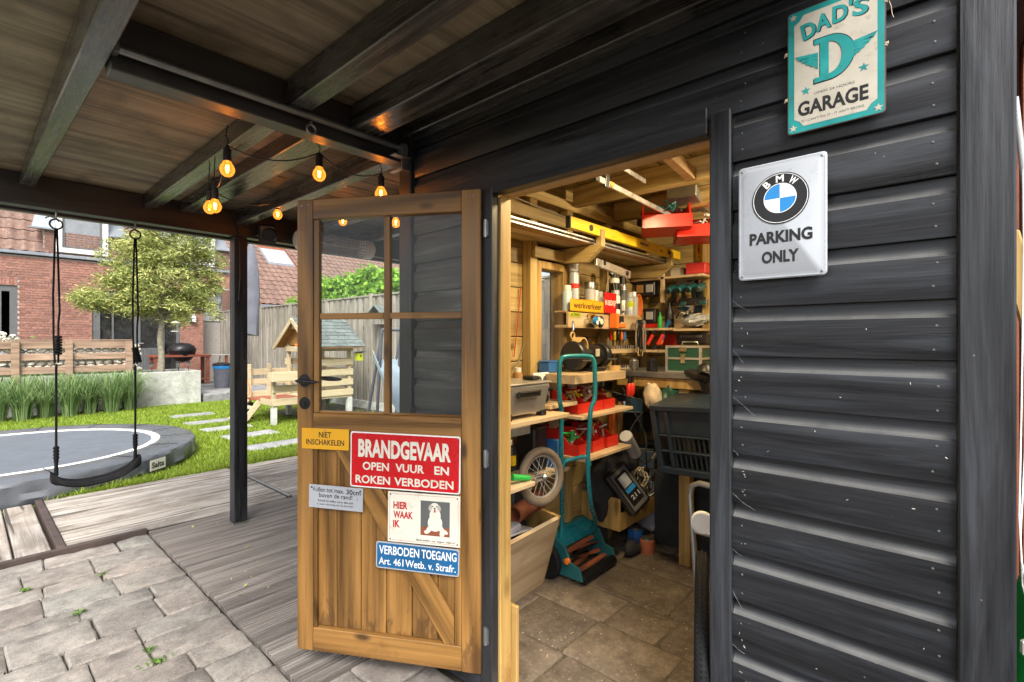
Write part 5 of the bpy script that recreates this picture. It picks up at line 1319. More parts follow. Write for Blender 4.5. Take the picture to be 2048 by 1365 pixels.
for i in range(10): hb('shutter_slat', MB().box(4.98, 5.55, 17.56, 17.59, 2.02+i*.052, 2.02+i*.052+.048), 'pale_frame')
hb('wall_lamp', MB().box(4.55, 4.72, 16.88, 16.985, 1.95, 2.18), 'pale_frame', .01)
# second house
h2 = thing('tiled_house', 'neighbouring house whose long brown tiled roof rises behind the board fence', 'house', (7, 18, 0))
def h2b(name, mb, mat, bev=0): return mb.build(name, M[mat], h2, bev, False, world=True)
h2b('wall', MB().box(7.15, 19, 18.2, 24, 0, 2.62), 'brick2')
h2b('roof', MB().add([(7.0, 18.0, 2.66), (19.5, 18.0, 2.66), (19.5, 22.6, 6.1), (7.0, 22.6, 6.1), (7.0, 18.0, 2.55), (19.5, 18.0, 2.55), (19.5, 22.6, 5.95), (7.0, 22.6, 5.95)], [(0,1,2,3), (4,5,6,7), (0,1,5,4), (1,2,6,5), (2,3,7,6), (3,0,4,7)]), 'brownrust')
tiles(h2, 7.0, 19.4, 17.95, 2.68, 22.6, 6.12, lambda x, y, z: 8.15 < x < 9.35 and 4.35 < z < 5.25)
h2b('gutter', MB().box(6.95, 19.5, 17.85, 17.95, 2.58, 2.66), 'lead', .01)
h2b('gable_wall', MB().prism([(18.3, 0), (24, 0), (24, 5.6), (22.4, 5.6), (18.3, 2.6)], 7.08, 7.14, lambda a, b, c: (c, a, b)), 'brick2')
def rp(x, z, off=0): return (x, 18.0+(z-2.68)*(22.6-18)/(6.12-2.68), z+off)
sk = h2b('skylight', MB().add([rp(8.2, 4.42, .06), rp(9.3, 4.42, .06), rp(9.3, 5.2, .06), rp(8.2, 5.2, .06), rp(8.2, 4.42, -.05), rp(9.3, 4.42, -.05), rp(9.3, 5.2, -.05), rp(8.2, 5.2, -.05)], [(0,1,2,3), (0,1,5,4), (1,2,6,5), (2,3,7,6), (3,0,4,7)]), 'lead')
o = MB().add([rp(8.28, 4.49, .075), rp(9.22, 4.49, .075), rp(9.22, 5.13, .075), rp(8.28, 5.13, .075)], [(0,1,2,3)]).build('pane', M['pale_frame'], sk); o.location = -MW[h2.name].translation
# backdrop of far trees beyond the gap at the far left and right
# flowering plant at the left edge
hy = thing('hydrangea', 'pot plant with pale flower heads before the left house window', 'plant', (.66, 15.6, .16))
MB().lathe([(.12, 0), (.16, .35), (.15, .36)], (0,0,0), (0,0,1), 16).build('pot', M['cover'], hy, 0, True)
mb = MB(); r2 = random.Random(3)
for _ in range(260):
    p = Vector((r2.gauss(0, .14), r2.gauss(0, .14), r2.uniform(.35, 1.32))); d = Vector((r2.gauss(0,1), r2.gauss(0,1), r2.gauss(0,.5))).normalized()*.10; n2 = Vector((-d.y, d.x, 0))*.4
    mb.add([p, p+d*.5+n2, p+d, p+d*.5-n2], [(0,1,2,3)])
mb.build('leaves', M['weed'], hy)
for (x, y, z) in ((-.05, -.1, 1.36), (.12, -.05, 1.30), (.02, -.15, 1.22), (-.15, 0, 1.28)):
    mb = MB()
    for _ in range(60):
        d = Vector((r2.gauss(0,1), r2.gauss(0,1), r2.gauss(0,1))).normalized(); mb.obox(Vector((x, y, z))+d*.07, (.03, .03, .006), (r2.uniform(0,3), r2.uniform(0,3), 0))
    mb.build('flower_head', M['offwhite'], hy)
# right-hand sliver beside the shed corner
wp = thing('brown_post', 'brown timber post with a slanting brace behind the right corner of the shed', 'post', (2.4, -.22, 0))
MB().box(2.40, 2.48, -.30, -.19, 0, 2.6).build('upright', M['brownrust'], wp, .004, False, True)
MB().beam((1.95, -.125, 1.72), (1.95, -.20, 1.35), .03, .05).build('brace', M['jamb'], wp, .004, False, True)
dp_ = thing('downpipe', 'short white pipe end beside the right corner of the shed', 'pipe', (1.6, -.13, 1.8))
MB().cyl((1.62, -.118, 1.98), (1.62, -.138, 1.72), .006, n=14).build('pipe', M['grey_pl'], dp_, 0, True, True)
cd = thing('white_cables', 'pair of thin white cables hanging beside the right corner post', 'cable', (1.45, -.14, .7))
MB().tube([(1.49, -.120, 1.78), (1.50, -.122, 1.62), (1.49, -.118, 1.3), (1.485, -.114, 1.05), (1.49, -.118, .95), (1.50, -.130, .88)], .0016, 6).build('cable', M['white'], cd, 0, True, True)
MB().tube([(1.50, -.124, 1.78), (1.51, -.128, 1.5), (1.50, -.124, 1.2), (1.49, -.116, 1.0), (1.50, -.12, .90), (1.51, -.13, .85)], .0016, 6).build('cable', M['white'], cd, 0, True, True)
gbag = thing('potting_bag', 'green and red printed plastic garden bag beside the shed corner', 'bag', (2.0, -.29, 0))
mb = MB().ball((0,0,0), 1, 20)
for v in mb.v:
    k = 1+.16*noise.noise(Vector(v)*2.3); v.x *= .20*k; v.y *= .17*k; v.z = (v.z*.46*k)+.48
mb.build('bag', M['green'], gbag, 0, True)
MB().obox((-.17, .09, .78), (.04, .10, .08), (0, 0, -.5)).build('print', M['mat_red'], gbag, .01); MB().obox((-.18, .09, .62), (.04, .12, .05), (0, 0, -.5)).build('print', M['offwhite'], gbag, .01)
bf2 = thing('brown_fence', 'dark brown board fence glimpsed behind the right corner post', 'fence', (3.4, -1.0, 0))
for i in range(17): MB().box(3.4, 3.42, -2.6+i*.15, -2.6+i*.15+.142, 0, 3.4).build('fence_board', M['brownrust'], bf2, .003, False, True)
# ================================================================== INSIDE THE SHED
# lit ceiling lamp just behind the lintel
lp = thing('ceiling_lamp', 'lit round lamp on the shed ceiling just behind the lintel', 'lamp', (2.05, .95, 2.39))
MB().lathe([(.10, 0), (.10, -.03), (.085, -.035)], (0,0,0), (0,0,1), 20).build('base', M['white'], lp, 0, True)
MB().lathe([(.085, -.035), (.08, -.055), (.05, -.07), (0, -.073)], (0,0,0), (0,0,1), 20).build('diffuser', emis('lamp_diffuser', (1,.86,.62), 12), lp, 0, True)
l = bpy.data.lights.new('shed_lamp', 'AREA'); l.shape = 'DISK'; l.size = .26; l.energy = 14; l.color = (1, .76, .40)
lo = bpy.data.objects.new('shed_lamp', l); col.objects.link(lo); lo.location = (2.05, .95, 2.30)
wl_ = thing('added_fill_lamp', 'added unseen fill lamp on the right side of the shed behind the boarded front', 'lamp', (3.0, .40, 2.2))  # lamp added out of view to brighten the back and left wall
MB().lathe([(.02, -.08), (.03, -.07), (.07, 0), (.065, 0), (.025, -.06)], (0,0,0), (-.1, .9, -.4), 20).build('shade', M['iron'], wl_, 0, True)
MB().ball((0, .0, 0), .03, 12).build('bulb', M['filament'], wl_, 0, True)
MB().cyl((0, -.02, .02), (0, -.05, .20), .008).build('stem', M['iron'], wl_)
l = bpy.data.lights.new('added_fill_light', 'AREA'); l.shape = 'DISK'; l.size = .13; l.energy = 5.5; l.color = (1, .80, .5); l.spread = R(150)
lo = bpy.data.objects.new('added_fill_light', l); col.objects.link(lo); lo.location = (3.0, .47, 2.17); lo.rotation_euler = Vector((.12, -.9, .35)).to_track_quat('Z', 'Y').to_euler()
def T(name, label, cat, loc, group=None, rz=0): return thing(name, label, cat, loc, rz, group)
def bw(par, name, mb, mat, bev=0, sm=False): return mb.build(name, M[mat], par, bev, sm, True)
# --- timber rack brackets and the long stock on them
for x, lab in ((2.52, 'nearer pine rack bracket with an upturned end, under the yellow level'), (3.49, 'farther pine rack bracket with an upturned end, near the back wall')):
    b = T('rack_bracket', lab, 'bracket', (x, 1.86, 1.95), 'brackets carrying the long stock')
    fnb = lambda a, c, d: (d, a, c)
    bw(b, 'arm', MB().prism([(1.862, 1.90), (1.62, 1.885), (1.515, 1.97), (1.515, 2.07), (1.555, 2.07), (1.555, 1.985), (1.862, 1.985)], x-.02, x+.02, fnb), 'pineY', .003)
def stock(label, cat, nm, p0, p1, w_, h, mat, up=(0,0,1)):
    s = T(nm, label, cat, p0); bw(s, nm + '_bar', MB().beam(p0, p1, w_, h, up), mat, .001); return s
stock('long pine plank lying at the back of the overhead rack', 'plank', 'pine_plank', (1.62, 1.80, 2.005), (3.70, 1.80, 2.005), .09, .022, 'pineX')
stock('pine plank lying in the middle of the overhead rack', 'plank', 'pine_plank', (1.66, 1.70, 2.003), (3.45, 1.70, 2.003), .085, .02, 'plyb')
stock('square pine batten on top of the overhead rack', 'batten', 'pine_batten', (2.05, 1.78, 2.045), (3.6, 1.78, 2.045), .045, .045, 'pineX')
stock('dark brown board under the aluminium strips on the rack', 'plank', 'brown_plank', (1.60, 1.62, 1.995), (3.6, 1.62, 1.995), .05, .014, 'leather')
for i, (y, z, xa, xb, m_, lab) in enumerate(((1.575, 2.012, 1.58, 3.72, 'alu', 'aluminium strip at the front edge of the overhead rack'), (1.60, 2.022, 1.95, 3.66, 'white', 'white plastic strip lying on the overhead rack'), (1.592, 1.997, 1.75, 3.70, 'alu', 'lowest aluminium strip on the overhead rack'), (1.64, 2.035, 1.70, 3.5, 'white', 'white trim strip farther back on the overhead rack'), (1.66, 2.02, 1.55, 3.78-.1, 'steel', 'grey metal strip in the middle of the overhead rack'))):
    stock(lab, 'strip', 'metal_strip' if m_ != 'white' else 'plastic_strip', (xa, y, z), (xb, y, z), .022, .010, m_)
b = T('wood_offcut', 'triangular pine offcut lying on the rack left of the yellow level', 'offcut', (2.0, 1.74, 2.03))
bw(b, 'offcut', MB().prism([(1.70, 2.03), (1.79, 2.03), (1.745, 2.085)], 1.95, 2.3, lambda a, c, d: (d, a, c)), 'jamb', .002)
b = T('spirit_level', 'long yellow spirit level resting on top of the overhead rack', 'spirit level', (2.9, 1.53, 2.02))
bw(b, 'body', MB().box(2.20, 3.66, 1.525, 1.55, 2.030, 2.092), 'yellow', .002); bw(b, 'end_cap', MB().box(2.188, 2.20, 1.523, 1.552, 2.028, 2.094), 'blackpl')
for x in (2.40, 3.45): bw(b, 'vial', MB().cyl((x, 1.52, 2.061), (x, 1.555, 2.061), .018), 'black')
bw(b, 'vial', MB().box(2.66, 2.73, 1.53, 1.545, 2.088, 2.096), 'lime'); bw(b, 'ruler_print', MB().box(3.0, 3.12, 1.5235, 1.525, 2.055, 2.07).box(3.3, 3.34, 1.5235, 1.525, 2.05, 2.06), 'grey_txt')
b = T('spirit_level', 'short grey aluminium spirit level hanging below the rack', 'spirit level', (2.9, 1.66, 1.86))
bw(b, 'body', MB().beam((2.60, 1.62, 1.90), (3.03, 1.62, 1.862), .02, .05), 'alu', .002); bw(b, 'vial', MB().cyl((2.98, 1.605, 1.866), (2.98, 1.635, 1.866), .016), 'black'); bw(b, 'hook', MB().box(2.68, 2.70, 1.605, 1.635, 1.89, 1.92), 'iron')
# bar clamps
b = T('bar_clamp', 'long bar clamp with black jaws and red handle hanging under the rafters', 'clamp', (2.5, 1.35, 2.25))
bw(b, 'bar', MB().beam((2.02, 1.26, 2.20), (3.05, 1.30, 2.20), .010, .028), 'alu', .001)
bw(b, 'jaw', MB().beam((2.12, 1.262, 2.17), (2.14, 1.262, 2.33), .02, .035, (1,0,0)), 'blackpl', .003); bw(b, 'jaw', MB().beam((2.03, 1.258, 2.18), (2.01, 1.258, 2.30), .02, .035, (1,0,0)), 'blackpl', .003)
bw(b, 'handle', MB().cyl((2.12, 1.21, 2.31), (2.26, 1.19, 2.30), .014, .012), 'redtxt', 0, True); bw(b, 'label', MB().box(2.16, 2.19, 1.2535, 1.255, 2.19, 2.21), 'orange')
b = T('bar_clamp', 'short bar clamp hanging behind the long one', 'clamp', (2.3, 1.2, 2.3))
bw(b, 'bar', MB().beam((2.05, 1.18, 2.262), (2.42, 1.20, 2.262), .008, .022), 'alu', .001); bw(b, 'jaw', MB().beam((2.06, 1.182, 2.24), (2.07, 1.182, 2.35), .018, .03, (1,0,0)), 'blackpl', .003); bw(b, 'handle', MB().cyl((2.20, 1.12, 2.345), (2.34, 1.11, 2.34), .013, .011), 'redtxt', 0, True)
# red picking bins: one prototype
def make_bin(w_=.10, d_=.16, h=.075):
    o = thing('picking_bin', 'x', 'bin'); t = .004
    # open front bin: x = width, -y = front
    mb = MB().box(-w_/2, w_/2, 0, d_, 0, t).box(-w_/2, w_/2, d_-t, d_, t, h)
    for s_ in (-1, 1):
        xa = s_*w_/2; mb.prism([(0, 0), (d_, 0), (d_, h), (d_*.42, h), (d_*.20, h*.45), (0, h*.45)], min(xa, xa-s_*t), max(xa, xa-s_*t), lambda a, c, x: (x, a, c))
    mb.box(-w_/2, w_/2, 0, t, t, h*.45); mb.box(-w_/2-.003, w_/2+.003, d_-t-.004, d_+.004, h-.006, h)
    mb.build('tray', M['redpl'], o, 0); return o
def copy_at(o, loc, rz, sc, label, group):
    c = copy_tree(o); c.matrix_world = Matrix.Translation(loc) @ Matrix.Rotation(rz, 4, 'Z') @ Matrix.Diagonal((*sc, 1)); MW[c.name] = c.matrix_world.copy(); c['label'] = label; c['group'] = group; return c
pb0 = make_bin()
gname = 'red picking bins in the shed'
def stuffin(loc, sd, cols, r_=.05, n=7, nm='small_tools', label='', h=.07):
    r2 = random.Random(sd); o = T(nm, label, 'tools', loc)
    for i in range(n):
        c = Vector((r2.uniform(-r_, r_), r2.uniform(-r_*.8, r_*.8), r2.uniform(.02, h))); d = Vector((r2.gauss(0,1), r2.gauss(0,1), r2.gauss(0,.6))).normalized()*r2.uniform(.02, .055)
        (MB().cyl(c-d, c+d, r2.uniform(.005, .011), n=7) if i % 2 else MB().beam(c-d, c+d, r2.uniform(.008, .022), r2.uniform(.004, .012))).build('tool', M[cols[i % len(cols)]], o, .001)
    return o
first = True
def nb_(loc, rz, sc, label):
    global first
    if first: first = False; pb0.matrix_world = Matrix.Translation(loc) @ Matrix.Rotation(rz, 4, 'Z') @ Matrix.Diagonal((*sc, 1)); MW[pb0.name] = pb0.matrix_world.copy(); pb0['label'] = label; pb0['group'] = gname; return pb0
    return copy_at(pb0, loc, rz, sc, label, gname)
U = [(2.36, 'nearest red bin of the upper row, with a tape reel showing'), (2.50, 'middle red bin of the upper row on the shelf'), (2.64, 'farthest red bin of the upper row, beside the red pliers')]
for x, lab in U: nb_((x, 1.545, 1.002), 0, (1.30, 1.7, 1.65), lab)
U = [(2.30, 'nearest red bin of the lower row, holding green blocks'), (2.44, 'middle red bin of the lower row, with trowels on top'), (2.60, 'farthest red bin of the lower row, under the paper roll')]
for x, lab in U: nb_((x, 1.50, .782), 0, (1.35, 1.9, 1.75), lab)
nb_((2.83, 1.26, 2.10), R(-62), (2.9, 1.9, 2.3), 'large red bin hanging under the rafters with teal tools in it')
nb_((3.02, 1.14, 2.06), R(-62), (2.6, 1.8, 2.2), 'second red bin hanging under the rafters near the door trim')
for (x, y, z, sd, cols, lab) in ((2.36, 1.62, 1.03, 1, ['steel', 'lime', 'tan'], 'tape reel and odds in the nearest upper red bin'), (2.50, 1.64, 1.05, 2, ['beige', 'steel', 'tan'], 'pale gloves and tools in the middle upper red bin'), (2.64, 1.63, 1.04, 3, ['steel', 'iron', 'brownrust'], 'metal tools in the farthest upper red bin'),
    (2.30, 1.60, .82, 4, ['green', 'steel', 'green'], 'green blocks in the nearest lower red bin'), (2.45, 1.60, .84, 5, ['steel', 'tan', 'iron'], 'trowels in the middle lower red bin'), (2.60, 1.60, .83, 6, ['steel', 'iron', 'redpl'], 'pipe fittings in the farthest lower red bin')):
    stuffin((x, y, z), sd, cols, .05, 9, 'small_tools', lab, .09)
stuffin((2.90, 1.27, 2.16), 7, ['tealdark', 'tealdark', 'iron'], .07, 8, 'small_tools', 'teal power tool parts in the large hanging red bin', .10)
stuffin((3.08, 1.12, 2.12), 8, ['grey_pl', 'steel', 'iron'], .06, 7, 'small_tools', 'grey metal parts in the second hanging red bin', .10)
# --- shelves on the left wall
def shelf(label, x0, x1, y0, z, th=.022, mat='plyb', brk=True, y1=1.80):
    s = T('wall_shelf', label, 'shelf', ((x0+x1)/2, y1, z-th)); bw(s, 'board', MB().box(x0, x1, y0, y1, z-th, z), mat, .002)
    if brk:
        for x in (x0+.12, x1-.12): bw(s, 'bracket', MB().prism([(y1, z-th), (y1-.16, z-th), (y1-.13, z-th-.03), (y1, z-th-.14)], x-.009, x+.009, lambda a, c, d: (d, a, c)), 'plyb', .001)
    return s
shelf('thick pale shelf carrying the bench grinder', 2.20, 2.76, 1.50, 1.228, .05)
shelf('thin pale shelf under the upper row of red bins', 2.24, 2.82, 1.48, 1.000, .018)
shelf('thin pale shelf under the lower row of red bins', 2.22, 2.72, 1.44, .780, .018)
shelf('pale shelf carrying the steel fryer', 1.50, 2.08, 1.45, 1.045, .022, 'plyb', False)
shelf('low shelf with the blue bottle near the door jamb', 1.50, 1.80, 1.45, .752, .02, 'plyb', False)
shelf('short plywood shelf behind the teal mower handle', 2.05, 2.30, 1.55, 1.075, .02, 'plyb', False)
shelf('low pale shelf behind the bicycle wheel', 1.98, 2.30, 1.60, .70, .02, 'plyb', False)
s = T('shelf_iron', 'galvanised angle iron under the fryer shelf', 'bracket', (1.7, 1.46, .99)); bw(s, 'angle', MB().box(1.50, 1.76, 1.448, 1.455, .985, 1.022), 'galv', .001)
# fryer
f = T('deep_fryer', 'brushed steel deep fryer with black handles on the shelf by the door jamb', 'fryer', (1.80, 1.62, 1.045))
vs = []; 
mb = MB(); 
for z, k in ((1.065, .86), (1.205, 1.0)):
    for (a, b) in ((-1,-1), (1,-1), (1,1), (-1,1)): vs.append((1.79+a*.165*k, 1.60+b*.12*k, z))
mb.add(vs, [(0,3,2,1), (4,5,6,7), (0,1,5,4), (1,2,6,5), (2,3,7,6), (3,0,4,7)]); bw(f, 'body', mb, 'steel', .008)
bw(f, 'lid', MB().box(1.615, 1.965, 1.475, 1.725, 1.206, 1.216), 'steel', .004)
bw(f, 'side_handle', MB().box(1.70, 1.86, 1.462, 1.485, 1.15, 1.175).box(1.70, 1.86, 1.455, 1.475, 1.172, 1.180), 'blackpl', .006)
bw(f, 'lid_handle', MB().box(1.66, 1.74, 1.55, 1.60, 1.217, 1.24).box(1.90, 1.95, 1.54, 1.62, 1.217, 1.238), 'blackpl', .006)
bw(f, 'foot', MB().box(1.645, 1.685, 1.49, 1.53, 1.046, 1.075).box(1.90, 1.94, 1.49, 1.53, 1.046, 1.075), 'blackpl', .004)
s = T('wall_socket', 'white double wall socket beside the window', 'socket', (2.18, 1.79, 1.2)); bw(s, 'plate', MB().box(2.10, 2.24, 1.70, 1.72, 1.15, 1.235), 'white', .006)
for x in (2.14, 2.20): bw(s, 'outlet', MB().cyl((x, 1.70, 1.195), (x, 1.695, 1.195), .022), 'grey_txt')
s = T('radio', 'small silver radio behind the fryer', 'radio', (2.05, 1.66, 1.075)); bw(s, 'case', MB().box(1.99, 2.14, 1.62, 1.68, 1.068, 1.175), 'steel', .006); bw(s, 'speaker', MB().cyl((2.095, 1.619, 1.105), (2.095, 1.613, 1.105), .024), 'black'); bw(s, 'dial', MB().box(2.05, 2.13, 1.614, 1.62, 1.142, 1.162), 'black')
s = T('thin_rods', 'two thin red-tipped rods hanging on the boards left of the window', 'rods', (2.1, 1.85, 1.5)); bw(s, 'rod', MB().tube([(2.16, 1.85, 1.72), (2.13, 1.85, 1.50), (2.10, 1.85, 1.32)], .003, 5), 'redtxt'); bw(s, 'rod', MB().tube([(2.19, 1.85, 1.40), (2.15, 1.85, 1.30), (2.08, 1.84, 1.27)], .003, 5), 'steel')
# tool board with the cans
tb = T('tool_board', 'pale pine front board of the spray can shelf', 'shelf', (2.88, 1.7, 1.5))
bw(tb, 'front_board', MB().box(2.42, 3.36, 1.695, 1.713, 1.492, 1.588), 'plyb', .002); bw(tb, 'bottom_board', MB().box(2.42, 3.36, 1.7135, 1.80, 1.492, 1.51), 'plyb', .002)
bw(tb, 'bottom_board', MB().box(2.42, 3.36, 1.7135, 1.80, 1.585, 1.597), 'plyb', .002)
ZC = 1.598
def can(label, x, y, z, r_, h, body, cap, band=None, group='spray cans and bottles on the can shelf', cat_='spray can', nm='spray_can', neck=.8):
    o = T(nm, label, cat_, (x, y, z), group); bw(o, 'body', MB().lathe([(r_, 0), (r_, h*.74), (r_*.85, h*.78), (r_*.55, h*.80)], (x, y, z), (0,0,1), 16), body, 0, True)
    bw(o, 'cap', MB().lathe([(r_*neck, h*.79), (r_*neck, h*.97), (r_*neck*.9, h), (0, h)], (x, y, z), (0,0,1), 16), cap, 0, True)
    if band: bw(o, 'label_band', MB().lathe([(r_+.0006, h*band[1]), (r_+.0006, h*band[2])], (x, y, z), (0,0,1), 16), band[0], 0, True)
    return o
can('tall white aerosol with a grey cap, leftmost on the can shelf', 2.56, 1.75, ZC, .031, .315, 'silver', 'grey_pl', ('redpl', .45, .55), neck=1)
can('pale green bottle at the left end of the can shelf', 2.47, 1.74, ZC, .030, .155, 'willow' if False else 'slide', 'offwhite', None, cat_='bottle', nm='bottle')
can('grey aerosol with yellow lettering on the can shelf', 2.74, 1.75, ZC, .036, .20, 'grey_pl', 'galv', ('lime', .2, .42), neck=1)
can('small white tube next to the grey aerosol', 2.81, 1.745, ZC, .018, .15, 'white', 'white', None, cat_='tube', nm='tube')
can('small orange can on the can shelf between the grey ones', 2.665, 1.76, ZC, .028, .09, 'orange', 'iron')
can('squat silver can behind the red metal sign', 2.90, 1.78, ZC, .035, .15, 'cream_tin', 'grey_pl')
can('black and white bottle with a black cap, tallest behind the red sign', 3.10, 1.775, ZC+.11, .036, .19, 'white', 'black', ('black', .12, .6), cat_='bottle', nm='bottle', neck=.45)
can('white glue tube standing below the black and white bottle', 3.06, 1.745, ZC, .034, .17, 'white', 'silver', ('iron', .2, .45), cat_='tube', nm='tube', neck=.9)
can('silver aerosol with dark cap right of the black bottle', 3.19, 1.76, ZC+.03, .031, .25, 'steel', 'iron', ('grey_txt', .3, .6))
can('aerosol with a yellow print near the right end of the can shelf', 3.27, 1.745, ZC, .034, .17, 'silver', 'grey_pl', ('lime', .35, .6))
can('clear capped jar at the right end of the can shelf', 3.335, 1.75, ZC, .036, .18, 'grey_pl', 'steel', None, cat_='jar', nm='jar')
can('second silver aerosol behind the yellow printed one', 3.23, 1.79, ZC, .03, .2, 'steel', 'offwhite', None)
def wsign(nm, label, x, z, w_, h, y, mat, cat_='sign', face='Y', off=None):
    """sign facing -Y (left wall) or -X (back wall)"""
    m = Matrix(((1,0,0,x),(0,0,-1,y),(0,1,0,z),(0,0,0,1))) if face == 'Y' else Matrix(((0,0,-1,x),(-1,0,0,y),(0,1,0,z),(0,0,0,1)))
    s = thing(nm, label, cat_, M=m); MB().prism(rrect(w_, h, .006, 2), 0, .002).build('plate', M[mat], s); return s
def let(s, items, mat, z=.0026):
    mb = MB()
    for t in items: put_text(mb, t[0], t[1], t[2], t[3], t[4], z, t[5] if len(t) > 5 else .015)
    mb.build('lettering', M[mat], s)
s = wsign('traffic_sign', 'orange yellow sign reading werkverkeer leaning on the can shelf', 2.62, 1.632, .39, .075, 1.688, 'amber'); let(s, [('werkverkeer', 0, 0, .32, .040)], 'black')
MB().box(-.19, .19, .0335, .0350, .002, .0026).box(-.19, .19, -.035, -.0335, .002, .0026).build('rule', M['black'], s)
s = wsign('machine_sign', 'red metal sign reading IN BEDRIJF hanging on a cord', 2.88, 1.665, .155, .135, 1.680, 'signred'); let(s, [('IN BEDRIJF', 0, -.005, .138, .045)], 'white')
MB().tube([(-.06, .066, .003), (-.01, .24, .0), (0, .27, -.01), (.01, .24, 0), (.06, .066, .003)], .0015, 5).build('cord', M['cream_tin'], s)
s = wsign('small_badge', 'small lime sticker with black letters at the left end of the tool board', 2.49, 1.573, .12, .027, 1.694, 'lime'); let(s, [('ACERBO', 0, 0, .105, .019)], 'black', .0028)
def roundel(nm, label, x, y, z, r_, ringmat, mid, ax=(0,-1,0), dome=.012, txt=None):
    o = T(nm, label, 'emblem', (x, y, z)); bw(o, 'rim', MB().lathe([(r_, 0), (r_, dome*.6), (r_*.85, dome), (r_*.55, dome*1.02)], (x, y, z), ax, 28), ringmat, 0, True)
    bw(o, 'centre', MB().lathe([(r_*.55, dome*1.03), (r_*.5, dome*1.25), (0, dome*1.3)], (x, y, z), ax, 24), mid, 0, True); return o
o = roundel('hub_cap', 'chrome hub cap with a blue and white roundel on the tool board', 2.635, 1.694, 1.538, .046, 'chrome', 'bmwblue', dome=.055)
bw(o, 'quarter', MB().box(2.635, 2.657, 1.620, 1.6215, 1.538, 1.560).box(2.613, 2.635, 1.620, 1.6215, 1.516, 1.538), 'white')
roundel('round_badge', 'black and white round badge beside the chrome hub cap', 2.775, 1.694, 1.538, .037, 'black', 'offwhite')
roundel('round_badge', 'black and white round badge behind the orange clamp', 3.04, 1.694, 1.535, .034, 'black', 'offwhite')
roundel('round_badge', 'small round badge hanging from the cord over the can shelf', 2.97, 1.73, 1.885, .032, 'black', 'offwhite')
o = T('spring_clamp', 'orange hand clamp fixed to the tool board', 'clamp', (2.93, 1.66, 1.54))
bw(o, 'jaw', MB().obox((2.90, 1.66, 1.545), (.03, .06, .10)).obox((2.95, 1.65, 1.515), (.12, .035, .030)), 'orange', .005); bw(o, 'pad', MB().obox((2.97, 1.66, 1.56), (.05, .04, .04)), 'blackpl', .004)
o = T('bottle_opener', 'steel bottle opener hanging at the left end of the tool board', 'tool', (2.45, 1.69, 1.47)); bw(o, 'handle', MB().tube([(2.455, 1.688, 1.535), (2.46, 1.685, 1.49), (2.45, 1.688, 1.46)], .006, 6), 'chrome', 0, True); bw(o, 'ring', MB().tube([(2.45+.02*math.sin(t), 1.687, 1.445+.02*math.cos(t)) for t in [i*.628 for i in range(10)]], .006, 6, True), 'tan', 0, True)
o = T('belt_roll', 'yellow-brown curved strap hanging below the tool board', 'strap', (2.52, 1.66, 1.38)); 
bw(o, 'strap', MB().prism([(2.44+.05*math.cos(t)+.0, 1.375+.06*math.sin(t)) for t in [R(a) for a in range(150, -100, -18)]] + [(2.44+.042*math.cos(t), 1.375+.052*math.sin(t)) for t in [R(a) for a in range(-98, 152, 18)]], 1.60, 1.66, lambda a, c, d: (a, d, c)), 'tan', 0)
bw(o, 'peg', MB().cyl((2.47, 1.66, 1.385), (2.66, 1.66, 1.37), .004).cyl((2.47, 1.64, 1.36), (2.66, 1.64, 1.35), .004), 'galv')
# grinder
g = T('bench_grinder', 'black twin wheel bench grinder on the thick pale shelf', 'bench grinder', (2.55, 1.65, 1.228))
bw(g, 'motor', MB().lathe([(.03, -.11), (.06, -.10), (.066, -.06), (.066, .06), (.06, .10), (.03, .11)], (2.56, 1.65, 1.325), (1,0,.0), 24), 'iron', 0, True)
for x, r_ in ((2.41, .088), (2.70, .078)): bw(g, 'wheel_guard', MB().lathe([(.02, -.028), (r_*.92, -.026), (r_, -.018), (r_, .018), (r_*.92, .026), (.02, .028)], (x, 1.65, 1.325), (1,0,0), 28), 'blackpl', 0, True)
bw(g, 'foot', MB().box(2.50, 2.64, 1.57, 1.73, 1.229, 1.245).box(2.53, 2.61, 1.61, 1.69, 1.245, 1.28), 'iron', .004); bw(g, 'nameplate', MB().box(2.54, 2.58, 1.577, 1.583, 1.32, 1.365), 'cream_tin'); bw(g, 'tool_rest', MB().obox((2.41, 1.56, 1.30), (.05, .04, .006)).obox((2.70, 1.56, 1.30), (.05, .04, .006)), 'galv'); bw(g, 'eye_shield', MB().obox((2.70, 1.575, 1.40), (.06, .004, .05), (R(-35),0,0)), 'glass')
# sockets rails
for z, x0, x1, lab in ((1.355, 2.95, 3.35, 'narrow pine rail holding a row of small steel sockets, upper'), (1.215, 2.80, 3.35, 'narrow pine rail holding steel sockets, just above the bench')):
    s = T('socket_rail', lab, 'tool rail', (x0, 1.75, z), 'socket rails'); bw(s, 'rail', MB().box(x0, x1, 1.715, 1.80, z-.03, z), 'plyb', .002)
    i = 0
    while x0+.03+i*.034 < x1-.03: x = x0+.03+i*.034; r_ = .009+.004*(i % 3 == 0); bw(s, 'socket', MB().cyl((x, 1.745, z), (x, 1.745, z+.022+.004*(i % 2)), r_, n=10), 'chrome', 0, True); i += 1
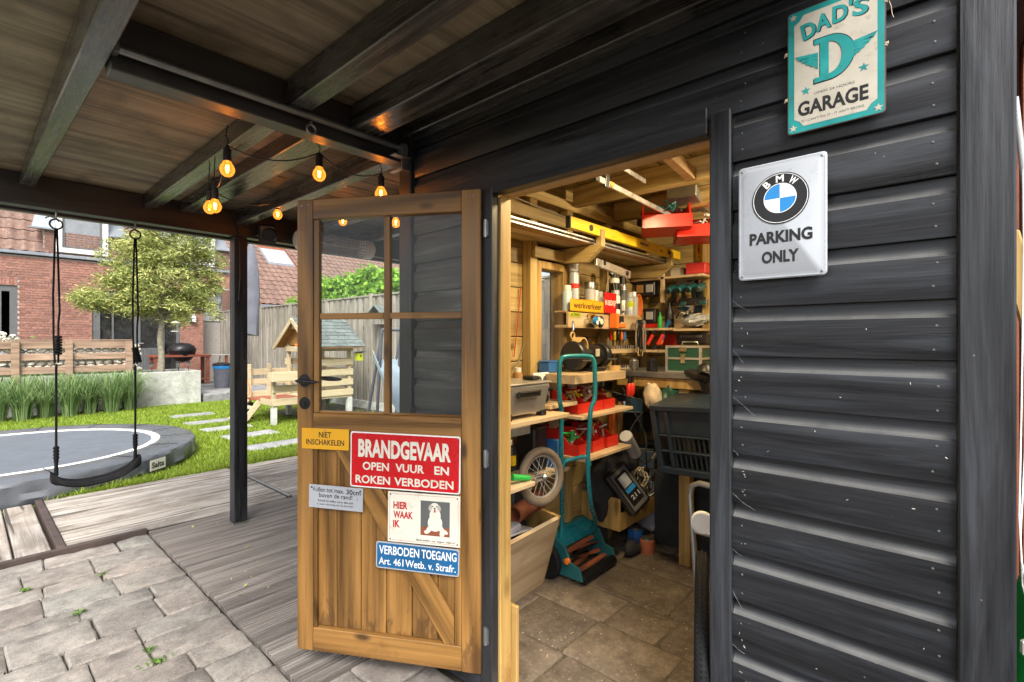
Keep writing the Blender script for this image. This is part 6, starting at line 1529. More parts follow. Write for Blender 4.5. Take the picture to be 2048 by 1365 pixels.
# hanging pliers
s = T('pliers_bundle', 'bundle of dark steel pliers hanging at the right end of the tool board', 'tools', (3.28, 1.66, 1.5))
for i, (dx, L_) in enumerate(((0, .20), (.035, .24), (.07, .19), (-.03, .17))):
    x = 3.22+dx; bw(s, 'plier', MB().lathe([(0, -.004), (.018, -.004), (.018, .004), (0, .004)], (x, 1.66-.01*i, 1.545), (0,1,0), 12).tube([(x-.004, 1.66-.01*i, 1.54), (x-.02, 1.66-.01*i, 1.54-L_*.5), (x-.008, 1.66-.01*i, 1.54-L_)], .006, 6).tube([(x+.004, 1.66-.01*i, 1.54), (x+.02, 1.66-.01*i, 1.54-L_*.5), (x+.01, 1.66-.01*i, 1.54-L_)], .006, 6), 'iron' if i % 2 else 'steel', 0, True)
s = T('scissors', 'scissors with yellow rings hanging under the pliers', 'scissors', (3.26, 1.66, 1.33))
bw(s, 'handle', MB().tube([(3.24+.017*math.sin(t), 1.655, 1.33+.024*math.cos(t)) for t in [i*.628 for i in range(10)]], .006, 6, True).tube([(3.272+.017*math.sin(t), 1.655, 1.325+.024*math.cos(t)) for t in [i*.628 for i in range(10)]], .006, 6, True), 'tan', 0, True); bw(s, 'blade', MB().beam((3.25, 1.656, 1.35), (3.262, 1.656, 1.44), .004, .012).beam((3.265, 1.658, 1.35), (3.255, 1.658, 1.44), .004, .012), 'steel')
# --- back wall
wsn = wsign
s = wsn('warning_sign', 'yellow sign with a red lightning arrow, highest on the back wall', 3.70, 1.335, 0, 0, 0, 'yellow') if False else None
def bs(nm, label, yc, zc, w_, h, mat, cat_='sign', x=3.722): return wsign(nm, label, x, zc, w_, h, yc, mat, cat_, 'X')
s = bs('warning_sign', 'yellow sign with a red lightning arrow, highest on the back wall', 1.31, 2.10, .245, .165, 'yellow')
let(s, [('NIET', .03, .052, .06, .024), ('SCHAKELEN', .025, .018, .15, .024), ('WORDT', .01, -.014, .10, .024), ('GEWERKT', .022, -.048, .13, .024)], 'black')
MB().prism([(-.098, .06), (-.088, .06), (-.098, .01), (-.086, .02), (-.094, -.045), (-.104, -.01), (-.108, .0)], .002, .0026).prism([(-.101, -.045), (-.087, -.045), (-.094, -.062)], .002, .0026).build('arrow', M['redtxt'], s)
for zc, lab, tx in ((1.965, 'yellow number plate with a blue NL strip under the lightning sign', ''), (1.745, 'yellow number plate with a blue NL strip behind the hanging drills', '')):
    s = bs('number_plate', lab, 1.22, zc, .44, .105, 'yellow', 'number plate'); MB().box(-.218, -.178, -.050, .050, .002, .0026).build('blue_strip', M['signblue'], s); let(s, [('NL', -.198, -.030, .026, .018)], 'white', .0032)
s = bs('brand_sign', 'red sign with white script lettering on the back wall', 1.23, 1.865, .42, .080, 'signred'); let(s, [('makita', .0, .002, .36, .048, .03)], 'white')
s = bs('tow_sign', 'blue sign with a white tow truck and the word WORDT', 1.23, 1.60, .42, .150, 'signblue')
let(s, [('WORDT WEGGESLEEPT', .0, -.052, .37, .026)], 'white')
MB().prism([(-.165,-.005), (-.165,.018), (-.150,.036), (-.125,.036), (-.118,.012), (-.06,.012), (-.02,.040), (-.014,.036), (-.045,.0), (-.045,-.005)], .002, .0026).ringd((-.145,-.008), 0, .010, 0, 360, .002, .0028, 14).ringd((-.065,-.008), 0, .010, 0, 360, .002, .0028, 14).prism([(-.01, .02), (.02,.055), (.07,.055), (.10,.025), (.14,.02), (.14,0), (-.01,.0)], .002, .0026).build('truck_picture', M['white'], s)
s = thing('round_sign', 'oval red white and blue sign reading RADIO NL on the back wall', 'sign', M=Matrix(((0,0,-1,3.72),(-1,0,0,1.525),(0,1,0,1.695),(0,0,0,1))))
ell(MB(), 0, 0, .066, .052, 0, .002, 0, 30).build('plate', M['white'], s)
MB().prism([(.064*math.cos(R(a)), .050*math.sin(R(a))) for a in range(20, 161, 10)], .002, .0026).build('red_band', M['signred'], s); MB().prism([(.064*math.cos(R(a)), .050*math.sin(R(a))) for a in range(205, 336, 10)], .002, .0026).build('blue_band', M['signblue'], s)
let(s, [('RADIO', 0, .032, .052, .016)], 'white', .0032); let(s, [('NL', 0, .0, .062, .026, .05)], 'black', .0032)
s = bs('backing_sheet', 'square plywood backing panel below the oval sign', 1.53, 1.60, .17, .24, 'plyb', 'panel', 3.7295)
s = bs('tin_plate', 'pale tin plate with a dark roundel above the hanging drills', 1.50, 1.90, .16, .11, 'silver', 'sign', 3.722); MB().ringd((.02, 0), .012, .036, 0, 360, .002, .0028, 24).build('roundel', M['black'], s)
# shelf with hanging teal drills
s = T('tool_shelf', 'small upper pine shelf on the back wall, with cut slots', 'shelf', (3.6, 1.6, 1.86)); bw(s, 'board', MB().box(3.50, 3.73, 1.29, 1.86, 1.875, 1.893), 'plyb', .002); bw(s, 'upright', MB().box(3.50, 3.52, 1.585, 1.615, 1.70, 1.98), 'plyb', .002)
for i, (y, lab) in enumerate(((1.545, 'teal cordless drill hanging left under the upper shelf'), (1.47, 'teal cordless drill hanging in the middle under the upper shelf'), (1.395, 'teal cordless drill hanging right under the upper shelf'), (1.33, 'teal cordless saw nearest the door trim'))):
    o = T('cordless_drill', lab, 'drill', (3.53, y, 1.78), 'cordless tools hanging on the back wall')
    bw(o, 'body', MB().lathe([(.012, -.08), (.024, -.07), (.028, -.02), (.027, .05), (.018, .07)], (3.55, y, 1.80), (.9, .0, .25), 14), 'tealdark', 0, True)
    bw(o, 'grip', MB().beam((3.57, y, 1.79), (3.60, y, 1.70), .024, .03, (1,0,0)), 'blackpl', .005); bw(o, 'battery', MB().obox((3.605, y, 1.690), (.07, .045, .03)), 'tealdark' if i % 2 else 'blackpl', .004)
    bw(o, 'chuck', MB().lathe([(.017, 0), (.012, .03), (.004, .032)], (3.475, y, 1.779), (-.9, 0, -.25), 12), 'iron', 0, True)
for zc, lab in ((1.815, 'upper black battery charger with two windows on the back wall shelf'), (1.605, 'lower black battery charger with two windows on the back wall shelf')):
    o = T('battery_charger', lab, 'charger', (3.56, 1.76, zc-.06), 'black chargers'); bw(o, 'case', MB().box(3.52, 3.60, 1.665, 1.835, zc-.06, zc+.055), 'blackpl', .01)
    for y in (1.79, 1.71): bw(o, 'window', MB().box(3.513, 3.521, y-.028, y+.028, zc-.03, zc+.03), 'leather' if y > 1.75 else 'grey_pl', .002)
o = T('red_case', 'small red plastic case under the lower charger', 'case', (3.56, 1.74, 1.50)); bw(o, 'case', MB().box(3.53, 3.60, 1.65, 1.82, 1.508, 1.548), 'redpl', .008)
shelf_b = lambda lab, y0, y1, x0, z: bw(T('back_shelf', lab, 'shelf', (3.6, (y0+y1)/2, z)), 'board', MB().box(x0, 3.73, y0, y1, z-.018, z), 'plyb', .002)
shelf_b('pale shelf on the back wall below the red case', 1.50, 1.855, 3.42, 1.507); shelf_b('lower shelf on the back wall with red and black cutters', 1.55, 1.80, 3.36, 1.345); shelf_b('black tool shelf on the back wall at the right', 1.30, 1.48, 3.42, 1.50)
o = T('dark_bottle', 'dark brown glass bottle standing on the back wall shelf', 'bottle', (3.55, 1.57, 1.507)); bw(o, 'glass', MB().lathe([(.033, 0), (.034, .10), (.030, .13), (.012, .17), (.011, .22), (.013, .225), (0, .226)], (3.55, 1.565, 1.508), (0,0,1), 18), 'iron', 0, True)
o = T('green_bottle', 'small green and white bottle beside the red case', 'bottle', (3.55, 1.63, 1.507)); bw(o, 'body', MB().lathe([(.018, 0), (.018, .08), (.008, .10), (.008, .12), (0, .121)], (3.53, 1.63, 1.508), (0,0,1), 14), 'green', 0, True)
for i, (y, lab) in enumerate(((1.74, 'red handled cutter standing on the lower back shelf'), (1.68, 'second red handled cutter beside it'), (1.60, 'third red and black cutter nearest the green case'))):
    o = T('hand_cutter', lab, 'cutter', (3.42, y, 1.345), 'red handled cutters'); bw(o, 'handle', MB().beam((3.42, y, 1.38), (3.44, y-.035, 1.46), .022, .026), 'redpl', .006); bw(o, 'grip', MB().beam((3.44, y-.037, 1.463), (3.45, y-.05, 1.50), .024, .03), 'blackpl', .006); bw(o, 'blade', MB().beam((3.415, y+.004, 1.377), (3.40, y+.03, 1.348), .012, .02), 'iron', .002)
o = T('pruning_saw', 'long black handled saw leaning above the cutters', 'saw', (3.46, 1.57, 1.40)); bw(o, 'handle', MB().tube([(3.45, 1.575, 1.42), (3.45, 1.555, 1.50), (3.45, 1.52, 1.56)], [.012, .014, .016], 8), 'signblue', 0, True); bw(o, 'collar', MB().cyl((3.45, 1.59, 1.39), (3.45, 1.577, 1.42), .014), 'orange', 0, True)
o = T('crumpled_bag', 'crumpled clear plastic bag on the black tool shelf', 'bag', (3.55, 1.38, 1.52)); mb = MB().ball((0,0,0), 1, 14)
for v in mb.v: k = 1+.4*noise.noise(Vector(v)*3); v.x *= .09*k; v.y *= .085*k; v.z = v.z*.04*k+.04
mb.build('bag', M['silver'], o)
stuffin((3.52, 1.42, 1.57), 31, ['galv', 'cream_tin', 'iron'], .06, 8, 'small_tools', 'metal odds on the plastic bag at the back', .04)
# work bench
wb = T('work_bench', 'grey topped work bench at the back of the shed', 'work bench', (3.3, 1.4, 0))
bw(wb, 'top', MB().box(2.98, 3.72, .75, 1.72, 1.175, 1.212), 'galv', .003); bw(wb, 'apron', MB().box(3.0, 3.02, .77, 1.70, 1.11, 1.173), 'jamb', .003)
for (x, y) in ((3.02, .80), (3.02, 1.20), (3.60, 1.60)): bw(wb, 'leg', MB().box(x, x+.07, y, y+.07, 0, 1.11), 'jamb', .003)
gc = T('tool_case', 'dark green tool case with silver edges on the work bench', 'case', (3.25, 1.29, 1.212))
x0, x1, y0, y1, z0, z1 = 3.08, 3.30, 1.155, 1.375, 1.213, 1.375
bw(gc, 'body', MB().box(x0, x1, y0, y1, z0, z1), 'dkgreen', .003)
mb = MB(); e = .007
for (a, b) in ((y0, z0), (y0, z1), (y1, z0), (y1, z1), (y0, 1.30), (y1, 1.30)): mb.box(x0-.004, x1+.004, a-e, a+e, b-e, b+e)
for (a, b) in ((x0, z0), (x0, z1), (x1, z1), (x0, 1.30)): mb.box(a-e+.0005, a+e-.0005, y0-.0035, y1+.0035, b-e+.0005, b+e-.0005)
for (a, b) in ((x0, y0), (x0, y1), (x1, y0), (x1, y1)): mb.box(a-e-.0005, a+e+.0005, b-e-.0005, b+e+.0005, z0-.003, z1+.003)
bw(gc, 'edging', mb, 'alu'); bw(gc, 'latch', MB().box(x0-.012, x0-.004, 1.25, 1.28, 1.27, 1.33).box(x0-.014, x0-.004, 1.24, 1.29, 1.345, 1.372), 'chrome', .002); bw(gc, 'handle', MB().tube([(3.19, 1.21, 1.38), (3.19, 1.215, 1.405), (3.19, 1.315, 1.405), (3.19, 1.32, 1.38)], .006, 8), 'chrome', 0, True)
o = T('black_box', 'long black box on the shelf behind the green case', 'box', (3.6, 1.4, 1.38)); bw(o, 'box', MB().box(3.52, 3.66, 1.28, 1.50, 1.39, 1.465), 'blackpl', .006); bw(o, 'plate', MB().box(3.513, 3.52, 1.31, 1.47, 1.435, 1.455), 'grey_txt')
o = T('black_drill', 'black corded power tool lying at the front of the bench', 'power tool', (3.1, 1.10, 1.21)); bw(o, 'body', MB().lathe([(.01, -.09), (.03, -.07), (.035, 0), (.028, .06), (.012, .09)], (2.96, 1.13, 1.205), (.3, 1, .2), 14).beam((2.96, 1.11, 1.20), (2.97, 1.08, 1.11), .03, .035, (1,0,0)), 'blackpl', 0, True)
o = T('desk_lamp', 'black clamp lamp head above the bench front', 'lamp', (2.9, 1.05, 1.2)); bw(o, 'shade', MB().lathe([(.05, 0), (.035, .035), (.012, .05), (0, .052)], (2.90, 1.06, 1.235), (.1, 0, 1), 18), 'iron', 0, True); bw(o, 'arm', MB().tube([(2.90, 1.06, 1.28), (2.93, 1.03, 1.25), (2.92, .98, 1.12)], .006, 6), 'iron', 0, True)
# cloths
def lump(nm, label, cat_, loc, sz, mat, sd, fold=5, z0=0, tilt=0):
    o = T(nm, label, cat_, loc); mb = MB().ball((0,0,0), 1, 30)
    for v in mb.v:
        q = Vector(v); k = 1 + .30*noise.noise(q*1.7+Vector((sd,0,0))) + .16*abs(noise.noise(q*fold+Vector((0,sd,0)))) - .05
        v.x *= sz[0]*k; v.y *= sz[1]*k; v.z = max(v.z*sz[2]*k + sz[2]*.8, .003)
    if tilt: mb.v = [Matrix.Rotation(tilt, 4, 'X') @ v for v in mb.v]
    mb.build(nm + '_folds', M[mat], o, 0, True); return o
lump('grey_rag', 'crumpled grey cloth lying on the floor at the back', 'cloth', (3.50, 1.66, 0), (.17, .12, .085), 'cloth', 2, 4)
lump('beige_cloth', 'crumpled beige cloth hanging under the bench top', 'cloth', (2.97, 1.42, .98), (.05, .06, .09), 'beige', 5, 4)
lump('green_cloth', 'dark green crumpled fabric bag under the bench', 'bag', (3.05, 1.33, .96), (.08, .08, .10), 'dkgreen', 8, 4)
# black cabinet and things behind
cbn = T('black_cabinet', 'low black cabinet standing under the work bench', 'cabinet', (3.4, 1.3, 0)); bw(cbn, 'body', MB().box(3.20, 3.70, .85, 1.52, .02, .52), 'bag', .004); bw(cbn, 'door', MB().box(3.188, 3.199, 1.00, 1.50, .04, .50), 'bag', .003); bw(cbn, 'shelf', MB().box(3.15, 3.70, .85, 1.55, .70, .72), 'bag', .003)
# blue-black stacking crate, tilted
cr = thing('stacking_crate', 'dark blue slotted plastic crate standing tilted on its side under the bench', 'crate', M=Matrix.Translation((2.70, 1.02, .86)) @ Matrix.Rotation(R(-7), 4, 'Z') @ Matrix.Rotation(R(-9), 4, 'Y') @ Matrix.Rotation(R(-4), 4, 'X'))
def cb_(nm, mb, bev=.003): return mb.build(nm, M['navy'], cr, bev)
Wc, Hc = .27, .20
cb_('rim', MB().box(-.03, .0, -Wc, Wc, Hc-.03, Hc).box(-.03, .0, -Wc, Wc, -Hc, -Hc+.035).box(-.029, -.001, Wc-.035, Wc, -Hc+.035, Hc-.03).box(-.029, -.001, -Wc, -Wc+.035, -Hc+.035, Hc-.03))
cb_('panel', MB().box(-.012, -.004, -Wc+.035, Wc-.035, .03, Hc-.03)); cb_('rail', MB().box(-.024, -.002, -Wc+.036, Wc-.036, .018, .029).box(-.024, -.002, -Wc+.036, Wc-.036, -.075, -.064).box(-.028, -.001, .155, .18, -.165, .168))
k = 0; y = -Wc+.05
while y < .155:
    cb_('slot_bar', MB().box(-.018, -.004, y, y+.011, -.064, .018).box(-.018, -.004, y, y+.011, -.165, -.075), .002); y += .030
cb_('side', MB().box(0.001, .30, Wc-.02, Wc, -Hc, Hc).box(.001, .30, -Wc, -Wc+.02, -Hc, Hc).box(.001, .30, -Wc+.02, Wc-.02, -Hc, -Hc+.02).box(.001, .30, -Wc+.02, Wc-.02, Hc-.02, Hc))
# galvanised tubular frame
fr = T('tubular_stand', 'bare steel tubular frame standing by the door trim', 'frame', (2.1, .90, 0)); 
bw(fr, 'tube', MB().tube([(2.10, .68, .80), (2.12, .80, .80), (2.12, .83, .785), (2.115, .838, .74), (2.05, .785, .40), (2.02, .75, .0)], .0125, 10), 'galv', 0, True); bw(fr, 'tube', MB().tube([(2.09, .818, .60), (2.09, .75, .60), (2.09, .70, .60)], .010, 10), 'galv', 0, True)
bw(fr, 'gauge', MB().lathe([(.045, 0), (.045, .02), (.04, .022), (.039, .018), (0, .018)], (2.06, .765, .66), (-.93, -.37, .0), 22), 'white', 0, True)
# tyre by the trim
ty = T('bicycle_tyre', 'black bicycle tyre standing against the inside of the door trim', 'tyre', (1.62, .60, .34)); c = Vector((1.66, .618, .345)); ax1 = Vector((.93, .345, 0)).normalized()
mb = MB().tube([c+ax1*.315*math.cos(t)+Vector((0,0,.315*math.sin(t))) for t in [i*2*math.pi/64 for i in range(64)]], .022, 12, True)
bw(ty, 'tyre', mb, 'rubber', 0, True)
mb = MB(); pn = Vector((-ax1.y, ax1.x, 0))
for i in range(150):
    t = i*2*math.pi/150; r_ = ax1*math.cos(t)+Vector((0,0,math.sin(t)))
    for s_ in (-1, 0, 1): q = c + r_*(.3375-.0045*abs(s_)) + pn*.012*s_; mb.add([q-pn*.004, q+pn*.004, q+pn*.004+r_*.003, q-pn*.004+r_*.003, q+Vector((-r_.z*ax1.x, -r_.z*ax1.y, math.cos(t)))*.008], [(0,1,2,3), (3,2,4)])
o = bw(ty, 'tread', mb, 'rubber'); o['kind'] = 'stuff'
# --- lower left corner: plywood bin, wheel, mower
bx = T('plywood_bin', 'slant fronted plywood bin full of offcuts standing by the door jamb', 'bin', (1.85, 1.75, 0))
vs = [(1.52, 1.72, 0), (2.25, 1.76, 0), (2.13, 1.55, .465), (1.50, 1.50, .47)]
fr_ = [Vector(v) for v in vs]; th_ = Vector((0, .02, .008))
bw(bx, 'front', MB().add(fr_+[v+th_ for v in fr_], [(0,1,2,3), (4,5,6,7), (0,1,5,4), (1,2,6,5), (2,3,7,6), (3,0,4,7)]), 'plyb', .001)
vs = [Vector((2.252, 1.765, 0)), Vector((2.20, 1.86, 0)), Vector((2.135, 1.86, .50)), Vector((2.132, 1.555, .468))]; t2 = Vector((.018, 0, .003))
bw(bx, 'side', MB().add(vs+[v+t2 for v in vs], [(0,1,2,3), (4,5,6,7), (0,1,5,4), (1,2,6,5), (2,3,7,6), (3,0,4,7)]), 'jamb', .001)
bw(bx, 'bottom', MB().box(1.5, 2.18, 1.76, 1.86, .1, .12), 'bag')
for i, (p0, p1, w_, h, m_, lab) in enumerate((((1.55, 1.66, .46), (2.05, 1.72, .40), .10, .01, 'grey_pl', 'grey sheet metal offcut on top of the plywood bin'), ((1.62, 1.60, .47), (1.80, 1.70, .52), .05, .02, 'leather', 'brown wooden handle sticking out of the plywood bin'), ((1.70, 1.75, .38), (1.95, 1.70, .45), .09, .03, 'cloth', 'grey bundle inside the plywood bin'), ((1.60, 1.78, .35), (2.1, 1.80, .38), .10, .06, 'bag', 'black box inside the plywood bin'))):
    o = T('offcut', lab, 'offcut', p0); bw(o, 'piece', MB().beam(p0, p1, w_, h), m_, .004)
o = T('clay_pipe', 'orange clay pipe end lying on the plywood bin under the wheel', 'pipe', (2.0, 1.66, .46)); bw(o, 'pipe', MB().lathe([(.045, 0), (.047, .20), (.038, .20), (.036, .02)], (2.13, 1.72, .52), (-.95, -.1, -.10), 20).lathe([(.056, -.03), (.056, .03), (.046, .03), (.046, -.03)], (2.14, 1.72, .52), (-.95, -.1, -.1), 20), 'brownrust', 0, True)
wh = T('pram_wheel', 'spoked wheel with a grey brown tyre leaning before the low shelf', 'wheel', (1.95, 1.55, .72)); c = Vector((1.935, 1.52, .735)); ax = Vector((-.18, -.98, .10)).normalized(); u_ = ax.cross(Vector((0,0,1))).normalized(); v_ = ax.cross(u_)
circ = lambda r_, n, o_=0: [c+ax*o_+(u_*math.cos(t)+v_*math.sin(t))*r_ for t in [i*2*math.pi/n for i in range(n)]]
bw(wh, 'tyre', MB().tube(circ(.125, 40), .021, 12, True), 'tyre', 0, True); bw(wh, 'rim', MB().tube(circ(.104, 40), .008, 8, True), 'steel', 0, True)
mb = MB()
for i in range(20):
    t = i*2*math.pi/20; t2_ = t+(.5 if i % 2 else -.5); s_ = .022 if i % 4 < 2 else -.022
    mb.tube([c+ax*s_+(u_*math.cos(t2_)+v_*math.sin(t2_))*.014, c+(u_*math.cos(t)+v_*math.sin(t))*.102], .0011, 4)
bw(wh, 'spokes', mb, 'grey_pl'); bw(wh, 'hub', MB().lathe([(.006, -.04), (.016, -.03), (.016, -.022), (.010, -.02), (.010, .02), (.016, .022), (.016, .03), (.006, .04)], c, ax, 14), 'galv', 0, True)
# items on the low shelf
can('small yellow and black spray can on the low shelf behind the wheel', 1.93, 1.72, .745, .026, .15, 'blackpl', 'alu', ('yellow', .1, .45), 'items on the low shelf', neck=.5)
can('blue cleaner bottle on the low shelf by the jamb', 1.66, 1.60, .752, .035, .16, 'blue', 'blackpl', None, 'items on the low shelf', 'bottle', 'bottle', .4)
o = T('green_handle_tool', 'tool with a bright green handle lying on the low shelf', 'tool', (1.75, 1.5, .765)); bw(o, 'handle', MB().cyl((1.69, 1.50, .785), (1.79, 1.48, .765), .016, .013), 'green', 0, True)
o = T('black_speaker_case', 'tall black case standing behind the teal mower handle', 'case', (2.12, 1.75, .70)); bw(o, 'case', MB().box(2.05, 2.17, 1.66, 1.79, .705, .945), 'blackpl', .01)
o = T('blue_folder', 'blue book shaped box beside the black case', 'box', (2.21, 1.68, .70)); bw(o, 'cover', MB().box(2.205, 2.235, 1.62, 1.74, .70, .86), 'blue', .002)
lump('black_gloves', 'black helmet and gloves hanging under the fryer shelf', 'gloves', (1.62, 1.58, .80), (.07, .06, .08), 'bag', 12, 3)
# reel mower
mw = T('reel_mower', 'teal push reel mower with a tall tubular handle', 'lawn mower', (2.55, 1.7, 0))
fnp = lambda x: (lambda a, c, d: (d, a, c))
side = [(1.56, .03), (1.58, .10), (1.64, .115), (1.68, .20), (1.76, .24), (1.86, .20), (1.86, .06), (1.74, .03)]
for x in (2.36, 2.735): bw(mw, 'side_plate', MB().prism(side, x, x+.016, fnp(x)), 'tealdark', .002)
bw(mw, 'wheel', MB().lathe([(.02, -.02), (.095, -.02), (.105, -.012), (.105, .012), (.095, .02), (.02, .02)], (2.325, 1.79, .106), (1,0,0), 30), 'rubber', 0, True); bw(mw, 'wheel', MB().lathe([(.02, -.02), (.095, -.02), (.105, -.012), (.105, .012), (.095, .02), (.02, .02)], (2.79, 1.79, .106), (1,0,0), 30), 'rubber', 0, True)
mb = MB().cyl((2.377, 1.575, .035), (2.734, 1.575, .035), .022, n=16)
for i in range(30):
    x = 2.385+i*.0118
    if abs(x-2.55) < .012: continue
    mb.cyl((x, 1.575, .035), (x+.007, 1.575, .035), .029, n=16)
bw(mw, 'roller', mb, 'iron', 0, False)
bw(mw, 'cover', MB().add([(2.377, 1.70+.11*math.cos(R(a)), .14+.11*math.sin(R(a))) for a in range(40, 161, 15)] + [(2.734, 1.70+.11*math.cos(R(a)), .14+.11*math.sin(R(a))) for a in range(40, 161, 15)], [(i, i+1, 10+i, 9+i) for i in range(8)]) if False else MB().prism([(1.80+.085*math.cos(R(a)), .155+.105*math.sin(R(a))) for a in range(20, 171, 15)] + [(1.80+.08*math.cos(R(a)), .155+.10*math.sin(R(a))) for a in range(170, 19, -15)], 2.377, 2.734, fnp(0)), 'teal', 0)
for k in range(5):
    pts = []; 
    for i in range(10):
        t = i/9; a = 2*math.pi*k/5 + t*1.3; pts.append(Vector((2.385+t*.34, 1.70+.058*math.cos(a), .105+.058*math.sin(a))))
    vs = []
    for i, p in enumerate(pts): q = (p-Vector((p.x, 1.70, .105)))*.55; vs += [p, Vector((p.x, 1.70, .105))+q]
    bw(mw, 'reel_blade', MB().add(vs, [(2*i, 2*i+1, 2*i+3, 2*i+2) for i in range(9)]), 'brownrust')
bw(mw, 'bed_bar', MB().beam((2.377, 1.635, .05), (2.734, 1.635, .05), .03, .012), 'brownrust', .001); bw(mw, 'adjuster', MB().lathe([(.018, 0), (.018, .02), (.010, .024)], (2.357, 1.655, .13), (-1, 0, 0), 12), 'orange', 0, True)
bw(mw, 'axle', MB().cyl((2.377, 1.70, .105), (2.734, 1.70, .105), .008), 'iron')
hx0, hx1 = 2.235, 2.585; k1, k2 = 2.40, 2.71
P_ = [(2.40,1.74,.17),(2.36,1.70,.40),(2.16,1.56,.74),(2.125,1.535,.95),(2.115,1.53,1.06),(2.08,1.515,1.11),(2.08,1.515,1.27),(2.088,1.51,1.315),(2.115,1.495,1.332),(2.22,1.432,1.332),(2.247,1.416,1.315),(2.255,1.41,1.27),(2.255,1.41,1.11),(2.225,1.415,1.05),(2.215,1.42,.90),(2.22,1.43,.72),(2.33,1.48,.5),(2.60,1.62,.30),(2.71,1.72,.17)]
def smooth(P_, n=4):
    P_ = [Vector(p) for p in P_]; out = []
    for i in range(len(P_)-1):
        p0 = P_[max(0, i-1)]; p1 = P_[i]; p2 = P_[i+1]; p3 = P_[min(len(P_)-1, i+2)]
        for k in range(n):
            t = k/n; out.append(.5*((2*p1)+(p2-p0)*t+(2*p0-5*p1+4*p2-p3)*t*t+(3*p1-p0-3*p2+p3)*t**3))
    return out+[P_[-1]]
bw(mw, 'handle', MB().tube(smooth(P_), .0125, 12), 'teal', 0, True); bw(mw, 'cross_bar', MB().tube(smooth([(2.14,1.55,.70),(2.15,1.53,.765),(2.17,1.50,.78),(2.20,1.44,.80),(2.213,1.425,.79),(2.22,1.42,.75)]), .0105, 10), 'teal', 0, True)
# crate shelf with tool bag and cables
ls = T('low_crate', 'low plywood tray on the floor bearers holding the black tool bag and cables', 'crate', (3.0, 1.7, .2))
bw(ls, 'side', MB().box(2.80, 2.815, 1.565, 1.86, .19, .40), 'jamb', .002); bw(ls, 'bottom', MB().box(2.816, 3.42, 1.582, 1.86, .19, .205), 'jamb', .002); bw(ls, 'front', MB().box(2.816, 3.42, 1.565, 1.581, .19, .30), 'jamb', .002); bw(ls, 'foot', MB().box(2.83, 2.88, 1.70, 1.84, .0, .189), 'bag'); bw(ls, 'foot', MB().box(3.34, 3.39, 1.70, 1.84, 0, .189), 'bag')
bg_ = thing('tool_case', 'black power tool case with a picture label leaning in the low tray', 'case', M=Matrix.Translation((2.87, 1.54, .47)) @ Matrix.Rotation(R(-25), 4, 'Z') @ Matrix.Rotation(R(-22), 4, 'X') @ Matrix.Rotation(R(-30), 4, 'Y') @ Matrix.Diagonal((.85,.85,.85,1)))
MB().box(-.11, .11, 0, .08, -.19, .17).build('shell', M['blackpl'], bg_, .015); MB().box(-.085, .085, -.006, 0, -.165, .145).build('recess_panel', M['grey_txt'], bg_, .003)
MB().box(-.07, .06, -.010, -.006, -.13, .12).build('label', M['iron'], bg_, .001); MB().box(-.045, .045, -.012, -.010, .01, .10).build('label_picture', M['silver'], bg_, .001); MB().box(-.05, .05, -.012, -.010, -.035, .0).build('label_band', M['bmwblue'], bg_, .001)
mb = MB(); mb.T = Matrix(((1,0,0,0),(0,0,-1,-.0125),(0,1,0,-.075),(0,0,0,1))); put_text(mb, '211', 0, 0, .09, .035, 0, .02); mb.build('lettering', M['silver'], bg_)
lump('duffel_bag', 'black fabric bag slumped behind the power tool case', 'bag', (2.95, 1.72, .22), (.22, .12, .24), 'bag', 21, 4)
lump('grey_bag', 'dark grey folded fabric above the cables', 'bag', (3.05, 1.66, .52), (.13, .09, .10), 'bag', 23, 4)
cbl = T('cable_coils', 'tangle of white and black electric cables in the low tray', 'cables', (3.1, 1.6, .42)); r2 = random.Random(6)
for k in range(11):
    cc_ = Vector((3.10+r2.uniform(-.10, .16), 1.60+r2.uniform(-.03, .04), .42+r2.uniform(-.10, .12))); a1 = Vector((1, r2.gauss(0,.3), r2.gauss(0,.3))).normalized(); a2 = Vector((r2.gauss(0,.3), r2.gauss(.2,.3), 1)).normalized(); rr_ = r2.uniform(.05, .085)
    bw(cbl, 'cable', MB().tube([cc_+a1*rr_*(1+.05*i/20)*math.cos(i*.63)+a2*rr_*.8*math.sin(i*.63)+Vector((0,-.002*i,0)) for i in range(24)], .0045, 6), ['cream_tin', 'blackpl', 'beige', 'blackpl', 'white', 'blackpl', 'cream_tin', 'steel', 'iron', 'beige', 'cream_tin'][k], 0, True)
for k, (pts, lab) in enumerate((([(2.9, 1.60, 1.10), (2.88, 1.50, .95), (2.93, 1.45, .80), (2.87, 1.42, .70), (2.95, 1.45, .58)], 'black electric cable hanging below the bench corner'), ([(2.85, 1.66, 1.08), (2.97, 1.50, 1.02), (3.0, 1.42, .96), (2.92, 1.35, 1.0)], 'thin black cable looped from the red bins to the bench'), ([(3.0, 1.5, .95), (2.9, 1.55, .80), (2.95, 1.48, .62), (3.0, 1.40, .70)], 'second black cable looping above the cable tangle'))):
    o = T('electric_cable', lab, 'cable', pts[0], 'loose black cables'); bw(o, 'cable', MB().tube(smooth(pts, 6), .005, 6), 'blackpl', 0, True)
o = T('paper_roll', 'roll of printed paper leaning beside the farthest lower bin', 'roll', (2.78, 1.55, .78)); bw(o, 'roll', MB().cyl((2.76, 1.50, .82), (2.92, 1.52, .68), .04, .04, 16), 'grey_pl', 0, True)
o = T('silver_bar', 'short silver metal strip hanging askew right of the red bins', 'strip', (2.95, 1.42, .7)); bw(o, 'bar', MB().beam((2.92, 1.40, .66), (3.06, 1.36, .78), .006, .022), 'alu', .001)
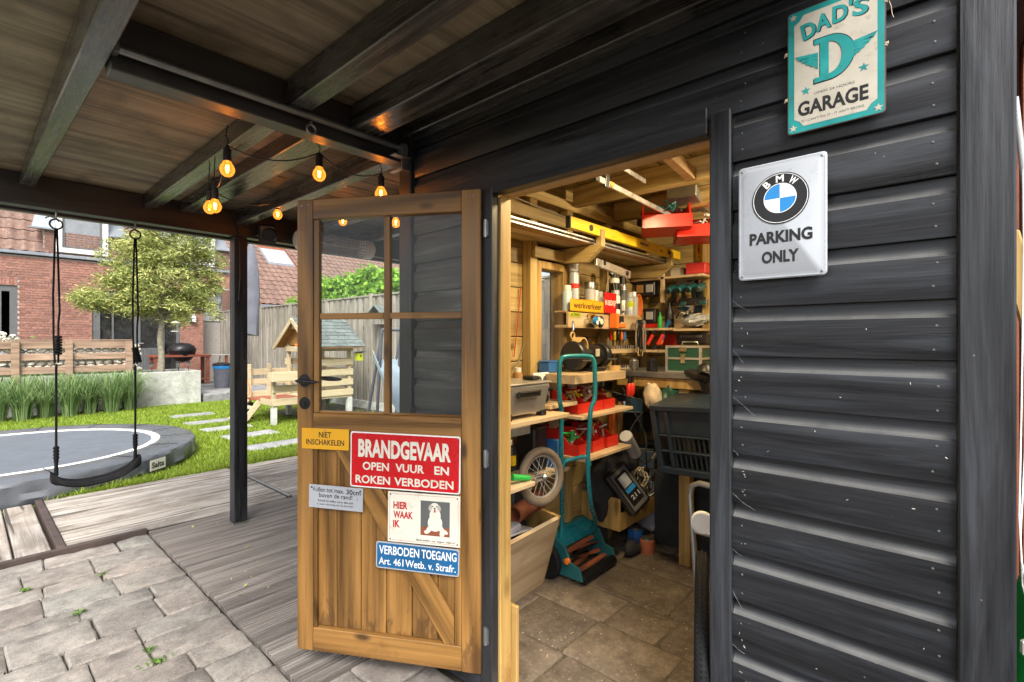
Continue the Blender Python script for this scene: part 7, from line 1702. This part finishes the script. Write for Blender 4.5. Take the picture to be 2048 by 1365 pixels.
for i, (x, lab) in enumerate(((2.80, 'red pliers hanging left below the grinder shelf'), (2.84, 'red pliers hanging right below the grinder shelf'))):
    o = T('red_pliers', lab, 'pliers', (x, 1.50, 1.1), 'red pliers'); bw(o, 'grip', MB().lathe([(.006, 0), (.017, .02), (.018, .07), (.010, .085)], (x, 1.50, 1.06), (.05, 0, 1), 10), 'redpl', 0, True); bw(o, 'jaw', MB().beam((x, 1.50, 1.145), (x+.01, 1.50, 1.19), .012, .02), 'iron', .002)
lump('tool_clutter', 'dark cables and glue gun lying on the right end of the grinder shelf', 'tools', (2.80, 1.56, 1.17), (.07, .05, .035), 'bag', 30, 5)
o = T('electric_conduit', 'white cable stapled along the top rail above the rack', 'cable', (1.6, 1.78, 2.2)); bw(o, 'cable', MB().tube([(1.50, 1.784, 2.215), (1.8, 1.784, 2.205), (1.95, 1.782, 2.212), (2.3, 1.784, 2.19), (2.55, 1.784, 2.185)], .004, 6), 'cream_tin', 0, True)
o = T('grey_hand_plane', 'grey tool box lying on the rafters near the door trim', 'tool', (3.1, 1.2, 2.3)); bw(o, 'box', MB().obox((3.13, 1.26, 2.325), (.35, .18, .07), (0, .05, R(10))), 'galv', .004)
# view through the little window: neighbour fence is seen, plus floor level shoe
o = T('old_shoe', 'dark shoe lying on the floor beneath the low tray', 'shoe', (2.95, 1.55, 0)); mb = MB().ball((0,0,0), 1, 14)
for v in mb.v: v.x = v.x*.10; v.y = v.y*.04; v.z = (v.z*.035+.035)*(1+.6*(v.x < 0))
mb.build('upper', M['bag'], o, 0, True)

# --- more small things
for i, (x, c_, L_) in enumerate(((2.98, 'redpl', .15), (3.03, 'yellow', .13), (3.08, 'blackpl', .16), (3.13, 'orange', .12), (3.17, 'blue', .14))):
    o = T('screwdriver', ['screwdriver with a red handle hanging under the can shelf', 'screwdriver with a yellow handle hanging under the can shelf', 'screwdriver with a black handle hanging under the can shelf', 'screwdriver with an orange handle hanging under the can shelf', 'screwdriver with a blue handle hanging under the can shelf'][i], 'screwdriver', (x, 1.72, 1.4), 'screwdrivers under the can shelf')
    bw(o, 'handle', MB().lathe([(.008, 0), (.012, .01), (.011, .06), (.006, .07)], (x, 1.735, 1.415), (0,0,1), 10), c_, 0, True); bw(o, 'shaft', MB().cyl((x, 1.735, 1.415), (x, 1.735, 1.415-L_*.5), .003, n=6), 'steel')
for i, (x, y, z, w_, d_, h, m_, lab) in enumerate(((1.60, 1.72, .753, .10, .12, .10, 'grey_pl', 'grey tin behind the blue bottle on the low shelf'), (1.74, 1.75, .753, .08, .08, .14, 'orange', 'orange carton at the back of the low shelf'), (2.30, 1.75, 1.229, .10, .08, .06, 'blue', 'small blue box left of the bench grinder'), (2.68, 1.74, 1.003, .1, .08, .10, 'blackpl', 'black box behind the upper red bins'), (2.30, 1.76, 1.003, .12, .06, .12, 'bag', 'dark box behind the nearest upper red bin'), (3.56, 1.35, 1.894, .12, .14, .07, 'mat_red', 'red carton on the upper back shelf'), (3.58, 1.50, 1.894, .10, .10, .05, 'cream_tin', 'cream tin on the upper back shelf'), (3.60, 1.70, 1.894, .09, .12, .06, 'grey_pl', 'grey box at the left end of the upper back shelf'), (2.5, 1.76, .783, .14, .06, .12, 'iron', 'black box behind the lower red bins'))):
    o = T('small_box', lab, 'box', (x, y, z)); bw(o, 'box', MB().box(x-w_/2, x+w_/2, y-d_/2, y+d_/2, z, z+h), m_, .004); bw(o, 'lid', MB().box(x-w_/2-.002, x+w_/2+.002, y-d_/2-.002, y+d_/2+.002, z+h, z+h+.008), m_, .002)
o = T('hanging_rope', 'coil of orange rope hanging on the stud right of the can shelf', 'rope', (3.45, 1.78, 1.7))
for k in range(4): bw(o, 'coil', MB().tube([(3.45+(.04+.004*k)*math.sin(t), 1.785-.008*k, 1.68+(.075+.004*k)*math.cos(t)) for t in [i*.3927 for i in range(16)]], .0045, 6, True), 'orange', 0, True)
o = T('hand_saw', 'hand saw with a brown handle hanging on the wall above the grinder', 'saw', (2.75, 1.84, 1.4)); bw(o, 'blade', MB().prism([(2.66, 1.455), (2.90, 1.43), (2.90, 1.405), (2.66, 1.375)], 1.845, 1.847, lambda a, c, d: (a, d, c)), 'steel'); bw(o, 'handle', MB().tube([(2.655+.022*math.sin(t), 1.843, 1.415+.036*math.cos(t)) for t in [i*.628 for i in range(10)]], .008, 7, True), 'leather', 0, True)
o = T('tape_rolls', 'brown tape roll on the grinder shelf end', 'tape', (2.72, 1.58, 1.229)); bw(o, 'roll', MB().lathe([(.022, 0), (.038, 0), (.038, .03), (.022, .03), (.022, 0)], (2.715, 1.555, 1.229), (0,0,1), 20), 'tan', 0, True)

# --- denser clutter in the dim corners
CL = [('jar', 'glass jar of screws at the left end of the upper back shelf', 'jar', (3.62, 1.80, 1.894), .03, .09, 'skyglass', 'iron'), ('jar', 'jar of nails right of the first jar on the upper back shelf', 'jar', (3.64, 1.74, 1.894), .028, .08, 'skyglass', 'redpl'),
('paint_tin', 'small blue paint tin on the floor under the bench', 'tin', (3.12, 1.62, 0), .055, .12, 'blue', 'galv'), ('paint_tin', 'rusty paint tin next to the blue one under the bench', 'tin', (3.05, 1.50, .0), .05, .10, 'brownrust', 'galv'),
('bottle', 'white cleaner bottle behind the upper red bins', 'bottle', (2.55, 1.76, 1.002), .03, .17, 'offwhite', 'blue'), ('bottle', 'dark oil bottle behind the lower red bins', 'bottle', (2.66, 1.75, .782), .035, .18, 'iron', 'redpl'),
('spray_can', 'green spray can on the fryer shelf behind the radio', 'spray can', (1.62, 1.76, 1.047), .03, .2, 'green', 'blackpl'), ('spray_can', 'brown spray can beside the wall socket', 'spray can', (2.03, 1.76, 1.077), .028, .19, 'leather', 'offwhite'),
('mug', 'dark mug on the bench beside the green case', 'mug', (3.02, 1.45, 1.213), .035, .085, 'iron', 'iron'), ('jar', 'glass jar on the bench in front of the green case', 'jar', (3.02, 1.58, 1.213), .03, .08, 'skyglass', 'galv')]
for nm, lab, ct, p, r_, h, a, b in CL:
    o = T(nm, lab, ct, p); bw(o, 'body', MB().lathe([(r_, 0), (r_, h*.82), (r_*.7, h*.88)], p, (0,0,1), 16), a, 0, True); bw(o, 'cap', MB().lathe([(r_*.72, h*.86), (r_*.72, h), (0, h*1.005)], p, (0,0,1), 14), b, 0, True)
CB = [((3.30, 1.78, 1.0), (.30, .10, .04), .3, 'blackpl', 'black strip of tools on the wall under the bench line'), ((2.96, 1.80, .62), (.16, .08, .12), .2, 'iron', 'black box wedged behind the cable tangle'), ((3.25, 1.70, .95), (.16, .12, .10), .5, 'tealdark', 'dark teal power tool case under the bench top'), ((3.40, 1.74, .80), (.2, .1, .14), -.2, 'bag', 'black fabric roll under the bench top'),
((2.98, 1.72, .88), (.05, .04, .26), .1, 'orange', 'narrow orange tool leaning in the corner by the bench'), ((3.10, 1.74, .78), (.04, .03, .40), -.1, 'leather', 'brown hammer handle leaning in the corner by the bench'), ((3.20, 1.60, .60), (.20, .16, .12), .4, 'navy', 'dark blue box on the cabinet under the bench'), ((2.05, 1.80, .60), (.2, .05, .30), 0, 'bag', 'dark board leaning behind the bicycle wheel'),
((3.60, 1.40, 1.70), (.05, .20, .05), .0, 'blackpl', 'black jigsaw hanging under the cordless drills'), ((3.66, 1.60, 1.42), (.03, .14, .09), .0, 'redpl', 'flat red tool set hanging above the cutters'), ((3.66, 1.35, 1.58), (.06, .10, .05), .0, 'grey_pl', 'grey sanding block beside the plastic bag'), ((3.0, 1.80, 1.10), (.18, .03, .06), .0, 'iron', 'row of dark chisels on the wall below the socket rails')]
for i, (c_, sz, rz, m_, lab) in enumerate(CB):
    o = T('tool_block' if i > 7 else 'stored_box', lab, 'tool' if i > 7 else 'box', c_); bw(o, 'body', MB().obox(c_, sz, (0, .06*(i % 3), rz)), m_, .006); bw(o, 'strap', MB().obox((c_[0]-.2*sz[0], c_[1], c_[2]), (sz[0]*.12, sz[1]+.004, sz[2]+.004), (0, .06*(i % 3), rz)), 'grey_txt' if i % 2 else 'steel', .001)
for i in range(9):
    x = 2.70+.075*i; z = 1.02 - .02*(i % 3)
    o = T('hanging_tool', ['ring spanner', 'flat file', 'wood chisel', 'tin snips', 'steel rule', 'small hammer', 'hex key', 'bradawl', 'tongs'][i] + ' hanging on the wall under the can shelf, ' + ['first from the left', 'second from the left', 'third from the left', 'fourth from the left', 'in the middle', 'fourth from the right', 'third from the right', 'second from the right', 'last on the right'][i], 'hand tool', (x, 1.84, z))
    zz = 1.36 - .03*(i % 2); bw(o, 'blade', MB().beam((x, 1.845, zz), (x+.01, 1.845, zz-.12), .012+.006*(i % 3), .004, (0,1,0)), 'steel', .001); bw(o, 'handle', MB().lathe([(.008, 0), (.012, .02), (.011, .07), (.005, .08)], (x, 1.842, zz), (0,0,1), 8), ['leather', 'redpl', 'blackpl', 'yellow'][i % 4], 0, True)
